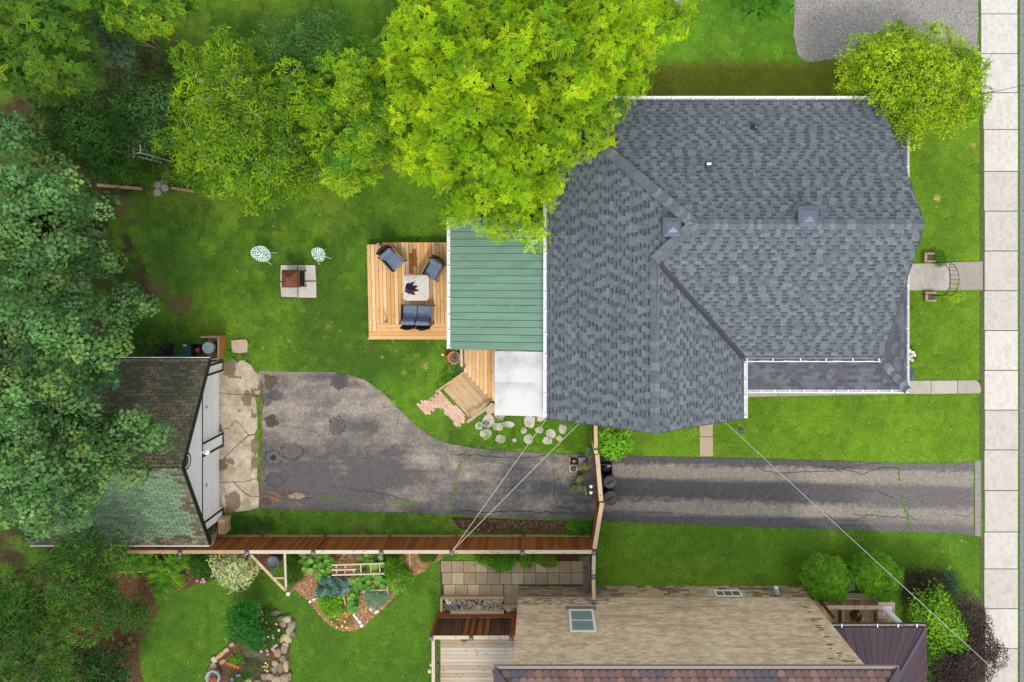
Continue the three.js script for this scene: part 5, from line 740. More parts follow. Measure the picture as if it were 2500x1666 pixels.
tree('young_walnut_tree', 'bright lime tree with yellow leaf tips between willow and the huge tree', [[760, 210], [790, 190], [810, 130], [850, 100], [900, 95], [960, 130], [970, 300], [950, 380], [930, 420], [880, 450], [860, 492], [825, 480], [780, 430], [760, 350], [735, 290]], { ...big, sp: SP.ash, hE: 2.4, hT: 5.4, lobe: 0.36, size: 0.95, tip: 0.14, cols: [rgb(152, 190, 24), rgb(112, 162, 24), rgb(84, 136, 28), rgb(72, 122, 30)], trunk: 0.14 });
tree('willow_tree', 'yellow-green willow with pale twigs and narrow leaves beside back lawn', [[420, 250], [440, 130], [500, 140], [540, 90], [600, 95], [640, 130], [720, 130], [770, 200], [780, 300], [760, 380], [770, 430], [750, 500], [700, 470], [660, 490], [590, 512], [560, 470], [520, 475], [470, 440], [430, 380], [400, 340]], { hE: 2.2, hT: 5.6, lobe: 0.32, space: 1.6, under: 1, sp: SP.willow, cols: G.willow, dens: 11, inset: 0.3, size: 1, tip: 0.14, tipCol: rgb(168, 190, 40), trunk: 0.16, bark: M.bark, limbMat: std(rgb(196, 194, 178), 0.9), twig: 1.3, limbStep: 1, rough: 2.4 });
tree('grey_willow_tree', 'grey-green narrow-leaved tree behind the willow and the lime tree', [[650, 60], [672, 22], [700, 50], [740, 45], [780, 40], [830, 60], [850, 110], [810, 180], [770, 230], [700, 200], [660, 130]], { hE: 2.2, hT: 4.4, lobe: 0.55, space: 0.85, sp: SP.willow, cols: [rgb(88, 132, 64), rgb(78, 122, 58), rgb(98, 142, 66)], dens: 5, size: 1, trunk: 0.12, bark: M.bark });
tree('ash_tree', 'large feathery green tree at the dark wooded edge above the blue-green shrub', [[-80, -80], [220, -80], [230, 60], [240, 150], [222, 230], [190, 215], [130, 240], [60, 235], [-80, 200]], { ...big, sp: SP.walnut, hE: 4, hT: 7, cols: [rgb(106, 146, 32), rgb(80, 126, 32), rgb(64, 108, 34), rgb(54, 94, 34)], tip: 0.03 });
tree('locust_tree', 'bright feathery tree spreading over the back lawn by the woods', [[230, -80], [470, -80], [458, 20], [440, 50], [430, 80], [380, 72], [320, 85], [260, 60], [225, 10]], { ...big, sp: SP.ash, hE: 3.4, hT: 5.4, lobe: 0.38, trunk: 0.14, cols: [rgb(118, 160, 30), rgb(90, 138, 32), rgb(70, 116, 34)] });
tree('blue_green_tree', 'slender blue-green tree in the shade between the feathery trees', [[180, 20], [240, 30], [290, 80], [330, 100], [335, 135], [300, 165], [260, 165], [235, 110], [190, 80]], { hE: 2.4, hT: 4.2, lobe: 0.5, space: 0.8, sp: SP.maple, cols: G.blue, dens: 6, size: 0.6, trunk: 0.1 });
tree('understory_tree', 'dark grey-green bushy tree behind the hexagonal slabs', [[265, 215], [310, 180], [350, 200], [400, 200], [440, 215], [450, 300], [430, 350], [380, 400], [330, 380], [290, 290]], { hE: 1.8, hT: 3.8, lobe: 0.4, space: 1.2, under: 0.8, rough: 1.4, sp: SP.broad, cols: [rgb(70, 112, 60), rgb(64, 104, 60), rgb(78, 120, 58)], dens: 7, size: 1.05, trunk: 0.1 });
tree('understory_tree', 'mid-green narrow-leaved tree deep in the wooded corner', [[80, 230], [200, 225], [270, 240], [310, 300], [330, 380], [290, 415], [220, 420], [140, 380], [100, 300]], { hE: 2.2, hT: 4.2, lobe: 0.44, space: 1.25, under: 0.8, rough: 1.4, sp: SP.willow, cols: G.mid, dens: 5.5, size: 1, trunk: 0.1 });
tree('maple_tree', 'small grey-green maple at the dark wooded edge above the big maple', [[-80, 260], [30, 270], [90, 300], [115, 350], [100, 400], [20, 400], [-80, 380]], { hE: 4, hT: 6, lobe: 0.42, space: 1.4, under: 1.2, rough: 2, lift: 0.4, sp: SP.maple, cols: G.maple, dens: 5.2, size: 0.95, trunk: 0.16 });
tree('maple_tree', 'broad grey-green maple beside the back lawn and dark wooded corner', [[-80, 390], [60, 395], [140, 370], [170, 400], [200, 420], [230, 470], [275, 490], [280, 530], [240, 570], [280, 610], [300, 660], [230, 680], [120, 690], [-80, 660]], { hE: 4.6, hT: 7.4, lobe: 0.42, space: 1.45, under: 1.2, rough: 2.2, lift: 0.4, sp: SP.maple, cols: G.maple, dens: 5, size: 1, trunk: 0.22, tip: 0.06, tipCol: rgb(150, 174, 70) });
tree('maple_tree', 'large spreading maple leaning over the mossy garage roof', [[-80, 640], [80, 640], [180, 690], [270, 720], [340, 690], [410, 735], [395, 775], [330, 790], [300, 850], [280, 900], [290, 960], [240, 1000], [330, 1000], [390, 1030], [415, 1080], [360, 1110], [330, 1180], [290, 1150], [240, 1190], [230, 1260], [200, 1300], [150, 1280], [90, 1330], [30, 1290], [-80, 1250]], { hE: 5, hT: 8.2, lobe: 0.42, space: 1.45, under: 1.2, rough: 2.2, lift: 0.4, sp: SP.maple, cols: G.maple, dens: 5, size: 1, trunk: 0.26, tip: 0.07, tipCol: rgb(152, 176, 64), base: [150, 960], dmax: 180 });
tree('willow_tree', 'dark green narrow-leaved tree overhanging the fence end behind the garage', [[190, 1290], [260, 1300], [310, 1290], [320, 1320], [300, 1360], [290, 1420], [310, 1470], [300, 1520], [240, 1560], [160, 1540], [110, 1450], [120, 1380]], { hE: 3, hT: 5.6, lobe: 0.34, space: 1.55, under: 1, rough: 2.2, sp: SP.willow, cols: [rgb(76, 122, 42), rgb(98, 142, 40), rgb(62, 104, 42)], dens: 6, size: 1.05, trunk: 0.14, bark: M.bark, limbStep: 1 });
tree('willow_tree', 'dark narrow-leaved tree filling the lower wooded corner behind the mulch bed', [[-80, 1370], [60, 1380], [130, 1470], [180, 1540], [170, 1620], [150, 1720], [-80, 1740]], { hE: 2.8, hT: 5, lobe: 0.34, space: 1.55, under: 1, rough: 2.2, sp: SP.willow, cols: [rgb(74, 118, 40), rgb(92, 136, 38), rgb(60, 100, 40)], dens: 5.5, size: 1.05, trunk: 0.14, bark: M.bark });
tree('shade_shrub', 'deep green leafy shrub in the shade beside the brown mulch path', [[190, 1550], [240, 1560], [270, 1590], [330, 1600], [330, 1650], [300, 1720], [180, 1720], [170, 1640]], { cat: 'shrub', hE: 0.8, hT: 1.6, lobe: 0.4, space: 0.8, sp: SP.broad, cols: [rgb(48, 92, 34), rgb(42, 80, 36), rgb(56, 102, 36)], dens: 9, size: 1, trunk: 0.05 });
tree('shade_shrub', 'low mid-green shrub on the mulch beneath the dark narrow-leaved tree', [[300, 1470], [340, 1450], [372, 1480], [368, 1520], [340, 1545], [300, 1540]], { cat: 'shrub', hE: 0.5, hT: 1, lobe: 0.3, space: 0.8, sp: SP.broad, cols: [rgb(70, 118, 34), rgb(60, 106, 32)], dens: 9, size: 0.9, trunk: 0.04 });
tree('woodland_shrub', 'low leafy ground shrub between the wood and timber edging', [[230, 395], [330, 395], [420, 405], [450, 420], [440, 448], [350, 450], [260, 446], [225, 425]], { cat: 'shrub', hE: 0.35, hT: 0.8, lobe: 0.3, space: 0.85, sp: SP.broad, cols: [rgb(84, 138, 28), rgb(70, 122, 28), rgb(98, 150, 28)], dens: 8, size: 0.9, trunk: 0.04 });
tree('woodland_shrub', 'low dark ground shrub under the trees by the fallen branches', [[330, 120], [410, 100], [440, 140], [430, 190], [350, 195], [320, 160]], { cat: 'shrub', hE: 0.35, hT: 0.7, lobe: 0.3, space: 1.1, sp: SP.broad, cols: [rgb(62, 104, 34), rgb(52, 92, 34)], dens: 6, size: 0.9, trunk: 0.04 });
tree('vine_shrub', 'dark ivy-like shrub covering the ground behind the garage pails', [[290, 790], [360, 785], [420, 800], [480, 815], [490, 835], [430, 838], [380, 850], [360, 880], [290, 880]], { cat: 'shrub', hE: 0.3, hT: 0.8, lobe: 0.28, space: 0.9, sp: SP.broad, cols: [rgb(70, 112, 36), rgb(56, 96, 34), rgb(84, 126, 40)], dens: 8, size: 0.85, trunk: 0.04 });
tree('viburnum_tree', 'rounded yellow-green small tree between gravel lot, sidewalk and house corner', [[2060, 140], [2090, 100], [2140, 95], [2170, 68], [2200, 75], [2230, 90], [2270, 72], [2300, 70], [2330, 110], [2370, 125], [2395, 150], [2412, 200], [2400, 250], [2380, 300], [2330, 320], [2280, 300], [2235, 345], [2200, 330], [2160, 310], [2120, 270], [2045, 240], [2060, 190]], { hE: 1.6, hT: 3.7, lobe: 0.28, space: 1.4, under: 1, rough: 1.6, inset: 0.3, sp: [...SP.broad, narrow(50, 0.14, 0.045, 0.26, one, 6)], cols: [rgb(160, 194, 26), rgb(136, 176, 26), rgb(108, 152, 26), rgb(176, 206, 32)], dens: 13, size: 1, tip: 0.2, tipCol: rgb(208, 214, 70), trunk: 0.12 });
tree('sumac_shrub', 'dark green feathery shrub at the corner of the gravel lot', [[1770, -60], [1940, -60], [1935, 20], [1925, 50], [1880, 62], [1820, 58], [1780, 30]], { cat: 'shrub', hE: 1.2, hT: 2.4, lobe: 0.5, space: 0.8, sp: SP.walnut, cols: [rgb(70, 132, 28), rgb(84, 146, 28), rgb(60, 116, 28)], dens: 5, size: 0.9, trunk: 0.06 });
tree('corner_shrub', 'leafy bright shrub between plank fence and house gable', [[1466, 1040], [1540, 1050], [1545, 1085], [1520, 1112], [1510, 1128], [1496, 1118], [1475, 1105], [1462, 1075]], { cat: 'shrub', inset: 0.4, hE: 0.8, hT: 1.5, lobe: 0.28, space: 0.8, sp: [maple(14, 0.13, 0.24, one)], cols: [rgb(112, 170, 30), rgb(90, 150, 34), rgb(76, 132, 34)], tip: 0.08, tipCol: rgb(176, 206, 36), dens: 9, size: 0.9, trunk: 0.05 });
tree('foundation_shrub', 'small light green shrub beside the gable and the stone path', [[1765, 1028], [1808, 1022], [1812, 1040], [1790, 1050], [1770, 1045]], { cat: 'shrub', hE: 0.4, hT: 0.6, lobe: 0.22, space: 0.8, sp: SP.broad, cols: [rgb(130, 176, 34), rgb(104, 154, 32)], dens: 10, size: 0.75, trunk: 0.03 });
tree('foundation_shrub', 'small clipped green shrub under the front porch gutter', [[2212, 735], [2232, 738], [2242, 755], [2238, 770], [2214, 776]], { cat: 'shrub', hE: 0.4, hT: 0.7, lobe: 0.2, space: 0.8, sp: SP.small, cols: [rgb(84, 140, 28), rgb(66, 118, 28)], dens: 14, size: 0.85, trunk: 0.03 });
tree('bright_shrub', 'bright green bushy shrub beside the brown porch roof of the brick house', [[2218, 1475], [2245, 1440], [2290, 1430], [2320, 1455], [2330, 1480], [2355, 1510], [2362, 1560], [2345, 1590], [2300, 1590], [2270, 1600], [2262, 1540], [2226, 1520]], { cat: 'shrub', hE: 0.9, hT: 1.9, lobe: 0.32, space: 1, under: 0.7, rough: 1.3, sp: SP.broad, cols: [rgb(128, 180, 44), rgb(112, 168, 42), rgb(96, 152, 42), rgb(146, 194, 50)], dens: 8, size: 1.2, tip: 0.1, tipCol: rgb(168, 206, 60), trunk: 0.06 });
tree('purple_shrub', 'dark purple-leaved shrub spreading to the sidewalk beside the bright shrub', [[2330, 1455], [2370, 1455], [2395, 1490], [2400, 1530], [2430, 1570], [2440, 1610], [2400, 1640], [2395, 1720], [2270, 1720], [2268, 1610], [2330, 1595], [2362, 1560], [2350, 1500]], { cat: 'shrub', inset: 0.45, hE: 1.0, hT: 2, lobe: 0.34, space: 0.8, sp: SP.small, cols: [rgb(86, 66, 70), rgb(100, 78, 80), rgb(72, 54, 60), rgb(78, 74, 56)], dens: 16, size: 1.25, trunk: 0.05, mat: leafMat(0.15) });
tree('barberry_shrub', 'low dark brown-green shrub between the cedars and the bright shrub', [[2190, 1400], [2240, 1392], [2290, 1400], [2300, 1430], [2260, 1450], [2230, 1470], [2195, 1450]], { cat: 'shrub', inset: 0.4, hE: 0.5, hT: 1, lobe: 0.3, space: 0.7, sp: SP.small, cols: [rgb(58, 46, 34), rgb(64, 56, 36), rgb(50, 42, 34)], dens: 10, size: 1.1, trunk: 0.05, mat: leafMat(0.15) });
for (const [x, y, rx, ry, label] of [[2017, 1413, 52, 50, 'round clipped cedar ball beside the brick corner downspout'], [2143, 1406, 54, 53, 'round clipped cedar ball under the overhead cable by the porch pillar']]) {
  const l = []; for (let i = 0; i < 18; i++) { const a = i / 18 * 6.283; l.push([x + Math.cos(a) * rx * 1.05 + Math.sin(a) * 6, y + Math.sin(a) * ry * 1.05 + Math.cos(a) * 6]); }
  tree('cedar_ball', label, l, { cat: 'shrub', group: 'clipped cedars by the brick house', hE: 0.75, hT: 1.5, lobe: 0.2, space: 0.72, sp: SP.cedar, inset: 0.35, cols: [rgb(104, 158, 28), rgb(94, 148, 28), rgb(114, 168, 30), rgb(84, 136, 28)], dens: 40, size: 1, trunk: 0.05, rough: 0.25, limbStep: 6, dmax: 46, max: 420, tip: 0 });
}
// ---------- turf ----------
{
  const blade = (n, size, hMin, hMax, wd) => { const b = leafBag(); for (let i = 0; i < n; i++) { const x = rr(-size, size) / 2, z = rr(-size, size) / 2, a = R() * 6.283, h = rr(hMin, hMax), le = rr(0.02, 0.05), w = wd * rr(0.7, 1.3), c = tone([1, 1, 1], 0.42), dx = Math.cos(a), dz = Math.sin(a); b.raw(V(x - dz * w, 0, z + dx * w), V(x + dz * w, 0, z - dx * w), V(x + dx * le, h, z + dz * le), c); } return b.geo(2.5); };
  const g1 = [blade(260, 0.34, 0.01, 0.03, 0.0065), blade(260, 0.34, 0.01, 0.032, 0.006)], lists = [[], []], step = 15;
  for (let y = -30; y < 1700; y += step) for (let x = -30; x < 2404; x += step) {
    const X = x + rr(-0.5, 0.5) * step, Y = y + rr(-0.5, 0.5) * step; let bad = false; for (const e of EX) if (inPoly(X, Y, e)) { bad = true; break; } if (bad) continue;
    if (inPoly(X, Y, A_forest) && R() < 0.6) continue; if (inPoly(X, Y, A_flag) && R() < 0.3) continue;
    let near = false; for (const e of EX) if (edgeD(X, Y, e) < 9) { near = true; break; }
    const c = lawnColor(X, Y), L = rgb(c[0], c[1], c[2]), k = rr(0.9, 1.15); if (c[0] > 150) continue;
    if (near) { for (let m = 0; m < 4; m++) { const x2 = X + rr(-7, 7), y2 = Y + rr(-7, 7); let b2 = false; for (const e of EX) if (inPoly(x2, y2, e)) { b2 = true; break; } if (!b2) lists[m & 1].push({ p: P(x2, y2, 0.001), n: UP, s: rr(0.32, 0.5), c: L.map(v => v * k * 1.2) }); } }
    else lists[R() < 0.5 ? 0 : 1].push({ p: P(X, Y, 0.001), n: UP, s: rr(0.85, 1.1), c: L.map(v => v * k * 1.2) });
  }
  // verge and joints: grass in the seams
  const seam = (pts, n, s = 0.22, c = [104, 150, 30]) => { for (let i = 0; i < n; i++) { const t = R() * (pts.length - 1), k = Math.min(pts.length - 2, Math.floor(t)), f = t - k, x = lerp(pts[k][0], pts[k + 1][0], f) + rr(-1.5, 1.5), y = lerp(pts[k][1], pts[k + 1][1], f) + rr(-1.5, 1.5), L = rgb(...c); lists[i & 1].push({ p: P(x, y, 0.025), n: UP, s: s * rr(0.6, 1.2), c: L.map(v => v * rr(0.8, 1.2)) }); } };
  seam([[2486.5, -20], [2487, 1690]], 260, 0.2); seam([[2399, -20], [2400, 1690]], 300, 0.22); seam([[2379.5, 1128], [2379.5, 1306]], 60, 0.16); seam([[2397, 1126], [2398, 1310]], 80, 0.22);
  for (const y of [1001, 710, 227, 516, 807, 1298]) seam([[2403, y], [2484, y]], y === 1001 || y === 710 ? 46 : 16, 0.17);
  seam([[2194, 1132], [2196, 1180], [2206, 1230], [2216, 1262], [2228, 1298]], 110, 0.2); seam([[638, 930], [638, 970], [634, 1060], [636, 1090], [634, 1180], [636, 1235]], 130, 0.24, [116, 128, 40]); seam([[1132, 1116], [1118, 1146], [1108, 1210]], 40, 0.2); seam([[1352, 1110], [1352, 1162]], 30, 0.2); seam([[960, 1228], [1025, 1230]], 40, 0.26); seam([[1130, 1120], [1170, 1122]], 14, 0.22); seam([[770, 1212], [850, 1224]], 34, 0.2); seam([[2135, 1261], [2170, 1262]], 10, 0.14); seam([[1080, 1228], [1110, 1222]], 12, 0.25); seam([[1160, 1170], [1164, 1215]], 10, 0.16); seam([[1240, 1250], [1440, 1262]], 20, 0.12); seam([[700, 1246], [1100, 1258], [1250, 1266], [1470, 1274]], 160, 0.24);
  for (let i = 0; i < 2; i++) { const im = cloud(scene, numbered('grass'), g1[i], lists[i], GRASS); im.userData = { label: i ? 'short mown grass blades covering the lawns' : 'mown green grass blades of the lawns and seams', category: 'grass', kind: 'stuff' }; }
  { // fallen leaves, petals and clover heads dotted over the lawn
    const b = leafBag(); b.leaf(V(-0.02, 0, 0), V(1, 0, 0), UP, 0.045, 0.026, [1, 1, 1], 0.2); const fl = []; while (fl.length < 700) { const x = rr(250, 2395), y = rr(0, 1660); if (EX.some(e => inPoly(x, y, e))) continue; fl.push({ p: P(x, y, 0.035), n: UP.clone().add(rndDir().multiplyScalar(0.3)).normalize(), s: rr(0.5, 1.3), c: pick([rgb(226, 214, 150), rgb(200, 190, 90), rgb(232, 232, 214), rgb(176, 180, 70), rgb(190, 150, 80)]) }); }
    const lv = cloud(scene, 'fallen_leaves', b.geo(), fl, PETAL); lv.userData = { label: 'tiny pale fallen leaves and clover heads scattered over the lawns', category: 'fallen leaves', kind: 'stuff' };
  }
  // ground cover round the flagstones and under the fence
  const gc = ovate(40, 0.04, 0.022, 0.16, one, 0.5), gl = []; const scat = (poly, n, cols, s = 1) => { const xs = poly.map(p => p[0]), ys = poly.map(p => p[1]); for (let i = 0; i < n;) { const x = rr(Math.min(...xs), Math.max(...xs)), y = rr(Math.min(...ys), Math.max(...ys)); if (!inPoly(x, y, poly)) continue; i++; gl.push({ p: P(x, y, 0.0), n: UP, s: s * rr(0.6, 1.1), c: tone(pick(cols), 0.15) }); } };
  scat([[1160, 1030], [1200, 1015], [1450, 1030], [1450, 1105], [1300, 1098], [1180, 1085]], 420, [rgb(112, 168, 26), rgb(128, 182, 28), rgb(96, 150, 26)], 0.8); scat([[548, 1258], [650, 1262], [690, 1285], [640, 1302], [548, 1302]], 220, [rgb(74, 118, 34), rgb(62, 102, 32)]); scat([[700, 1295], [1440, 1298], [1440, 1304], [700, 1304]], 160, [rgb(84, 136, 32), rgb(70, 120, 32)], 0.8); scat([[1160, 1060], [1060, 1055], [1090, 1005], [1120, 900], [1130, 905], [1090, 960]], 0, [rgb(90, 140, 30)]);
  scat([[1075, 905], [1120, 880], [1128, 905], [1110, 925], [1085, 945]], 60, [rgb(104, 158, 34), rgb(84, 136, 34)]); scat([[1330, 1230], [1440, 1236], [1440, 1302], [1380, 1296]], 20, [rgb(92, 150, 34)]); scat([[2210, 845], [2232, 850], [2236, 870], [2214, 880]], 16, [rgb(110, 150, 50)]); scat([[260, 560], [330, 640], [330, 760], [280, 800], [200, 700]], 200, [rgb(58, 92, 32), rgb(66, 104, 34)]);
  const im = cloud(scene, 'ground_cover', gc, gl); im.userData = { label: 'low bright ground cover leaves between the flagstones and along the fence', category: 'ground cover', kind: 'stuff' };
}
// ---------- the brick house next door ----------
const hEn = 6.13, zn = 13.19, xn0 = -0.98, xn1 = 10.65;
const nb = thing('brick_house', 'tall tan brick house with stone base and red scalloped roof tiles', 'house');
{
  const mort = std(rgb(206, 192, 166), 0.95, { map: gFine });
  mesh('wall', box(xn0, xn1, 0, hEn, zn + 0.02, zn + 7), mort, nb);
  const wins = [[0.99, 1.95, 1.9, 3.46]], N = V(0, 0, -1), br = [], st = [];
  const toneB = [rgb(234, 210, 178), rgb(226, 199, 166), rgb(240, 218, 190), rgb(232, 203, 170), rgb(216, 188, 156), rgb(244, 224, 198), rgb(236, 215, 186)], stain = [rgb(112, 86, 66), rgb(140, 108, 82), rgb(92, 74, 60)];
  const put = (l, x0, x1, y0, y1, c, t, pri) => l.push({ q: [V(x1, y0, zn + 0.019), V(x0, y0, zn + 0.019), V(x0, y1, zn + 0.019), V(x1, y1, zn + 0.019)], N, t, c, pri });
  for (let k = 0, y = 0.98; y < hEn - 0.07; y += 0.075, k++) for (let x = xn0 - (k % 2) * 0.108; x < xn1;) {
    const w = k % 6 === 5 ? 0.108 : 0.212, a = Math.max(xn0, x), b = Math.min(xn1, x + w); x += w + 0.01; if (b - a < 0.03) continue;
    if (wins.some(v => b > v[0] && a < v[1] && y + 0.065 > v[2] && y < v[3])) continue;
    const m = (a + b) / 2, n = fbm(m * 0.35, y * 0.8, 91, 4), n2 = fbm(m * 0.9, y * 9, 92, 3); let c = mixc(pick(toneB), rgb(190, 164, 128), 0.8 * sst(0.5, 0.72, n * 0.5 + n2 * 0.5));
    if (Math.abs(m - 10.1) < 0.07 && R() < 0.45) c = pick(stain); else if (Math.abs(m - 10) < 0.4 && R() < 0.05) c = pick(stain); if (y < 1.5 && m < 2.6 && R() < 0.4) c = mixc(c, rgb(112, 96, 76), 0.6); if (Math.abs(m - (5.0 + y * 0.12)) < 0.3 && R() < 0.35) c = mixc(c, rgb(222, 208, 182), 0.6);
    put(br, a, b, y, y + 0.066, c, 0.012 + rr(-0.002, 0.003), y + R() * 0.2);
  }
  emitTiles(nb, 'brick', br, M.brick, 300);
  const toneS = [rgb(190, 166, 132), rgb(160, 138, 110), rgb(206, 186, 154), rgb(132, 112, 90), rgb(176, 160, 136), rgb(196, 168, 124)], toneL = [rgb(150, 136, 116), rgb(132, 120, 102), rgb(168, 154, 132)];
  for (let y = 0.02; y < 0.93; y += 0.155) for (let x = xn0; x < xn1;) { const w = rr(0.22, 0.62), b = Math.min(xn1, x + w - 0.02); if (!(b > 6.9 && x < 8.02 && y + 0.14 > 0.36 && y < 0.9)) put(st, x, b, y + rr(0, 0.012), y + 0.14, pick(x < 2.4 ? toneL : toneS), 0.03 + rr(0, 0.03), 1); x += w; }
  emitTiles(nb, 'foundation_stone', st, M.stone, 300); mesh('stone_ledge', box(xn0, xn1, 0.945, 0.978, zn - 0.03, zn + 0.02), std(rgb(168, 152, 126), 0.9, { map: gMid }), nb);
  { const w = sub(nb, 'window'), [a, b, c, d] = wins[0], z = zn; mesh('frame', [box(a, a + 0.09, c, d, z - 0.01, z + 0.07), box(b - 0.09, b, c, d, z - 0.01, z + 0.07), box(a + 0.09, b - 0.09, d - 0.08, d, z - 0.01, z + 0.069), box(a + 0.09, b - 0.09, c, c + 0.08, z - 0.01, z + 0.069), box(a + 0.09, b - 0.09, (c + d) / 2 - 0.03, (c + d) / 2 + 0.03, z + 0.0, z + 0.068)], M.whitePlain, w); for (const [e, f] of [[c + 0.08, (c + d) / 2 - 0.03], [(c + d) / 2 + 0.03, d - 0.08]]) mesh('pane', box(a + 0.09, b - 0.09, e, f, z + 0.002, z + 0.015), std(rgb(150, 172, 166), 0.12, { metalness: 0.2 }), w); mesh('sill', box(a - 0.1, b + 0.1, c - 0.09, c, z - 0.08, z + 0.07), std(rgb(128, 110, 96), 0.8, { map: gMid }), w); }
  { const w = sub(nb, 'basement_window'), z = zn; mesh('frame', [box(6.93, 8.0, 0.37, 0.43, z - 0.03, z + 0.01), box(6.93, 8.0, 0.83, 0.89, z - 0.03, z + 0.01), box(6.93, 7.0, 0.431, 0.829, z - 0.03, z + 0.01), box(7.93, 8.0, 0.431, 0.829, z - 0.03, z + 0.01), box(7.27, 7.31, 0.431, 0.829, z - 0.028, z + 0.01), box(7.6, 7.64, 0.431, 0.829, z - 0.028, z + 0.01)], M.whitePlain, w); for (const [a, b] of [[7.0, 7.27], [7.31, 7.6], [7.64, 7.93]]) mesh('pane', box(a, b, 0.431, 0.829, z - 0.01, z + 0.0), std(rgb(120, 112, 84), 0.15), w); }
  { const v = sub(nb, 'wall_vent'); mesh('vent_hood', box(5.75, 6.1, 1.0, 1.12, zn - 0.12, zn + 0.01), std(rgb(172, 176, 172), 0.4, { metalness: 0.4 }), v); mesh('vent_flap', box(5.78, 6.07, 0.94, 1.0, zn - 0.1, zn - 0.06), M.ventMetal, v); }
  { const v = sub(nb, 'gas_meter'), x = 9.32, z = zn - 0.24, gm = std(rgb(150, 172, 178), 0.45, { metalness: 0.3 }); mesh('meter_body', [rbox(0.2, 0.26, 0.2, 0.05, x, 0.85, z), rbox(0.14, 0.1, 0.16, 0.03, x, 1.02, z)], gm, v); mesh('meter_dial', (() => { const g = new THREE.CylinderGeometry(0.08, 0.08, 0.06, 16); g.rotateX(Math.PI / 2); g.translate(x, 0.86, z - 0.12); return g; })(), M.whitePlain, v); mesh('meter_pipe', [tube([V(x - 0.3, 0, z + 0.1), V(x - 0.3, 0.5, z + 0.1), V(x - 0.2, 0.66, z), V(x, 0.7, z)], 0.022, 6), tube([V(x, 0.7, z), V(x + 0.22, 0.66, z + 0.06), V(x + 0.3, 0.5, z + 0.2), V(x + 0.3, 0.5, z + 0.26)], 0.022, 6), tube([V(x - 0.4, 0.6, z + 0.1), V(x + 0.4, 0.6, z + 0.1)], 0.016, 6)], M.ventMetal, v); }
  // main roof, hipped, scalloped tiles
  const zr = wz(1634, hEn), xa = -1.58, xb = 11.46, X = V(1, 0, 0), roof = sub(nb, 'roof'), d = 5, f = face(V(xa, hEn, zr), X, V(0, 0, 1), 0.5, [[xa, zr], [xb, zr], [xb - d, zr + d], [xa + d, zr + d]]);
  mesh('roof_deck', prism(f.poly, -0.08, 0, (x, z) => f.hAt(x, z)), std(rgb(74, 66, 70), 0.9, { map: gMid }), roof);
  const fw = face(V(xa, hEn, zr), V(0, 0, 1), X, 0.5, [[xa, zr], [xa, zr + 9], [xa + d, zr + 9], [xa + d, zr + d]]); mesh('roof_deck', prism(fw.poly, -0.08, 0, (x, z) => fw.hAt(x, z)), std(rgb(84, 76, 82), 0.9, { map: gMid }), roof);
  const fe = face(V(xb, hEn, zr), V(0, 0, 1), V(-1, 0, 0), 0.5, [[xb, zr], [xb, zr + 9], [xb - d, zr + 9], [xb - d, zr + d]]); mesh('roof_deck', prism(fe.poly, -0.08, 0, (x, z) => fe.hAt(x, z)), std(rgb(84, 76, 82), 0.9, { map: gMid }), roof);
  const toneT = [rgb(122, 94, 86), rgb(112, 86, 80), rgb(130, 101, 92), rgb(104, 82, 78), rgb(98, 82, 80)], tw = 0.26, th = 0.2;
  for (let k = 0; k < 6; k++) { const b = 0.03 + k * th, s = f.span(b + th); if (!s) continue; for (let i = 0, a = s[0] + 0.06 + (k % 2) * tw / 2; a + tw < s[1] - 0.04; a += tw, i++) {
    const o = [], L = [], n = fbm(a * 0.6, k * 0.4, 95, 3), c = n > 0.6 ? pick([rgb(80, 76, 86), rgb(90, 82, 90), rgb(102, 82, 84)]) : pick(toneT); for (let j = 0; j <= 8; j++) { const t = j / 8 * Math.PI; L.push([a + tw / 2 - Math.cos(t) * (tw / 2 - 0.004), b + 0.07 - Math.sin(t) * 0.07]); } L.push([a + tw - 0.004, b + th], [a + 0.004, b + th]);
    const q = L.map(([u, v]) => f.at(u, v, 0.022 - (v - b) * 0.05)), e = q.map(p => p.clone().addScaledVector(f.N, -0.018)), pt = (...l) => { for (const v of l) o.push(v.x, v.y, v.z); }; for (let j = 1; j < q.length - 1; j++) pt(q[0], q[j + 1], q[j]); for (let j = 0; j < 8; j++) pt(q[j], q[j + 1], e[j], e[j], q[j + 1], e[j + 1]);
    const g = tri(o), nn = g.attributes.normal; if (nn.getY(0) < 0) { const p = g.attributes.position.array; for (let m = 0; m < p.length; m += 9) for (let z = 0; z < 3; z++) { const tmp = p[m + 3 + z]; p[m + 3 + z] = p[m + 6 + z]; p[m + 6 + z] = tmp; } g.computeVertexNormals(); }
    mesh('roof_tile', colored(g, c), M.tile, roof); } }
  for (const p of [xa, xb]) mesh('hip_cap', beam(V(p, hEn + 0.02, zr), V(p + (p < 0 ? d : -d), hEn + 0.02 + d * 0.5, zr + d), 0.18, 0.04), std(rgb(70, 66, 76), 0.7), roof, true);
  mesh('gutter', [beam(V(xa, hEn - 0.04, zr - 0.05), V(xb, hEn - 0.04, zr - 0.05), 0.1, 0.09, UP, 0.01)], std(rgb(126, 116, 112), 0.5), nb, true);
  // front porch: plank-seamed metal roof
  const hq = 2.55, zq = wz(1533, hq), xq = wx(2262, hq), pr = sub(nb, 'porch_roof'), e = 2.4, toneQ = [rgb(92, 74, 84), rgb(84, 70, 82), rgb(100, 80, 86), rgb(88, 76, 90)], pn = [];
  const pN = face(V(xn1, hq, zq), X, V(0, 0, 1), 0.5, [[xn1 + 0.02, zq], [xq, zq], [xq - e, zq + e], [xn1 + 0.02, zq + e]]), pE = face(V(xq, hq, zq), V(0, 0, 1), V(-1, 0, 0), 0.5, [[xq, zq], [xq, zq + 7], [xq - e, zq + 7], [xq - e, zq + e]]);
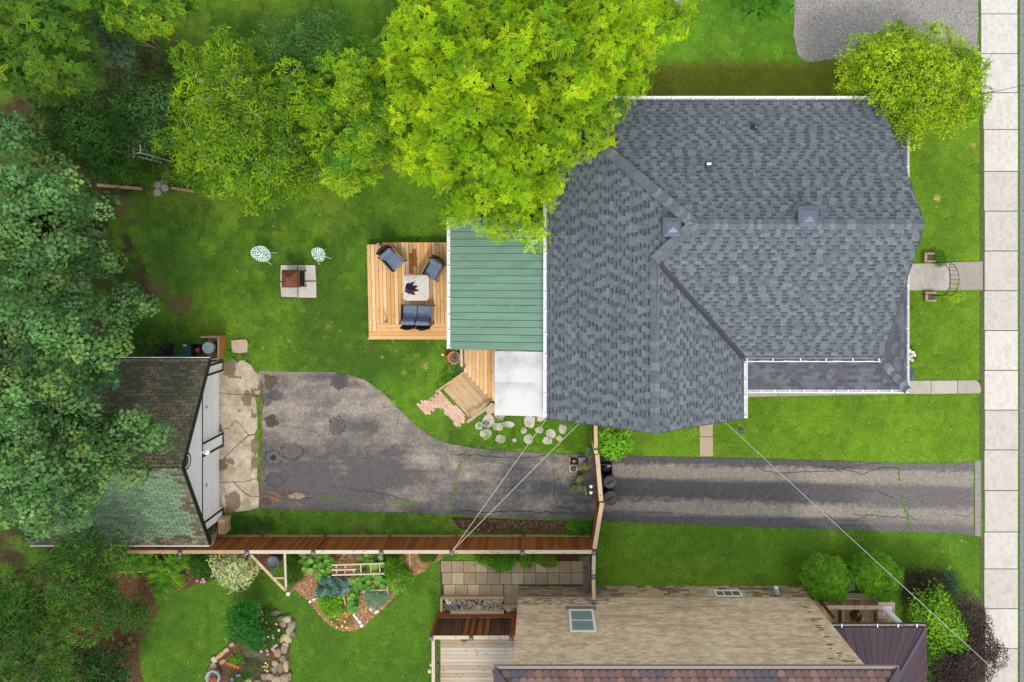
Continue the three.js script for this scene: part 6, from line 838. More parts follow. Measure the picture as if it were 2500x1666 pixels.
  for (const g of [pN, pE]) { mesh('roof_deck', prism(g.poly, -0.08, 0, (x, z) => g.hAt(x, z)), std(rgb(38, 30, 34), 0.9), pr); const L = g === pN ? xq - xn1 : 7; for (let a = 0.02; a < L - 0.05; a += 0.31) quad(g, a, a + 0.295, 0.0, g.vmax - 0.02, 0.004, 0.016, pick(toneQ), pn); }
  const ptex = tex(256, 256, (i, j) => { const n = fbm(i / 22, j / 50, 97, 4), k = 0.85 + 0.3 * hash(i, j, 98); return n > 0.64 ? [255 * k, 190 * k, 180 * k] : [200 * k, 196 * k, 200 * k]; }); ptex.repeat.set(1 / 1.7, 1 / 1.7);
  emitTiles(pr, 'roof_panel', pn, std([1, 1, 1], 0.6, { vertexColors: true, map: ptex, metalness: 0.1 }), 300); mesh('hip_cap', beam(V(xq, hq + 0.02, zq), V(xq - e, hq + 0.02 + e * 0.5, zq + e), 0.12, 0.03), std(rgb(84, 72, 82), 0.7), pr, true);
  gutter(nb, V(xn1 + 0.2, hq, zq), V(xq, hq, zq), V(0, 0, -1), std(rgb(74, 58, 50), 0.5), 0.12, 40, false); for (const t of [0.1, 0.48, 0.7, 0.9]) { const x = lerp(xn1 + 0.2, xq, t); mesh('gutter_bracket', box(x - 0.02, x + 0.02, hq, hq + 0.012, zq - 0.14, zq), M.whitePlain, nb); }
  mesh('downspout', [beam(V(10.9, 0.1, zn - 0.06), V(11.0, hq - 0.1, zn + 0.1), 0.09, 0.09, V(1, 0, 0)), beam(V(10.9, 0.1, zn - 0.06), V(10.8, 0.05, zn - 0.75), 0.09, 0.08)], std(rgb(72, 60, 54), 0.55), nb, true);
  // porch deck and railing
  const dk = sub(nb, 'porch_deck'), x1 = wx(2262, 0.6) - 0.1; for (let x = 10.75; x < 14.0; x += 0.145) plank(dk, 'plank', V(x + 0.07, 0.58, zn + 0.28), V(x + 0.07, 0.58, zn + 4), 0.138, 0.036, [M.oldWood[0], M.oldWood[1], M.fenceDark[2]][Math.floor(R() * 3)]); mesh('deck_base', box(10.72, 14.0, 0.02, 0.55, zn + 0.3, zn + 4), std(rgb(110, 80, 58), 0.9), dk);
  const rl = sub(nb, 'porch_railing'), zr1 = wz(1484, 1.4); plank(rl, 'top_rail', V(10.9, 1.4, zr1), V(13.3, 1.4, zr1), 0.15, 0.05, M.tanWood, UP, 0.01); plank(rl, 'bottom_rail', V(10.9, 0.7, zr1), V(13.3, 0.7, zr1), 0.07, 0.06, M.paleWood); for (let k = 0; k < 17; k++) { const x = 11 + k * 0.138; mesh('baluster', box(x - 0.02, x + 0.02, 0.73, 1.375, zr1 - 0.02, zr1 + 0.02), M.oldWood[1], rl); } plank(rl, 'skirt', V(10.9, 0.45, zr1 - 0.02), V(13.3, 0.45, zr1 - 0.02), 0.04, 0.26, M.oldWood[0]);
  const pc = P(2165, 1491, 1.2), pl = sub(nb, 'porch_pillar'); mesh('pier', box(pc.x - 0.27, pc.x + 0.27, 0, 1.14, pc.z - 0.27, pc.z + 0.27), M.brick.clone(), pl); pl.children[0].material = std(rgb(190, 168, 136), 0.9, { map: gMid }); mesh('pier_cap', rbox(0.66, 0.08, 0.66, 0.02, pc.x, 1.18, pc.z), std(rgb(208, 192, 168), 0.85, { map: gMid }), pl); mesh('column_base', rbox(0.36, 0.06, 0.36, 0.02, pc.x, 1.25, pc.z), M.whitePlain, pl); mesh('column', lathe([[0.15, 1.27], [0.16, 1.31], [0.125, 1.36], [0.12, 1.9], [0.11, hq - 0.02]], V(pc.x, 0, pc.z), 24), M.whitePlain, pl);
  const sr = sub(nb, 'side_railing'); plank(sr, 'top_rail', V(pc.x + 0.02, 1.4, pc.z + 0.3), V(pc.x + 0.02, 1.4, pc.z + 2), 0.13, 0.05, M.tanWood); for (let k = 0; k < 9; k++) mesh('baluster', box(pc.x - 0.14, pc.x - 0.1, 0.6, 1.35, pc.z + 0.4 + k * 0.15, pc.z + 0.44 + k * 0.15), M.paleWood, sr);
  const stp = thing('porch_step', 'grey weathered board step below the porch railing of the brick house', 'step'); for (let k = 0; k < 4; k++) plank(stp, 'board', V(11.7 + k * 0.3, 0.16, zn - 0.42), V(11.75 + k * 0.3, 0.16, zn + 0.1), 0.28, 0.04, M.deckGrey[2]); mesh('step_base', box(11.58, 12.75, 0, 0.138, zn - 0.4, zn + 0.09), std(rgb(80, 76, 72), 0.9), stp);
  const fp = thing('flower_basket', 'round basket of red and yellow flowers on the brick house porch', 'flower basket'), c = P(2094, 1511, 0.95); mesh('basket', lathe([[0, 0.6], [0.15, 0.6], [0.2, 0.86], [0.18, 0.86], [0, 0.8]], V(c.x, 0, c.z), 18), std(rgb(70, 84, 34), 0.9), fp); const l = []; for (let i = 0; i < 14; i++) l.push({ p: V(c.x + rr(-0.13, 0.13), 0.86 + rr(0, 0.06), c.z + rr(-0.13, 0.13)), n: UP, s: 0.55, c: tone(rgb(64, 96, 30), 0.2) }); cloud(fp, 'foliage', SP.small[0], l); for (let i = 0; i < 11; i++) { const y = i < 4, a = i * 2.4, r = y ? 0.2 : 0.11; mesh('flower', (() => { const g = new THREE.SphereGeometry(y ? 0.045 : 0.032, 8, 5); g.scale(1, 0.5, 1); g.translate(c.x + Math.cos(a) * r, 0.97 + rr(0, 0.04), c.z + Math.sin(a) * r); return g; })(), y ? std(rgb(236, 206, 20), 0.7) : std(rgb(186, 40, 26), 0.7), fp); }
}
{ // neighbour's back deck with its privacy screen
  const h = 1.55, z = 14.45, t = thing('privacy_screen', 'dark weathered plank screen with white top boards on the neighbour deck', 'screen'), xs = [-4.34, -2.78, -1.22];
  for (let i = 1; i < 3; i++) fenceRun(t, [xs[i - 1] + 0.06, z], [xs[i] - 0.06, z], h, [...M.fenceDark, ...M.fenceDark, M.fenceBrown[2]], -1, M.paleWood, 0.14, true);
  xs.forEach(x => fencePost(t, x, z + 0.02, h + 0.03, M.fenceBrown[2])); for (const x of [...xs, xs[2] + 0.12]) plank(t, 'post_cover', V(x, 0.04, z - 0.08), V(x, h, z - 0.08), 0.11, 0.03, M.fenceBrown[2], V(0, 0, 1)); plank(t, 'base_beam', V(-4.3, 0.1, z - 0.16), V(-1.1, 0.1, z - 0.16), 0.12, 0.16, M.fenceBrown[1]);
  const d = thing('back_deck', 'pale weathered board deck behind the dark plank screen', 'deck'); for (let k = 0; k < 27; k++) { const zz = z + 0.2 + k * 0.15; plank(d, 'plank', V(-4.15, 0.4, zz), V(-1.03, 0.4, zz), 0.142, 0.036, pick(M.deckGrey), UP, 0.004); } mesh('deck_frame', [box(-4.15, -4.1, 0.02, 0.38, z + 0.14, z + 4.2), box(-4.1, -1.03, 0.02, 0.38, z + 0.14, z + 0.19)], M.oldWood[0], d);
  const r = thing('deck_railing', 'white topped railing with lattice along the pale neighbour deck', 'railing'); plank(r, 'top_rail', V(-4.3, 1.3, z + 0.1), V(-4.3, 1.3, z + 4), 0.13, 0.04, M.paleWood, UP, 0.008); for (let k = 0; k < 26; k++) mesh('lattice_slat', beam(V(-4.26, 0.45, z + 0.15 + k * 0.14), V(-4.26, 1.26, z + 0.29 + k * 0.14), 0.03, 0.014, V(1, 0, 0)), k % 2 ? M.paleWood : M.fenceDark[0], r, true); for (const zz of [z + 0.14, z + 2, z + 3.9]) mesh('post', box(-4.36, -4.27, 0, 1.27, zz - 0.045, zz + 0.045), M.paleWood, r); for (const y of [1624, 1639]) { const p = P(y < 1630 ? 1052 : 1049, y, 0.8); const lt = thing('rail_lamp', y < 1630 ? 'tiny cream lamp on the outside of the white deck rail' : 'larger cream lamp on the outside of the white deck rail', 'lamp'); mesh('lamp_arm', box(p.x, -4.3, 0.75, 0.79, p.z - 0.02, p.z + 0.02), M.paleWood, lt); mesh('lamp_globe', (() => { const g = new THREE.SphereGeometry(y < 1630 ? 0.06 : 0.085, 14, 10); g.translate(p.x, 0.8, p.z); return g; })(), std(rgb(226, 216, 176), 0.5), lt); }
  const hb = thing('deck_planter', 'half-hidden bowl of yellow-green flowers behind the plank screen', 'planter'), c = P(1133, 1562, 0.7); mesh('bowl', lathe([[0, 0.42], [0.12, 0.42], [0.17, 0.6], [0, 0.56]], V(c.x, 0, c.z), 16), M.charcoal, hb); const l = []; for (let i = 0; i < 9; i++) l.push({ p: V(c.x + rr(-0.1, 0.1), 0.6, c.z + rr(-0.1, 0.1)), n: UP, s: 0.5, c: pick([rgb(110, 130, 30), rgb(170, 160, 40)]) }); cloud(hb, 'foliage', SP.small[0], l);
}
// ---------- rocks and stones ----------
function rockGeo(seed, sx, sy, sz) { const g = new THREE.IcosahedronGeometry(1, 1), p = g.attributes.position, o = []; for (let i = 0; i < p.count; i++) { const x = p.getX(i), y = p.getY(i), z = p.getZ(i), k = 0.78 + 0.45 * vn(x * 1.7 + seed * 3.1, z * 1.7 + y * 2.3 + seed, seed); o.push(clamp(x * k * 1.15, -0.95, 0.95) * sx, clamp(y * k * 1.2, -0.8, 0.7) * sy, clamp(z * k * 1.15, -0.95, 0.95) * sz); } return tri(o); }
function rock(name, label, cat, group, px, py, rx, rz, hgt, c, ang = R() * 3, y = 0) { const g = rockGeo(Math.floor(R() * 500), PM(rx), hgt, PM(rz)); g.rotateY(ang); const p = P(px, py, hgt * 0.6); g.translate(p.x, y + hgt * 0.45, p.z); return tag(mesh(name, colored(g, c), M.stone), label, cat, group); }
const sandst = [rgb(172, 156, 122), rgb(150, 138, 112), rgb(184, 170, 136), rgb(128, 120, 104), rgb(144, 136, 122)];
[[672, 1498, 13, 7], [682, 1512, 12, 7], [700, 1512, 11, 8], [690, 1524, 9, 8], [712, 1526, 10, 10], [707, 1540, 9, 11], [697, 1556, 12, 9], [715, 1548, 6, 8], [703, 1562, 9, 8], [688, 1560, 6, 8], [694, 1585, 8, 12], [678, 1592, 9, 11], [697, 1575, 8, 8], [690, 1607, 9, 9], [672, 1620, 8, 8], [684, 1630, 8, 13], [670, 1634, 7, 8], [698, 1626, 7, 14], [660, 1652, 10, 8], [675, 1660, 11, 9], [646, 1652, 9, 8], [694, 1656, 12, 12], [706, 1652, 6, 10], [630, 1664, 10, 6], [606, 1664, 9, 7]].forEach(([x, y, a, b]) => { const k = Math.floor(R() * 5), w = ['tan', 'dull brown', 'pale sandy', 'dark grey', 'mid grey'][k]; rock('wall_rock', `${w} weathered fieldstone in the edge of the round rock garden`, 'rock', `${w} fieldstones edging the rock garden`, x, y, a, b, rr(0.1, 0.18), sandst[k], rr(-0.3, 0.3)); });
[[552, 1588, 8, 5], [541, 1596, 9, 5], [535, 1602, 10, 5], [543, 1616, 9, 5], [523, 1611, 6, 8], [521, 1626, 7, 8], [566, 1574, 7, 6], [514, 1634, 6, 5]].forEach(([x, y, a, b]) => rock('edging_rock', 'small pinkish tan stone edging the rock garden by the stone basin', 'rock', 'small stones by the basin', x, y, a, b, 0.09, pick([rgb(188, 152, 116), rgb(176, 140, 108), rgb(196, 178, 148)]), 0.6));
[[326, 1575, 9, 7], [312, 1582, 8, 7], [300, 1590, 8, 6], [318, 1560, 7, 6], [296, 1572, 8, 7], [286, 1585, 8, 6]].forEach(([x, y, a, b]) => rock('shade_rock', 'brown mossy stone half under the shrubs by the mulch path', 'rock', 'mossy stones by the mulch path', x, y, a, b, 0.1, pick([rgb(112, 98, 62), rgb(98, 88, 58)])));
[[1091, 1465, 6, 5, 1], [1099, 1471, 4, 4, 1], [1106, 1464, 3, 3, 1], [1093, 1473, 4, 3, 1], [1095, 1485, 8, 6, 0], [1111, 1483, 9, 5, 0], [1131, 1478, 6, 5, 0], [1170, 1485, 6, 5, 2], [1216, 1467, 8, 6, 3], [1243, 1487, 8, 6, 2], [1140, 1466, 5, 4, 0], [1156, 1474, 5, 4, 3], [1188, 1472, 5, 4, 3], [1120, 1468, 5, 4, 3]].forEach(([x, y, a, b, k]) => rock('cobble', ['dark grey rounded cobble in the pebble bed beside the patio', 'white rounded pebble in the pebble bed corner beside the patio', 'pale domed cobble at the timber edge of the pebble bed', 'pinkish brown cobble in the pebble bed beside the patio'][k], 'cobble', ['dark cobbles in the pebble bed', 'white pebbles in the pebble bed', 'pale domed cobbles at the timber edge', 'brown cobbles in the pebble bed'][k], x, y, a, b, 0.09, [rgb(124, 118, 110), rgb(226, 220, 206), rgb(196, 188, 166), rgb(176, 150, 128)][k]));
{ // pebbles
  const g = rockGeo(5, 1, 0.7, 1), l = []; for (let i = 0; i < 560; i++) { const x = rr(1084, 1262), y = rr(1461, 1492); if (x > 1226 && y < 1482) continue; l.push([x, y]); }
  for (let i = 0; i < 700; i++) l.push([rr(1424, 1440), rr(1358, 1432)]);
  const im = new THREE.InstancedMesh(g, std([1, 1, 1], 0.9), l.length), e = new THREE.Euler(); l.forEach(([x, y], i) => { const s = x > 1400 ? rr(0.012, 0.028) : rr(0.02, 0.06); qtn.setFromEuler(e.set(rr(-0.4, 0.4), R() * 6, rr(-0.4, 0.4))); mtx.compose(P(x, y, 0.03 + s * 0.3), qtn, V(s, s, s * rr(0.6, 1))); im.setMatrixAt(i, mtx); const b = x > 1400 ? rr(0.14, 0.3) : rr(0.22, 0.5); im.setColorAt(i, clr.setRGB(b, b * 0.88, b * 0.74)); });
  im.name = 'pebbles'; im.userData = { label: 'brown and grey pebbles filling the bed beside the patio', category: 'pebbles', kind: 'stuff' }; im.castShadow = im.receiveShadow = true; scene.add(im);
  const pe = [['long weathered timber along the top of the pebble bed', P(1076, 1459, 0.1), P(1230, 1459, 0.1), 0.1, 1], ['short pale timber closing the end of the pebble bed', P(1078, 1462, 0.1), P(1078, 1494, 0.1), 0.1, 2], ['rough brown timber along the bottom of the pebble bed', P(1100, 1494, 0.12), P(1230, 1494, 0.12), 0.12, 0], ['short grey timber below the large patio slab', P(1228, 1480, 0.1), P(1266, 1480, 0.1), 0.1, 1]];
  for (const [l2, a, b, w, k] of pe) tag(mesh('bed_timber', beam(a, b, w, 0.14), M.oldWood[k], scene, true), l2, 'timber');
}
[[757, 1469, 3.6, 3.6], [767, 1463, 6, 3], [777, 1460, 3, 3], [859, 1494, 4, 5], [865, 1503, 3, 6], [871, 1511, 3, 6], [878, 1519, 4, 5], [883, 1528, 5, 4], [888, 1445, 3, 5], [907, 1487, 5, 6], [919, 1494, 7, 4]].forEach(([x, y, a, b]) => rock('white_stone', 'white painted stone edging the woodchip vegetable bed', 'stone', 'white stones edging the vegetable bed', x, y, a, b, 0.07, rgb(226, 222, 216), x > 855 && x < 885 && y > 1490 ? 0.5 : 0.3));
// ---------- beds ----------
{
  const chips = (poly, n, cols, l) => { const xs = poly.map(p => p[0]), ys = poly.map(p => p[1]), a = Math.min(...xs), b = Math.max(...xs), c = Math.min(...ys), d = Math.max(...ys); for (let i = 0, k = 0; i < n && k < n * 9; k++) { const x = rr(a, b), y = rr(c, d); if (!inPoly(x, y, poly)) continue; i++; l.push([x, y, pick(cols)]); } };
  structure('vegetable_bed', slab(A_bed, -0.02, 0.02), std(rgb(150, 112, 80), 1, { map: gFine, bumpMap: bMid, bumpScale: 0.02 })); structure('mulch_bed', slab(A_bed2, -0.02, 0.02), std(rgb(96, 68, 46), 1, { map: gFine, bumpMap: bMid, bumpScale: 0.02 })); structure('rock_garden_bed', slab(A_rock, -0.02, 0.06), std(rgb(98, 72, 52), 1, { map: gFine, bumpMap: bMid, bumpScale: 0.02 })); structure('planting_strip', slab([[1100, 1263], [1452, 1275], [1452, 1304], [1180, 1304], [1120, 1290]], -0.02, 0.015), std(rgb(74, 52, 38), 1, { map: gFine, bumpMap: bMid, bumpScale: 0.02 })); structure('planter_bed', slab([[1158, 1352], [1412, 1352], [1412, 1371], [1158, 1371]], -0.02, 0.05), std(rgb(80, 50, 34), 1, { map: gFine }));
  const l = []; chips(A_bed, 7000, [rgb(206, 166, 122), rgb(180, 136, 96), rgb(222, 188, 146), rgb(150, 108, 74)], l); chips(A_bed2, 5200, [rgb(128, 88, 60), rgb(100, 66, 46), rgb(150, 108, 76)], l); chips(A_rock, 2200, [rgb(126, 90, 66), rgb(98, 68, 50), rgb(150, 116, 88)], l); chips([[1100, 1265], [1450, 1277], [1450, 1302], [1190, 1302], [1120, 1288]], 1500, [rgb(92, 62, 46), rgb(120, 86, 62), rgb(150, 120, 92), rgb(70, 48, 38)], l);
  const im = new THREE.InstancedMesh(new THREE.BoxGeometry(0.05, 0.008, 0.016), std([1, 1, 1], 0.95), l.length), e = new THREE.Euler(); l.forEach(([x, y, c], i) => { qtn.setFromEuler(e.set(rr(-0.4, 0.4), R() * 6, rr(-0.4, 0.4))); const s = rr(0.6, 1.5); mtx.compose(P(x, y, 0.03 + (inPoly(x, y, A_rock) ? 0.04 : 0)), qtn, V(s, s, s)); im.setMatrixAt(i, mtx); im.setColorAt(i, clr.setRGB(...c)); }); im.name = 'wood_chips'; im.userData = { label: 'brown wood chips scattered over the garden beds', category: 'wood chips', kind: 'stuff' }; im.castShadow = im.receiveShadow = true; scene.add(im);
}
// ---------- garden plants ----------
function dish(r, cup, seg = 12, wav = 0.12) { const o = [], P0 = [], q = rng(Math.floor(r * 1e4) + seg), ring = f => { const a = []; for (let i = 0; i < seg; i++) { const t = i / seg * 6.283, k = f * (1 + wav * Math.sin(t * 5 + q()) * f); a.push(V(Math.cos(t) * r * k + r * 0.75, cup * f * f + (f > 0.9 ? (q() - 0.5) * 0.03 : 0), Math.sin(t) * r * k)); } return a; }, A = ring(0.5), B = ring(1), c = V(r * 0.75, 0, 0); for (let i = 0; i < seg; i++) { const j = (i + 1) % seg; for (const v of [c, A[j], A[i], A[i], A[j], B[j], A[i], B[j], B[i]]) o.push(v.x, v.y, v.z); } const g = tri(o); return g; }
const bigLeafM = (c) => { const m = leafMat(0.2); m.vertexColors = false; m.color.setRGB(...c); return m; };
const cabM = [bigLeafM(rgb(124, 166, 150)), bigLeafM(rgb(106, 148, 136)), bigLeafM(rgb(142, 180, 164))], sqM = [bigLeafM(rgb(98, 156, 62)), bigLeafM(rgb(84, 142, 58)), bigLeafM(rgb(124, 176, 66))], dishes = [dish(0.15, 0.05), dish(0.13, 0.06, 11), dish(0.11, 0.05, 10)];
function leafy(name, label, group, px, py, n, size, mats, h0, up, sub2) { const t = thing(name, label, 'plant', group), c = P(px, py, h0); for (let i = 0; i < n; i++) { const k = i / n, a = i * 2.4 + R() * 0.4, ti = lerp(0.15, 1.25, k) * up, o = new THREE.Mesh(dishes[i % 3], pick(mats)); o.name = 'leaf'; o.castShadow = o.receiveShadow = true; o.rotation.set(0, -a, ti, 'YZX'); const s = size * lerp(1.1, 0.55, k); o.scale.setScalar(s); o.position.set(c.x + Math.cos(a) * 0.02, h0 + k * 0.12, c.z + Math.sin(a) * 0.02); t.add(o); } mesh('stem', rod(V(c.x, 0, c.z), V(c.x, h0 + 0.05, c.z), 0.025, 0.02, 6), std(rgb(120, 150, 96), 0.8), t); return t; }
[[786, 1436, 1.25], [808, 1440, 1.0], [832, 1434, 1.3], [793, 1412, 1.05], [818, 1418, 1.1], [842, 1418, 1]].forEach(([x, y, s]) => leafy('cabbage_plant', 'large blue-green cabbage plant on the woodchip bed below the white ladder', 'blue-green cabbages in the vegetable bed', x, y, 13, s, cabM, 0.2, 1));
const squash = (label, pts) => { const t = thing('squash_plant', label, 'plant'); pts.forEach(([x, y], i) => { const h = rr(0.22, 0.42), p = P(x, y, h), o = new THREE.Mesh(dishes[i % 3], pick(sqM)); o.name = 'leaf'; o.castShadow = o.receiveShadow = true; o.scale.setScalar(rr(0.75, 1.15)); o.rotation.set(rr(-0.3, 0.3), R() * 6, rr(-0.3, 0.25)); o.position.copy(p); t.add(o); mesh('stalk', rod(V(p.x, 0, p.z), V(p.x, h, p.z), 0.008, 0.008, 5), sqM[1], t); }); return t; };
const spread = (poly, n, d) => { const l = []; for (let k = 0; k < 4000 && l.length < n; k++) { const xs = poly.map(p => p[0]), ys = poly.map(p => p[1]), x = rr(Math.min(...xs), Math.max(...xs)), y = rr(Math.min(...ys), Math.max(...ys)); if (inPoly(x, y, poly) && !l.some(q => Math.hypot(q[0] - x, q[1] - y) < d)) l.push([x, y]); } return l; };
squash('sprawling squash plant with round leaves under the fence beside the wooden trellis', spread([[728, 1354], [815, 1356], [815, 1380], [808, 1400], [770, 1405], [745, 1390]], 46, 8)); squash('squash plant with round leaves between the white ladder and cabbages', spread([[866, 1404], [935, 1402], [945, 1425], [900, 1432], [890, 1440], [870, 1440], [858, 1430], [860, 1412]], 34, 8)); squash('trailing squash shoot with bright leaves beside the diagonal white stones', spread([[853, 1445], [872, 1445], [868, 1465], [868, 1490], [850, 1492], [848, 1475]], 16, 8)); squash('squash plant with yellow blossoms behind the ladder rungs', spread([[878, 1362], [925, 1354], [930, 1376], [925, 1400], [885, 1400]], 22, 9));
function bushy(name, label, poly, n, geo, cols, s, h, o = {}) { const t = thing(name, label, o.cat || 'plant', o.group), l = spread(poly, n, o.d ?? 3), list = l.map(([x, y]) => { const e = edgeD(x, y, poly), hh = h * rr(0.55, 1) * sst(-4, 14, e) + 0.03; return { p: P(x, y, hh), n: UP.clone().add(rndDir().multiplyScalar(0.35)).normalize(), s: s * rr(0.7, 1.2), c: tone(pick(cols), 0.2) }; }); cloud(t, 'foliage', geo, list, o.mat || LEAF); const st = []; list.forEach((q, i) => { if (i % 4 === 0) st.push(rod(V(q.p.x, 0, q.p.z), q.p, 0.008, 0.005, 4)); }); if (st.length) mesh('stem', st, std(rgb(92, 110, 52), 0.9), t); for (const [fx, fy, r, c, c2] of o.flowers || []) { const p = P(fx, fy, h * 1.05), fl = leafBag(); for (let k = 0; k < 9; k++) { const a = k / 9 * 6.283; fl.leaf(V(0, 0, 0), V(Math.cos(a), -0.1, Math.sin(a)).normalize(), UP, r, r * 0.62, c, 0.1); } if (c2) for (let k = 0; k < 6; k++) { const a = k / 6 * 6.283; fl.raw(V(0, 0.025, 0), V(Math.cos(a) * r * 0.34, 0.012, Math.sin(a) * r * 0.34), V(Math.cos(a + 1.05) * r * 0.34, 0.012, Math.sin(a + 1.05) * r * 0.34), c2); } const g = fl.geo(); g.translate(p.x, p.y, p.z); const fm = mesh('flower', g, PETAL, t); mesh('flower_stalk', rod(V(p.x, 0, p.z), V(p.x, p.y, p.z), 0.005, 0.004, 4), std(rgb(80, 120, 50), 0.9), t); } return t; }
const lin = rgb;
bushy('bean_plant', 'bright green bushy bean plants below the cabbages', [[780, 1455], [838, 1452], [836, 1490], [820, 1505], [800, 1500], [782, 1480]], 120, SP.broad[0], [lin(112, 168, 34), lin(92, 148, 32), lin(130, 184, 40)], 0.62, 0.35);
bushy('sage_plant', 'silvery green sage patch framed by white stones', [[893, 1443], [945, 1441], [952, 1452], [940, 1468], [920, 1478], [912, 1484], [900, 1468]], 120, SP.broad[1], [lin(138, 170, 132), lin(120, 154, 120), lin(150, 182, 142)], 0.55, 0.25);
bushy('tomato_plant', 'tall bright green leafy plant at the end of the white ladder', [[945, 1354], [980, 1352], [985, 1380], [970, 1410], [950, 1420], [940, 1395], [938, 1375]], 130, SP.willow[0], [lin(124, 176, 36), lin(100, 156, 36), lin(84, 138, 38)], 0.5, 0.7);
bushy('pepper_plant', 'mid-green bushy plant between the ladder end and mulch', [[940, 1400], [985, 1385], [1008, 1408], [1000, 1425], [985, 1440], [960, 1448], [945, 1430]], 110, SP.broad[0], [lin(96, 150, 40), lin(114, 166, 44), lin(134, 180, 60)], 0.65, 0.4);
bushy('dill_plant', 'wispy grey-green plant under the fence by the bare mulch', [[1022, 1350], [1070, 1350], [1062, 1368], [1040, 1372], [1024, 1362]], 60, SP.willow[1], [lin(110, 150, 60), lin(90, 134, 60)], 0.4, 0.3);
bushy('garlic_plant', 'fine-leaved green clump between the wooden trellis and squash', [[700, 1356], [728, 1358], [738, 1395], [745, 1410], [728, 1416], [704, 1425]], 90, SP.willow[1], [lin(84, 130, 38), lin(70, 112, 36), lin(100, 144, 40)], 0.5, 0.35);
bushy('marigold_plant', 'sparse orange and yellow marigolds on the tip of the woodchip bed', [[800, 1505], [830, 1510], [850, 1500], [865, 1515], [860, 1530], [830, 1535], [812, 1522]], 22, SP.small[0], [lin(84, 120, 40), lin(100, 134, 44)], 0.55, 0.15, { flowers: [[843, 1499, 0.06, lin(240, 140, 20)], [850, 1500, 0.05, lin(236, 150, 24)], [846, 1506, 0.07, lin(236, 132, 16)], [816, 1506, 0.05, lin(240, 200, 30)], [824, 1513, 0.04, lin(244, 214, 30)], [842, 1519, 0.05, lin(244, 210, 24)], [835, 1530, 0.06, lin(244, 210, 24)], [822, 1532, 0.05, lin(244, 214, 30)], [846, 1534, 0.06, lin(240, 214, 40)], [810, 1519, 0.04, lin(220, 200, 40)]] });
bushy('strip_plant', 'lime green perennials spilling from the planter over the patio slabs', [[1158, 1352], [1262, 1352], [1258, 1372], [1240, 1390], [1218, 1392], [1200, 1380], [1180, 1375], [1160, 1368]], 120, SP.willow[0], [lin(130, 186, 34), lin(108, 166, 34), lin(96, 150, 40)], 0.55, 0.35);
bushy('strip_plant', 'lime green plant in a wire hoop beside the fence post', [[1270, 1354], [1294, 1354], [1294, 1380], [1276, 1382]], 34, SP.willow[0], [lin(130, 186, 34), lin(108, 166, 34)], 0.5, 0.3);
bushy('strip_plant', 'lime and rusty tinted perennials in the planter near dark mulch', [[1302, 1352], [1358, 1352], [1356, 1380], [1340, 1384], [1310, 1372]], 60, SP.willow[0], [lin(130, 180, 36), lin(150, 140, 60), lin(108, 160, 36)], 0.5, 0.3);
{ const t = thing('wire_hoop', 'thin green wire hoop round the lime plant by the fence post', 'hoop'), p = P(1282, 1368, 0.45), w = std(rgb(90, 140, 60), 0.5); mesh('hoop', (() => { const g = new THREE.TorusGeometry(0.2, 0.006, 6, 28); g.rotateX(Math.PI / 2); g.translate(p.x, 0.45, p.z); return g; })(), w, t); for (const a of [0, 2.1, 4.2]) mesh('hoop_leg', rod(V(p.x + 0.2 * Math.cos(a), 0, p.z + 0.2 * Math.sin(a)), V(p.x + 0.2 * Math.cos(a), 0.45, p.z + 0.2 * Math.sin(a)), 0.005), w, t); }
bushy('weed_patch', 'leafy weeds along the fence foot by the driveway gate', [[1388, 1272], [1408, 1275], [1412, 1300], [1392, 1302], [1384, 1285]], 24, SP.broad[0], [lin(92, 150, 34), lin(76, 130, 34)], 0.7, 0.25); bushy('weed_patch', 'green grassy weeds in the fence corner by the gate', [[1418, 1272], [1448, 1274], [1448, 1303], [1424, 1303]], 30, SP.willow[0], [lin(92, 150, 34), lin(76, 134, 34)], 0.5, 0.25); bushy('weed_patch', 'leafy weed beside the garage corner and crate', [[540, 868], [556, 860], [566, 866], [556, 880], [540, 884]], 20, SP.broad[0], [lin(120, 180, 34), lin(98, 158, 34)], 0.6, 0.2);
bushy('hosta_plant', 'striped hosta clump below the terracotta pot', [[1094, 890], [1122, 888], [1120, 906], [1108, 914], [1096, 904]], 18, narrow(26, 0.22, 0.05, 0.1, [[1, 1, 1], [1.5, 1.35, 1.6]], 7), [lin(120, 164, 70), lin(140, 178, 84)], 0.9, 0.2);
bushy('fern_plant', 'feathery green ferns in the mulch beside the timber frame', [[372, 1385], [400, 1360], [440, 1352], [450, 1368], [430, 1400], [425, 1420], [398, 1448], [378, 1430], [362, 1408]], 46, SP.fern[0], [lin(112, 162, 40), lin(94, 146, 40), lin(80, 130, 38)], 0.75, 0.5);
bushy('astilbe_plant', 'yellow-green leafy perennial between the ferns and brown mulch', [[420, 1405], [445, 1402], [452, 1420], [440, 1432], [424, 1428]], 26, SP.broad[1], [lin(156, 178, 40), lin(128, 160, 40)], 0.6, 0.25);
bushy('lily_plant', 'dark green strappy clump between ferns and variegated shrub', [[468, 1358], [515, 1358], [520, 1385], [515, 1405], [486, 1405], [468, 1385]], 50, SP.willow[1], [lin(70, 128, 44), lin(88, 146, 48), lin(60, 110, 42)], 0.8, 0.5, { flowers: [[480, 1419, 0.06, lin(240, 160, 190), lin(180, 60, 120)], [490, 1422, 0.05, lin(240, 160, 190), lin(180, 60, 120)], [497, 1421, 0.07, lin(240, 150, 190), lin(180, 60, 120)], [495, 1415, 0.05, lin(240, 190, 210), lin(180, 60, 120)], [516, 1408, 0.05, lin(240, 200, 215), lin(160, 60, 110)]] });
bushy('shade_fern', 'low fern mass under the trees by the timber raised bed', [[300, 1352], [365, 1350], [370, 1385], [330, 1395], [300, 1390]], 40, SP.fern[0], [lin(100, 146, 42), lin(86, 134, 40)], 0.7, 0.4);
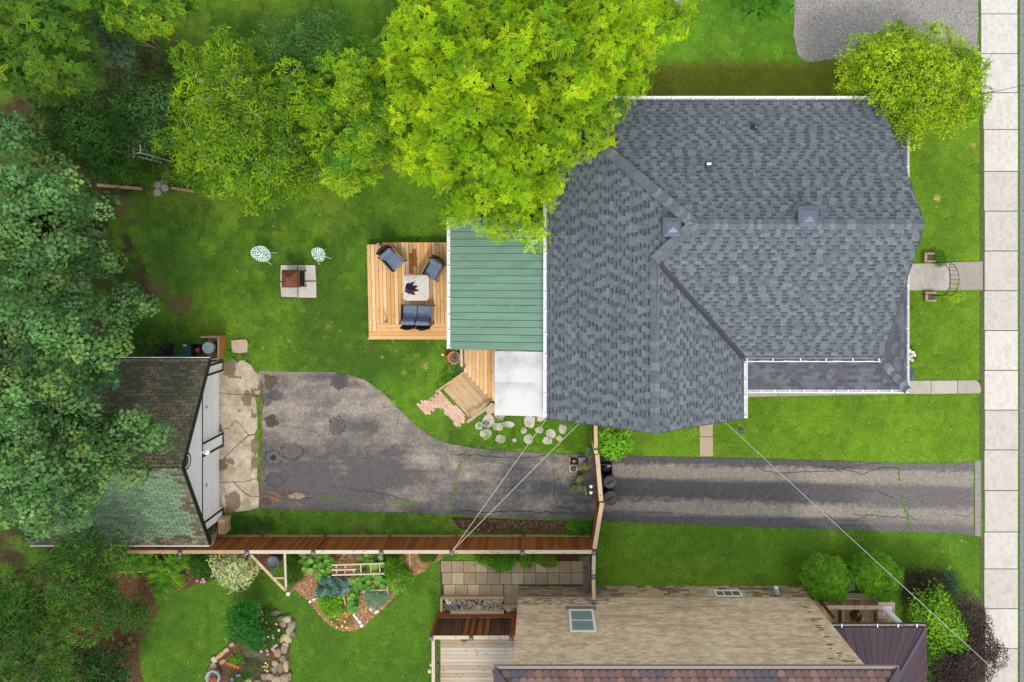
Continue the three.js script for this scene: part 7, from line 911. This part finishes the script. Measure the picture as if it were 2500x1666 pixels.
tree('variegated_shrub', 'rounded cream and green variegated shrub against the brown fence', [[522, 1362], [545, 1352], [590, 1352], [612, 1362], [620, 1385], [612, 1415], [590, 1432], [570, 1442], [548, 1430], [535, 1418], [522, 1400]], { cat: 'shrub', hE: 0.7, hT: 1.25, lobe: 0.28, space: 0.72, sp: SP.broad, cols: [rgb(206, 214, 150), rgb(186, 202, 128), rgb(220, 224, 172), rgb(150, 180, 92)], dens: 11, size: 0.85, trunk: 0.04, tip: 0.2, tipCol: rgb(230, 232, 190), mat: leafMat(0.2) });
tree('peony_shrub', 'dense dark green mounded shrub in the rock garden', [[548, 1500], [560, 1472], [590, 1460], [620, 1468], [640, 1485], [640, 1520], [645, 1560], [620, 1580], [575, 1575], [552, 1545]], { cat: 'shrub', hE: 0.45, hT: 0.95, lobe: 0.26, space: 0.74, sp: [...SP.broad, SP.willow[0]], cols: [rgb(56, 136, 48), rgb(48, 122, 48), rgb(68, 150, 52)], dens: 13, size: 0.72, trunk: 0.04, tip: 0 });
const pk = lin(240, 170, 214), pk2 = lin(230, 130, 190), wh = lin(244, 234, 236), ct = lin(120, 30, 90);
bushy('pink_daisy_plant', 'green clump dotted with pink and white daisies in the rock garden', [[622, 1500], [650, 1490], [680, 1510], [688, 1545], [682, 1575], [660, 1592], [625, 1592], [612, 1560]], 110, SP.willow[1], [lin(76, 134, 44), lin(92, 150, 46), lin(64, 116, 44)], 0.55, 0.42, { flowers: [[638, 1496, 0.07, pk2, ct], [641, 1515, 0.05, wh, ct], [649, 1522, 0.06, wh, ct], [616, 1538, 0.06, wh, ct], [632, 1542, 0.07, pk, ct], [642, 1545, 0.08, pk, ct], [628, 1551, 0.07, pk, ct], [613, 1554, 0.06, lin(236, 130, 150), ct], [627, 1562, 0.07, pk, ct], [644, 1561, 0.08, pk, ct], [657, 1538, 0.06, wh, ct], [680, 1540, 0.06, wh, ct], [674, 1525, 0.05, lin(240, 220, 180), ct], [667, 1559, 0.05, wh, ct], [665, 1553, 0.04, wh, ct], [654, 1556, 0.04, wh, ct], [645, 1577, 0.06, wh, ct], [669, 1580, 0.06, pk, ct], [674, 1577, 0.06, pk, ct], [665, 1586, 0.07, pk, ct], [667, 1589, 0.06, pk, ct], [652, 1590, 0.07, pk, ct], [653, 1599, 0.06, pk2, ct], [637, 1592, 0.05, wh, ct], [615, 1565, 0.05, lin(226, 120, 110), ct]] });
bushy('stonecrop_plant', 'greyish low clump with faded pink heads in the rock garden', [[600, 1580], [640, 1580], [645, 1600], [620, 1608], [602, 1600]], 40, SP.small[0], [lin(120, 140, 100), lin(150, 130, 118), lin(110, 132, 92)], 0.7, 0.25); bushy('thyme_plant', 'dull grey-green creeping mound in the rock garden', [[592, 1612], [630, 1608], [640, 1630], [620, 1645], [596, 1640]], 60, SP.small[1], [lin(92, 104, 66), lin(104, 116, 74)], 0.7, 0.2); bushy('begonia_plant', 'bright green small plant with red flowers beside curved brick', [[560, 1605], [588, 1598], [592, 1612], [580, 1622], [560, 1618]], 30, SP.broad[0], [lin(100, 152, 36), lin(120, 170, 40)], 0.55, 0.2, { flowers: [[565, 1600, 0.05, lin(190, 40, 40)]] });
bushy('viola_plant', 'tiny white and yellow flowers on the mulch of the rock garden', [[640, 1618], [660, 1618], [660, 1645], [642, 1642]], 10, SP.small[0], [lin(90, 130, 44)], 0.5, 0.12, { flowers: [[648, 1620, 0.04, wh], [653, 1625, 0.04, wh], [651, 1630, 0.05, lin(246, 226, 60)], [646, 1628, 0.03, wh], [647, 1637, 0.03, wh], [652, 1640, 0.05, lin(246, 220, 50)], [641, 1629, 0.03, wh]] }); bushy('iris_plant', 'purple flowers with green leaves beside the stone basin', [[560, 1645], [590, 1645], [620, 1640], [630, 1655], [590, 1664], [562, 1664]], 40, SP.willow[1], [lin(92, 150, 46), lin(76, 130, 44)], 0.45, 0.2, { flowers: [[566, 1660, 0.08, lin(150, 120, 210)], [578, 1651, 0.06, lin(150, 130, 220)], [584, 1650, 0.06, lin(160, 130, 220)]] });
bushy('lily_bed', 'white star-shaped flowers against the front porch edge', [[2212, 845], [2230, 850], [2236, 868], [2228, 885], [2212, 888]], 26, SP.willow[0], [lin(130, 160, 70), lin(110, 146, 60)], 0.45, 0.35, { flowers: [[2222, 858, 0.09, wh], [2230, 862, 0.09, wh], [2226, 870, 0.08, wh], [2234, 868, 0.07, wh], [2220, 876, 0.08, wh], [2228, 880, 0.07, wh], [2218, 848, 0.06, wh]] }); bushy('lavender_plant', 'low mauve lavender at the corner of the porch and side walk', [[2212, 905], [2232, 902], [2230, 926], [2214, 928]], 24, SP.small[0], [lin(130, 116, 176), lin(110, 120, 96)], 0.55, 0.15);
bushy('blue_grass_clump', 'spiky blue-green grass tuft beside the purple shrub', [[2295, 1405], [2325, 1402], [2332, 1425], [2318, 1440], [2298, 1436]], 34, SP.willow[1], [lin(110, 146, 110), lin(96, 132, 92)], 0.8, 0.35);
// ---------- garden things ----------
{
  const h = 1.2, t = thing('garden_trellis', 'triangular pale wooden trellis reaching from the fence over the blue bucket', 'trellis'), A = P(612, 1355, h), B = P(697, 1443, h), C = P(694, 1352, h), D = P(663, 1411, h), E = P(695, 1411, h); plank(t, 'beam', A, B, 0.1, 0.05, M.tanWood); plank(t, 'beam', C.clone().setY(h - 0.055), B.clone().setY(h - 0.055), 0.08, 0.05, M.paleWood); plank(t, 'crossbar', D.setY(h + 0.04), E.setY(h + 0.04), 0.06, 0.03, M.tanWood); const b = P(703, 1451, 1.15); mesh('post', box(b.x - 0.05, b.x + 0.05, 0, 1.14, b.z - 0.05, b.z + 0.05), M.oldWood[0], t); mesh('post_cap', box(b.x - 0.06, b.x + 0.06, 1.14, 1.17, b.z - 0.06, b.z + 0.06), M.whitePlain, t); plank(t, 'brace', B.clone().setY(h - 0.1), V(b.x, 0.5, b.z), 0.07, 0.05, M.oldWood[1]);
  const bk = thing('rain_bucket', 'round grey-blue bucket inside the triangular wooden trellis', 'bucket'), p = P(666, 1374, 0.5); mesh('bucket', lathe([[0, 0.02], [0.21, 0.02], [0.25, 0.5], [0.235, 0.5], [0.2, 0.44], [0, 0.44]], V(p.x, 0, p.z), 28), std(rgb(78, 90, 104), 0.45), bk); mesh('rim', (() => { const g = new THREE.TorusGeometry(0.245, 0.012, 6, 32); g.rotateX(Math.PI / 2); g.translate(p.x, 0.505, p.z); return g; })(), std(rgb(110, 120, 132), 0.45), bk);
  const l = thing('garden_ladder', 'white wooden ladder lying over the squash plants in the vegetable bed', 'ladder'), y = 0.5; for (const [a, b, c, d] of [[810, 1380, 939, 1376], [810, 1404.5, 939, 1401], [810, 1392, 870, 1391]]) plank(l, 'rail', P(a, b, y), P(c, d, y), 0.055, 0.045, M.paleWood); for (const x of [820, 841, 862, 880, 904, 926]) plank(l, 'rung', P(x, x < 870 && x > 850 ? 1391 : 1379, y).setY(y - 0.03), P(x + 1, 1403, y).setY(y - 0.03), 0.045, 0.025, x === 841 || x === 904 ? M.tanWood : M.paleWood); for (const x of [815, 930]) for (const yy of [1380, 1402]) { const q = P(x, yy, y); mesh('foot', rod(V(q.x, 0, q.z), V(q.x, y - 0.02, q.z), 0.018), M.oldWood[0], l); }
  const st = thing('garden_stake', 'grey wooden stake lying out from the fence over mulch', 'stake'); plank(st, 'stake', P(1000, 1352, 0.12), P(1001, 1390, 0.05), 0.06, 0.04, M.deckGrey[2]);
  const bd = thing('raised_bed', 'dark timber raised bed edge behind the garage fence', 'raised bed'); plank(bd, 'board', P(290, 1397, 0.2).setY(0.12), P(358, 1396, 0.2).setY(0.12), 0.06, 0.2, M.oldWood[1]); plank(bd, 'board', P(381, 1356, 0.2).setY(0.12), P(381, 1392, 0.2).setY(0.12), 0.06, 0.2, M.oldWood[1]);
  for (const [a, b, c] of [[[838, 1445], [845, 1475], 'weathered board divider standing beside the cabbages'], [[888, 1440], [946, 1439], 'thin tan board above the silvery sage patch'], [[946, 1430], [948, 1448], 'short grey stake at the corner of the sage patch']]) tag(mesh('divider_board', beam(P(...a, 0.12), P(...b, 0.12), 0.05, 0.2), M.oldWood[0], scene, true), c, 'board');
  const bs = thing('stone_basin', 'grey cast stone basin beside the small pinkish rocks', 'basin'), q = P(518, 1656, 0.35); mesh('basin', lathe([[0, 0.04], [0.24, 0.04], [0.32, 0.3], [0.3, 0.36], [0.24, 0.34], [0.17, 0.14], [0, 0.12]], V(q.x, 0, q.z), 8), std(rgb(164, 168, 174), 0.85, { map: gMid }), bs); const pp = thing('clay_pot', 'orange clay pot lying in the grey stone basin', 'pot'); mesh('pot', (() => { const g = lathe([[0, 0], [0.08, 0], [0.11, 0.2], [0.12, 0.24], [0.1, 0.24], [0.07, 0.03], [0, 0.03]], V(0, 0, 0), 18); g.rotateZ(0.9); g.translate(q.x + 0.08, 0.2, q.z + 0.08); return g; })(), std(rgb(170, 84, 40), 0.8), pp); mesh('pot_rim', (() => { const g = new THREE.TorusGeometry(0.112, 0.014, 6, 20); g.rotateX(Math.PI / 2); g.translate(0, 0.23, 0); g.rotateZ(0.9); g.translate(q.x + 0.08, 0.2, q.z + 0.08); return g; })(), std(rgb(186, 96, 48), 0.8), pp);
  const cb = thing('curved_brick_edge', 'curved orange brick edging around the small red-flowered plant', 'edging'); for (let k = 0; k < 4; k++) plank(cb, 'brick', P(554 + k * 8, 1618 + k * 3.2, 0.12), P(561 + k * 8, 1621 + k * 2.6, 0.12), 0.1, 0.12, wood(woodNew, 0xb88850));
}
{ // by the gate
  const pot = (label, px, py, r, h, m, plant) => { const t = thing('plant_pot', label, 'plant pot'), p = P(px, py, h); mesh('pot', lathe([[0, 0.03], [r * 0.72, 0.03], [r, h], [r * 0.92, h], [r * 0.86, h - 0.04], [0, h - 0.04]], V(p.x, 0, p.z), 22), m, t); mesh('rim', (() => { const g = new THREE.TorusGeometry(r * 0.97, 0.012, 6, 26); g.rotateX(Math.PI / 2); g.translate(p.x, h, p.z); return g; })(), m, t); mesh('soil', (() => { const g = new THREE.CylinderGeometry(r * 0.86, r * 0.86, 0.02, 18); g.translate(p.x, h - 0.03, p.z); return g; })(), M.soil, t); if (plant) { const l = []; for (let i = 0; i < plant; i++) l.push({ p: V(p.x + rr(-r, r) * 0.7, h + rr(0, 0.15), p.z + rr(-r, r) * 0.7), n: UP.clone().add(rndDir().multiplyScalar(0.5)).normalize(), s: rr(0.35, 0.6), c: tone(pick([rgb(150, 168, 86), rgb(122, 150, 70), rgb(168, 182, 110)]), 0.15) }); cloud(t, 'foliage', SP.small[0], l); } };
  const gm = std(rgb(110, 116, 120), 0.5); pot('white pot of pale seedlings beside the black tray', 1400, 1145, 0.15, 0.3, M.whitePlain, 9); pot('round grey pot of pale leaves next to the gate leaf', 1430, 1136, 0.15, 0.3, gm, 10); pot('small brown pot with yellowish plant between white and grey pots', 1416, 1141, 0.1, 0.24, M.terracotta, 6); pot('large dark pot of pale leafy plant above two others on the driveway', 1416, 1168, 0.18, 0.32, M.charcoal, 14); pot('wide grey pot of trailing pale plant beside the short wood stick', 1401, 1190, 0.2, 0.3, gm, 12); pot('grey rimmed pot with drooping plant touching the wood stick', 1418, 1191, 0.15, 0.3, gm, 10);
  const tr = thing('black_tray', 'square black tray on the driveway by the white pot', 'tray'), a = P(1402, 1127, 0.1); mesh('tray', [box(a.x - 0.2, a.x + 0.2, 0.02, 0.05, a.z - 0.15, a.z + 0.15), box(a.x - 0.2, a.x - 0.17, 0.05, 0.12, a.z - 0.15, a.z + 0.15), box(a.x + 0.17, a.x + 0.2, 0.05, 0.12, a.z - 0.15, a.z + 0.15)], M.tanWood, tr); mesh('tray_liner', box(a.x - 0.168, a.x + 0.168, 0.051, 0.06, a.z - 0.14, a.z + 0.14), M.black, tr);
  const cp = thing('copper_bowl', 'brown copper bowl with white scoop in the black tray', 'bowl'); mesh('bowl', lathe([[0, 0.062], [0.07, 0.062], [0.11, 0.17], [0.1, 0.17], [0.06, 0.08], [0, 0.08]], V(a.x - 0.02, 0, a.z), 20), std(rgb(140, 72, 44), 0.5), cp); const sc = thing('white_scoop', 'small white scoop lying in the copper bowl', 'scoop'); mesh('scoop_bowl', rbox(0.05, 0.03, 0.07, 0.012, a.x - 0.03, 0.13, a.z), M.whitePlain, sc); mesh('scoop_handle', rod(V(a.x - 0.03, 0.13, a.z), V(a.x + 0.04, 0.17, a.z - 0.04), 0.009), M.whitePlain, sc);
  const bl = thing('grey_tote', 'flat grey-blue plastic tote beside the copper bowl', 'tote'), b = P(1421, 1125, 0.2); mesh('tote', rbox(0.28, 0.2, 0.26, 0.03, b.x, 0.12, b.z), std(rgb(78, 86, 98), 0.5), bl); mesh('tote_lid', rbox(0.3, 0.03, 0.28, 0.012, b.x, 0.225, b.z), std(rgb(94, 102, 114), 0.5), bl);
  const sk = thing('wood_stick', 'short tan wood stick beside the pots on the driveway', 'stick'); plank(sk, 'stick', P(1427, 1186, 0.04), P(1432, 1208, 0.04), 0.06, 0.04, M.tanWood, UP, 0.006);
  for (const [x, y, l] of [[1443, 1188, 'white capped lantern on the gate beside the pots, upper of two'], [1443, 1203, 'white capped lantern on the gate near the leaf joint']]) { const t = thing('gate_lantern', l, 'lantern'), p = P(x, y, 1.0); mesh('lantern_cap', lathe([[0.07, 0], [0.065, 0.03], [0.02, 0.06], [0, 0.06]], V(p.x, 1.0, p.z), 12), M.whitePlain, t); mesh('lantern_body', rod(V(p.x, 0.84, p.z), V(p.x, 1.0, p.z), 0.045, 0.05, 12), M.iron, t); const gx = wx(1464, 1.55); plank(t, 'bracket', V(p.x, 0.9, p.z), V(gx, 0.9, p.z), 0.03, 0.03, M.fenceBrown[2]); }
  const can = (label, px, py, r) => { const t = thing('garbage_can', label, 'garbage can'), p = P(px, py, 0.8); mesh('can', lathe([[0, 0.02], [r * 0.8, 0.02], [r * 0.95, 0.74], [r * 0.9, 0.74]], V(p.x, 0, p.z), 32), M.blackPlastic, t); mesh('lid', lathe([[r, 0.72], [r * 1.03, 0.76], [r * 0.95, 0.8], [r * 0.9, 0.79], [r * 0.6, 0.815], [0, 0.83]], V(p.x, 0, p.z), 36), M.charcoal, t); mesh('lid_handle', tube([V(p.x - r * 0.5, 0.815, p.z + r * 0.3), V(p.x, 0.86, p.z), V(p.x + r * 0.5, 0.815, p.z - r * 0.3)], 0.018, 6), M.blackPlastic, t); for (const a of [0.4, 3.5]) mesh('side_handle', rbox(0.06, 0.04, 0.14, 0.01, p.x + Math.cos(a) * r * 1.02, 0.66, p.z + Math.sin(a) * r * 1.02, -a), M.blackPlastic, t); };
  can('round black garbage can with ribbed lid overlapping the recycling box', 1489, 1178, 0.26); can('round black garbage can beside the joint of the gate leaves', 1491, 1217, 0.29);
  const rb = thing('recycling_box', 'dark blue recycling box of dark bags between gate and garbage cans', 'box'), q = P(1480, 1160, 0.4), bm = std(rgb(28, 30, 52), 0.5); for (const [x0, x1, z0, z1] of [[-0.25, -0.22, -0.42, 0.42], [0.22, 0.25, -0.42, 0.42], [-0.22, 0.22, -0.42, -0.39], [-0.22, 0.22, 0.39, 0.42]]) mesh('side', box(q.x + x0, q.x + x1, 0.03, 0.4, q.z + z0, q.z + z1), bm, rb); mesh('bottom', box(q.x - 0.22, q.x + 0.22, 0.03, 0.06, q.z - 0.39, q.z + 0.39), bm, rb);
  [[0.02, -0.22, 'dark crumpled bag in the recycling box by the red carton', rgb(38, 34, 62)], [-0.08, 0.12, 'black crumpled bag in the recycling box under the lid', rgb(24, 24, 30)]].forEach(([x, z, l, c]) => { const t = thing('refuse_bag', l, 'bag'), g = rockGeo(Math.floor(R() * 90), 0.14, 0.16, 0.15); g.translate(q.x + x, 0.22, q.z + z); mesh('bag_body', g, std(c, 0.35), t); const k = lathe([[0, 0], [0.02, 0.02], [0.012, 0.05], [0.04, 0.09], [0, 0.08]], V(q.x + x, 0.31, q.z + z), 8); mesh('bag_neck', k, std(c, 0.35), t); });
  const ca = thing('red_carton', 'small red printed carton in the recycling box corner', 'carton'); mesh('carton_body', box(q.x + 0.02, q.x + 0.2, 0.28, 0.36, q.z - 0.37, q.z - 0.3), std(rgb(196, 44, 38), 0.6), ca); mesh('carton_band', box(q.x + 0.05, q.x + 0.17, 0.361, 0.364, q.z - 0.355, q.z - 0.33), M.whitePlain, ca);
  const dp = thing('drain_grate', 'small round grey stone by the fence post foot', 'stone'); const dp2 = P(1438, 1098, 0.1); mesh('stone_body', (() => { const g = rockGeo(8, 0.1, 0.08, 0.1); g.translate(dp2.x, 0.04, dp2.z); return colored(g, rgb(110, 114, 118)); })(), M.stone, dp);
}
{ // terracotta pot with green pole, red bottle
  const t = thing('terracotta_pot', 'large terracotta pot with green pole beside the white railing', 'plant pot'), p = P(1108, 873, 0.4), r = 0.25; mesh('pot', lathe([[0, 0], [0.18, 0], [r, 0.36], [r * 1.04, 0.36], [r * 1.04, 0.42], [r * 0.84, 0.42], [r * 0.78, 0.34], [0, 0.33]], V(p.x, 0, p.z), 30), M.terracotta, t); mesh('soil', (() => { const g = new THREE.CylinderGeometry(0.17, 0.17, 0.02, 20); g.translate(p.x, 0.345, p.z); return g; })(), std(rgb(110, 100, 94), 1), t);
  const g = thing('green_pole', 'dark green pole leaning from the terracotta pot under the roof', 'pole'); mesh('pole_shaft', rod(V(p.x + 0.03, 0.35, p.z + 0.02), P(1115, 846, 2.1), 0.032), M.brightGreen, g); mesh('pole_collar', lathe([[0.05, 0], [0.05, 0.06], [0.03, 0.08]], V(p.x + 0.03, 0.36, p.z + 0.02), 12), M.brightGreen, g);
  const b = thing('red_bottle', 'red bottle-shaped sprayer with white cap beside the terracotta pot', 'bottle'), q = P(1088, 866, 0.15), prof = [[0, 0], [0.085, 0.01], [0.09, 0.14], [0.06, 0.2], [0.035, 0.26], [0.035, 0.36]], put = (g2) => { g2.rotateZ(0.5); g2.rotateX(-0.25); g2.translate(q.x + 0.1, 0.06, q.z + 0.06); return g2; }; mesh('bottle_body', put(lathe(prof, V(0, 0, 0), 16)), M.red, b); mesh('bottle_cap', put(lathe([[0, 0.36], [0.045, 0.36], [0.045, 0.44], [0, 0.45]], V(0, 0, 0), 14)), M.whitePlain, b); mesh('bottle_band', put(lathe([[0.038, 0.3], [0.042, 0.31], [0.038, 0.33]], V(0, 0, 0), 14)), std(rgb(236, 150, 40), 0.5), b);
}
{ // front garden arch, stone boxes
  const t = thing('garden_arch', 'black metal garden arch over the front walk', 'arch'), ir = M.iron, a = [P(2322, 640, 1.9), P(2340, 640, 1.9), P(2346, 682, 2.15), P(2330, 682, 2.15)], pts = (x, h0) => [P(x, 0, 0)];
  const side = (dx) => { const z0 = wz(643) + 0.1, z1 = wz(709) + 0.05, zc = (z0 + z1) / 2, x = wx(2252) + dx; return [V(x, 0, z0 - 0.1), V(x, 1.5, z0 - 0.08), V(x + 0.01, 1.8, z0 + 0.15), V(x + 0.01, 1.95, zc), V(x + 0.01, 1.8, z1 - 0.15), V(x, 1.5, z1 + 0.08), V(x, 0, z1 + 0.1)]; };
  for (const dx of [0, 0.32]) mesh('arch_rail', tube(side(dx), 0.011, 6, 60), ir, t); const A = new THREE.CatmullRomCurve3(side(0)), B = new THREE.CatmullRomCurve3(side(0.32)); for (let k = 1; k < 14; k++) mesh('arch_rung', rod(A.getPoint(k / 14), B.getPoint(k / 14), 0.008), ir, t);
  tree('arch_vine', 'yellow-green vine shrub climbing the metal arch', [[2322, 690], [2335, 678], [2346, 695], [2350, 712], [2354, 728], [2340, 736], [2318, 732], [2312, 716]], { cat: 'vine', hE: 0.4, hT: 1.1, lobe: 0.2, space: 0.85, sp: SP.broad, cols: [rgb(160, 196, 30), rgb(136, 178, 32), rgb(178, 206, 40)], dens: 10, size: 0.7, trunk: 0.03, tip: 0.1, tipCol: rgb(206, 216, 60) });
  const sb = (label, x, y) => { const o = thing('stone_planter', label, 'planter'), p = P(x, y, 0.25), c = std(rgb(168, 150, 124), 0.9, { map: gMid }); mesh('end_block', box(p.x - 0.2, p.x - 0.1, 0, 0.2, p.z - 0.2, p.z + 0.2), c, o); mesh('side_block', box(p.x - 0.1, p.x + 0.24, 0, 0.22, p.z + 0.12, p.z + 0.2), c, o); mesh('side_block', box(p.x - 0.1, p.x + 0.24, 0, 0.22, p.z - 0.2, p.z - 0.12), c, o); mesh('soil', box(p.x - 0.1, p.x + 0.24, 0, 0.17, p.z - 0.12, p.z + 0.12), std(rgb(104, 88, 62), 1, { map: gFine, bumpMap: bMid, bumpScale: 0.02 }), o); }; sb('small stone planter box with leafy plant on the lawn above the front walk', 2272, 629); sb('small pale stone planter box of mulch below the front walk', 2274, 725);
  bushy('planter_plant', 'dark leafy plant growing from the stone planter onto the arch', [[2282, 612], [2300, 620], [2312, 632], [2306, 645], [2286, 646], [2278, 630]], 26, SP.broad[0], [rgb(84, 130, 36), rgb(66, 108, 34)], 0.5, 0.4);
}
{ // odd things: pale tube frame in the wood, fallen branches, green post
  const t = thing('tube_frame', 'broken white tube frame lying among the dark woodland leaves', 'frame'), h = 2.2, w = M.whitePlain, L = [[[314, 352], [314, 376]], [[342, 354], [342, 373]], [[314, 376], [343, 373]], [[324, 354], [325, 382]], [[313, 380], [327, 383]]]; for (const [a, b] of L) mesh('tube', rod(P(...a, h), P(...b, h), 0.02), w, t); mesh('tube', rod(P(314, 376, h), P(314, 376, h).setY(0), 0.02), w, t); mesh('tube', rod(P(342, 373, h), P(342, 373, h).setY(0), 0.02), w, t);
  const b = thing('dead_branch', 'bare tan branches on the dark ground under the feathery trees', 'branch'); for (const p of [[[326, 92, 0.3], [350, 103, 0.2], [385, 120, 0.1]], [[340, 110, 0.3], [362, 112, 0.2], [384, 118, 0.12]], [[370, 98, 0.2], [384, 112, 0.1]], [[268, 55, 2], [285, 66, 1.6], [292, 78, 1.2]]]) mesh('branch', tube(p.map(q => P(...q)), 0.025, 5), std(rgb(150, 118, 84), 0.9), b);
  const g = thing('green_post', 'dark green metal post at the gravel lot corner', 'post'), q = P(1936, 14, 0.9); mesh('post_shaft', rod(V(q.x, 0, q.z), V(q.x, 0.95, q.z), 0.03), M.brightGreen, g); mesh('post_top', lathe([[0.035, 0], [0.035, 0.03], [0, 0.05]], V(q.x, 0.95, q.z), 10), M.brightGreen, g);
  const cb = thing('utility_box', 'small grey utility box on the lawn by the huge tree edge', 'box'), u = P(1652, 6, 0.3); mesh('box_body', rbox(0.5, 0.3, 0.24, 0.03, u.x, 0.15, u.z), std(rgb(150, 152, 150), 0.7, { map: gMid }), cb); mesh('box_lid', rbox(0.54, 0.04, 0.28, 0.015, u.x, 0.32, u.z), std(rgb(164, 166, 162), 0.7), cb);
}
// ---------- cables ----------
{
  const wire = (label, a, b, r, m, sag = 0.12) => { const n = 14, pts = []; for (let i = 0; i <= n; i++) { const t = i / n, p = a.clone().lerp(b, t); p.y -= 4 * sag * t * (1 - t); pts.push(p); } return tag(mesh('overhead_cable', new THREE.TubeGeometry(new THREE.CatmullRomCurve3(pts), 40, r, 6), m), label, 'cable'); };
  const f = P(1104, 1346, 1.68); wire('pale cable from the fence post to the corner of the grey roof', f, P(1338, 1018, 2.75), 0.011, M.cable, 0.03); wire('pale cable from the fence post to the gable beside the side fence', f, P(1422, 1026, 2.75), 0.011, M.cable, 0.03);
  wire('long pale cable from the gable across driveway and cedar to the road', P(1760, 1022, 3.0), P(2590, 1786, 7.4), 0.009, M.cable, 0.05); wire('thin dark cable from the porch over the yellow-green small tree to the road', P(2160, 280, 3.6), P(2700, 165, 7.2), 0.008, M.cableDark, 0.1);
}
// ---------- put each group's origin at the base of its thing ----------
scene.updateMatrixWorld(true);
for (const o of [...scene.children]) {
  if (!o.isGroup) continue;
  const b = new THREE.Box3().setFromObject(o); if (b.isEmpty()) continue;
  const p = V((b.min.x + b.max.x) / 2, b.min.y, (b.min.z + b.max.z) / 2); o.position.add(p); for (const c of o.children) c.position.sub(p);
}
renderer.render(scene, camera);
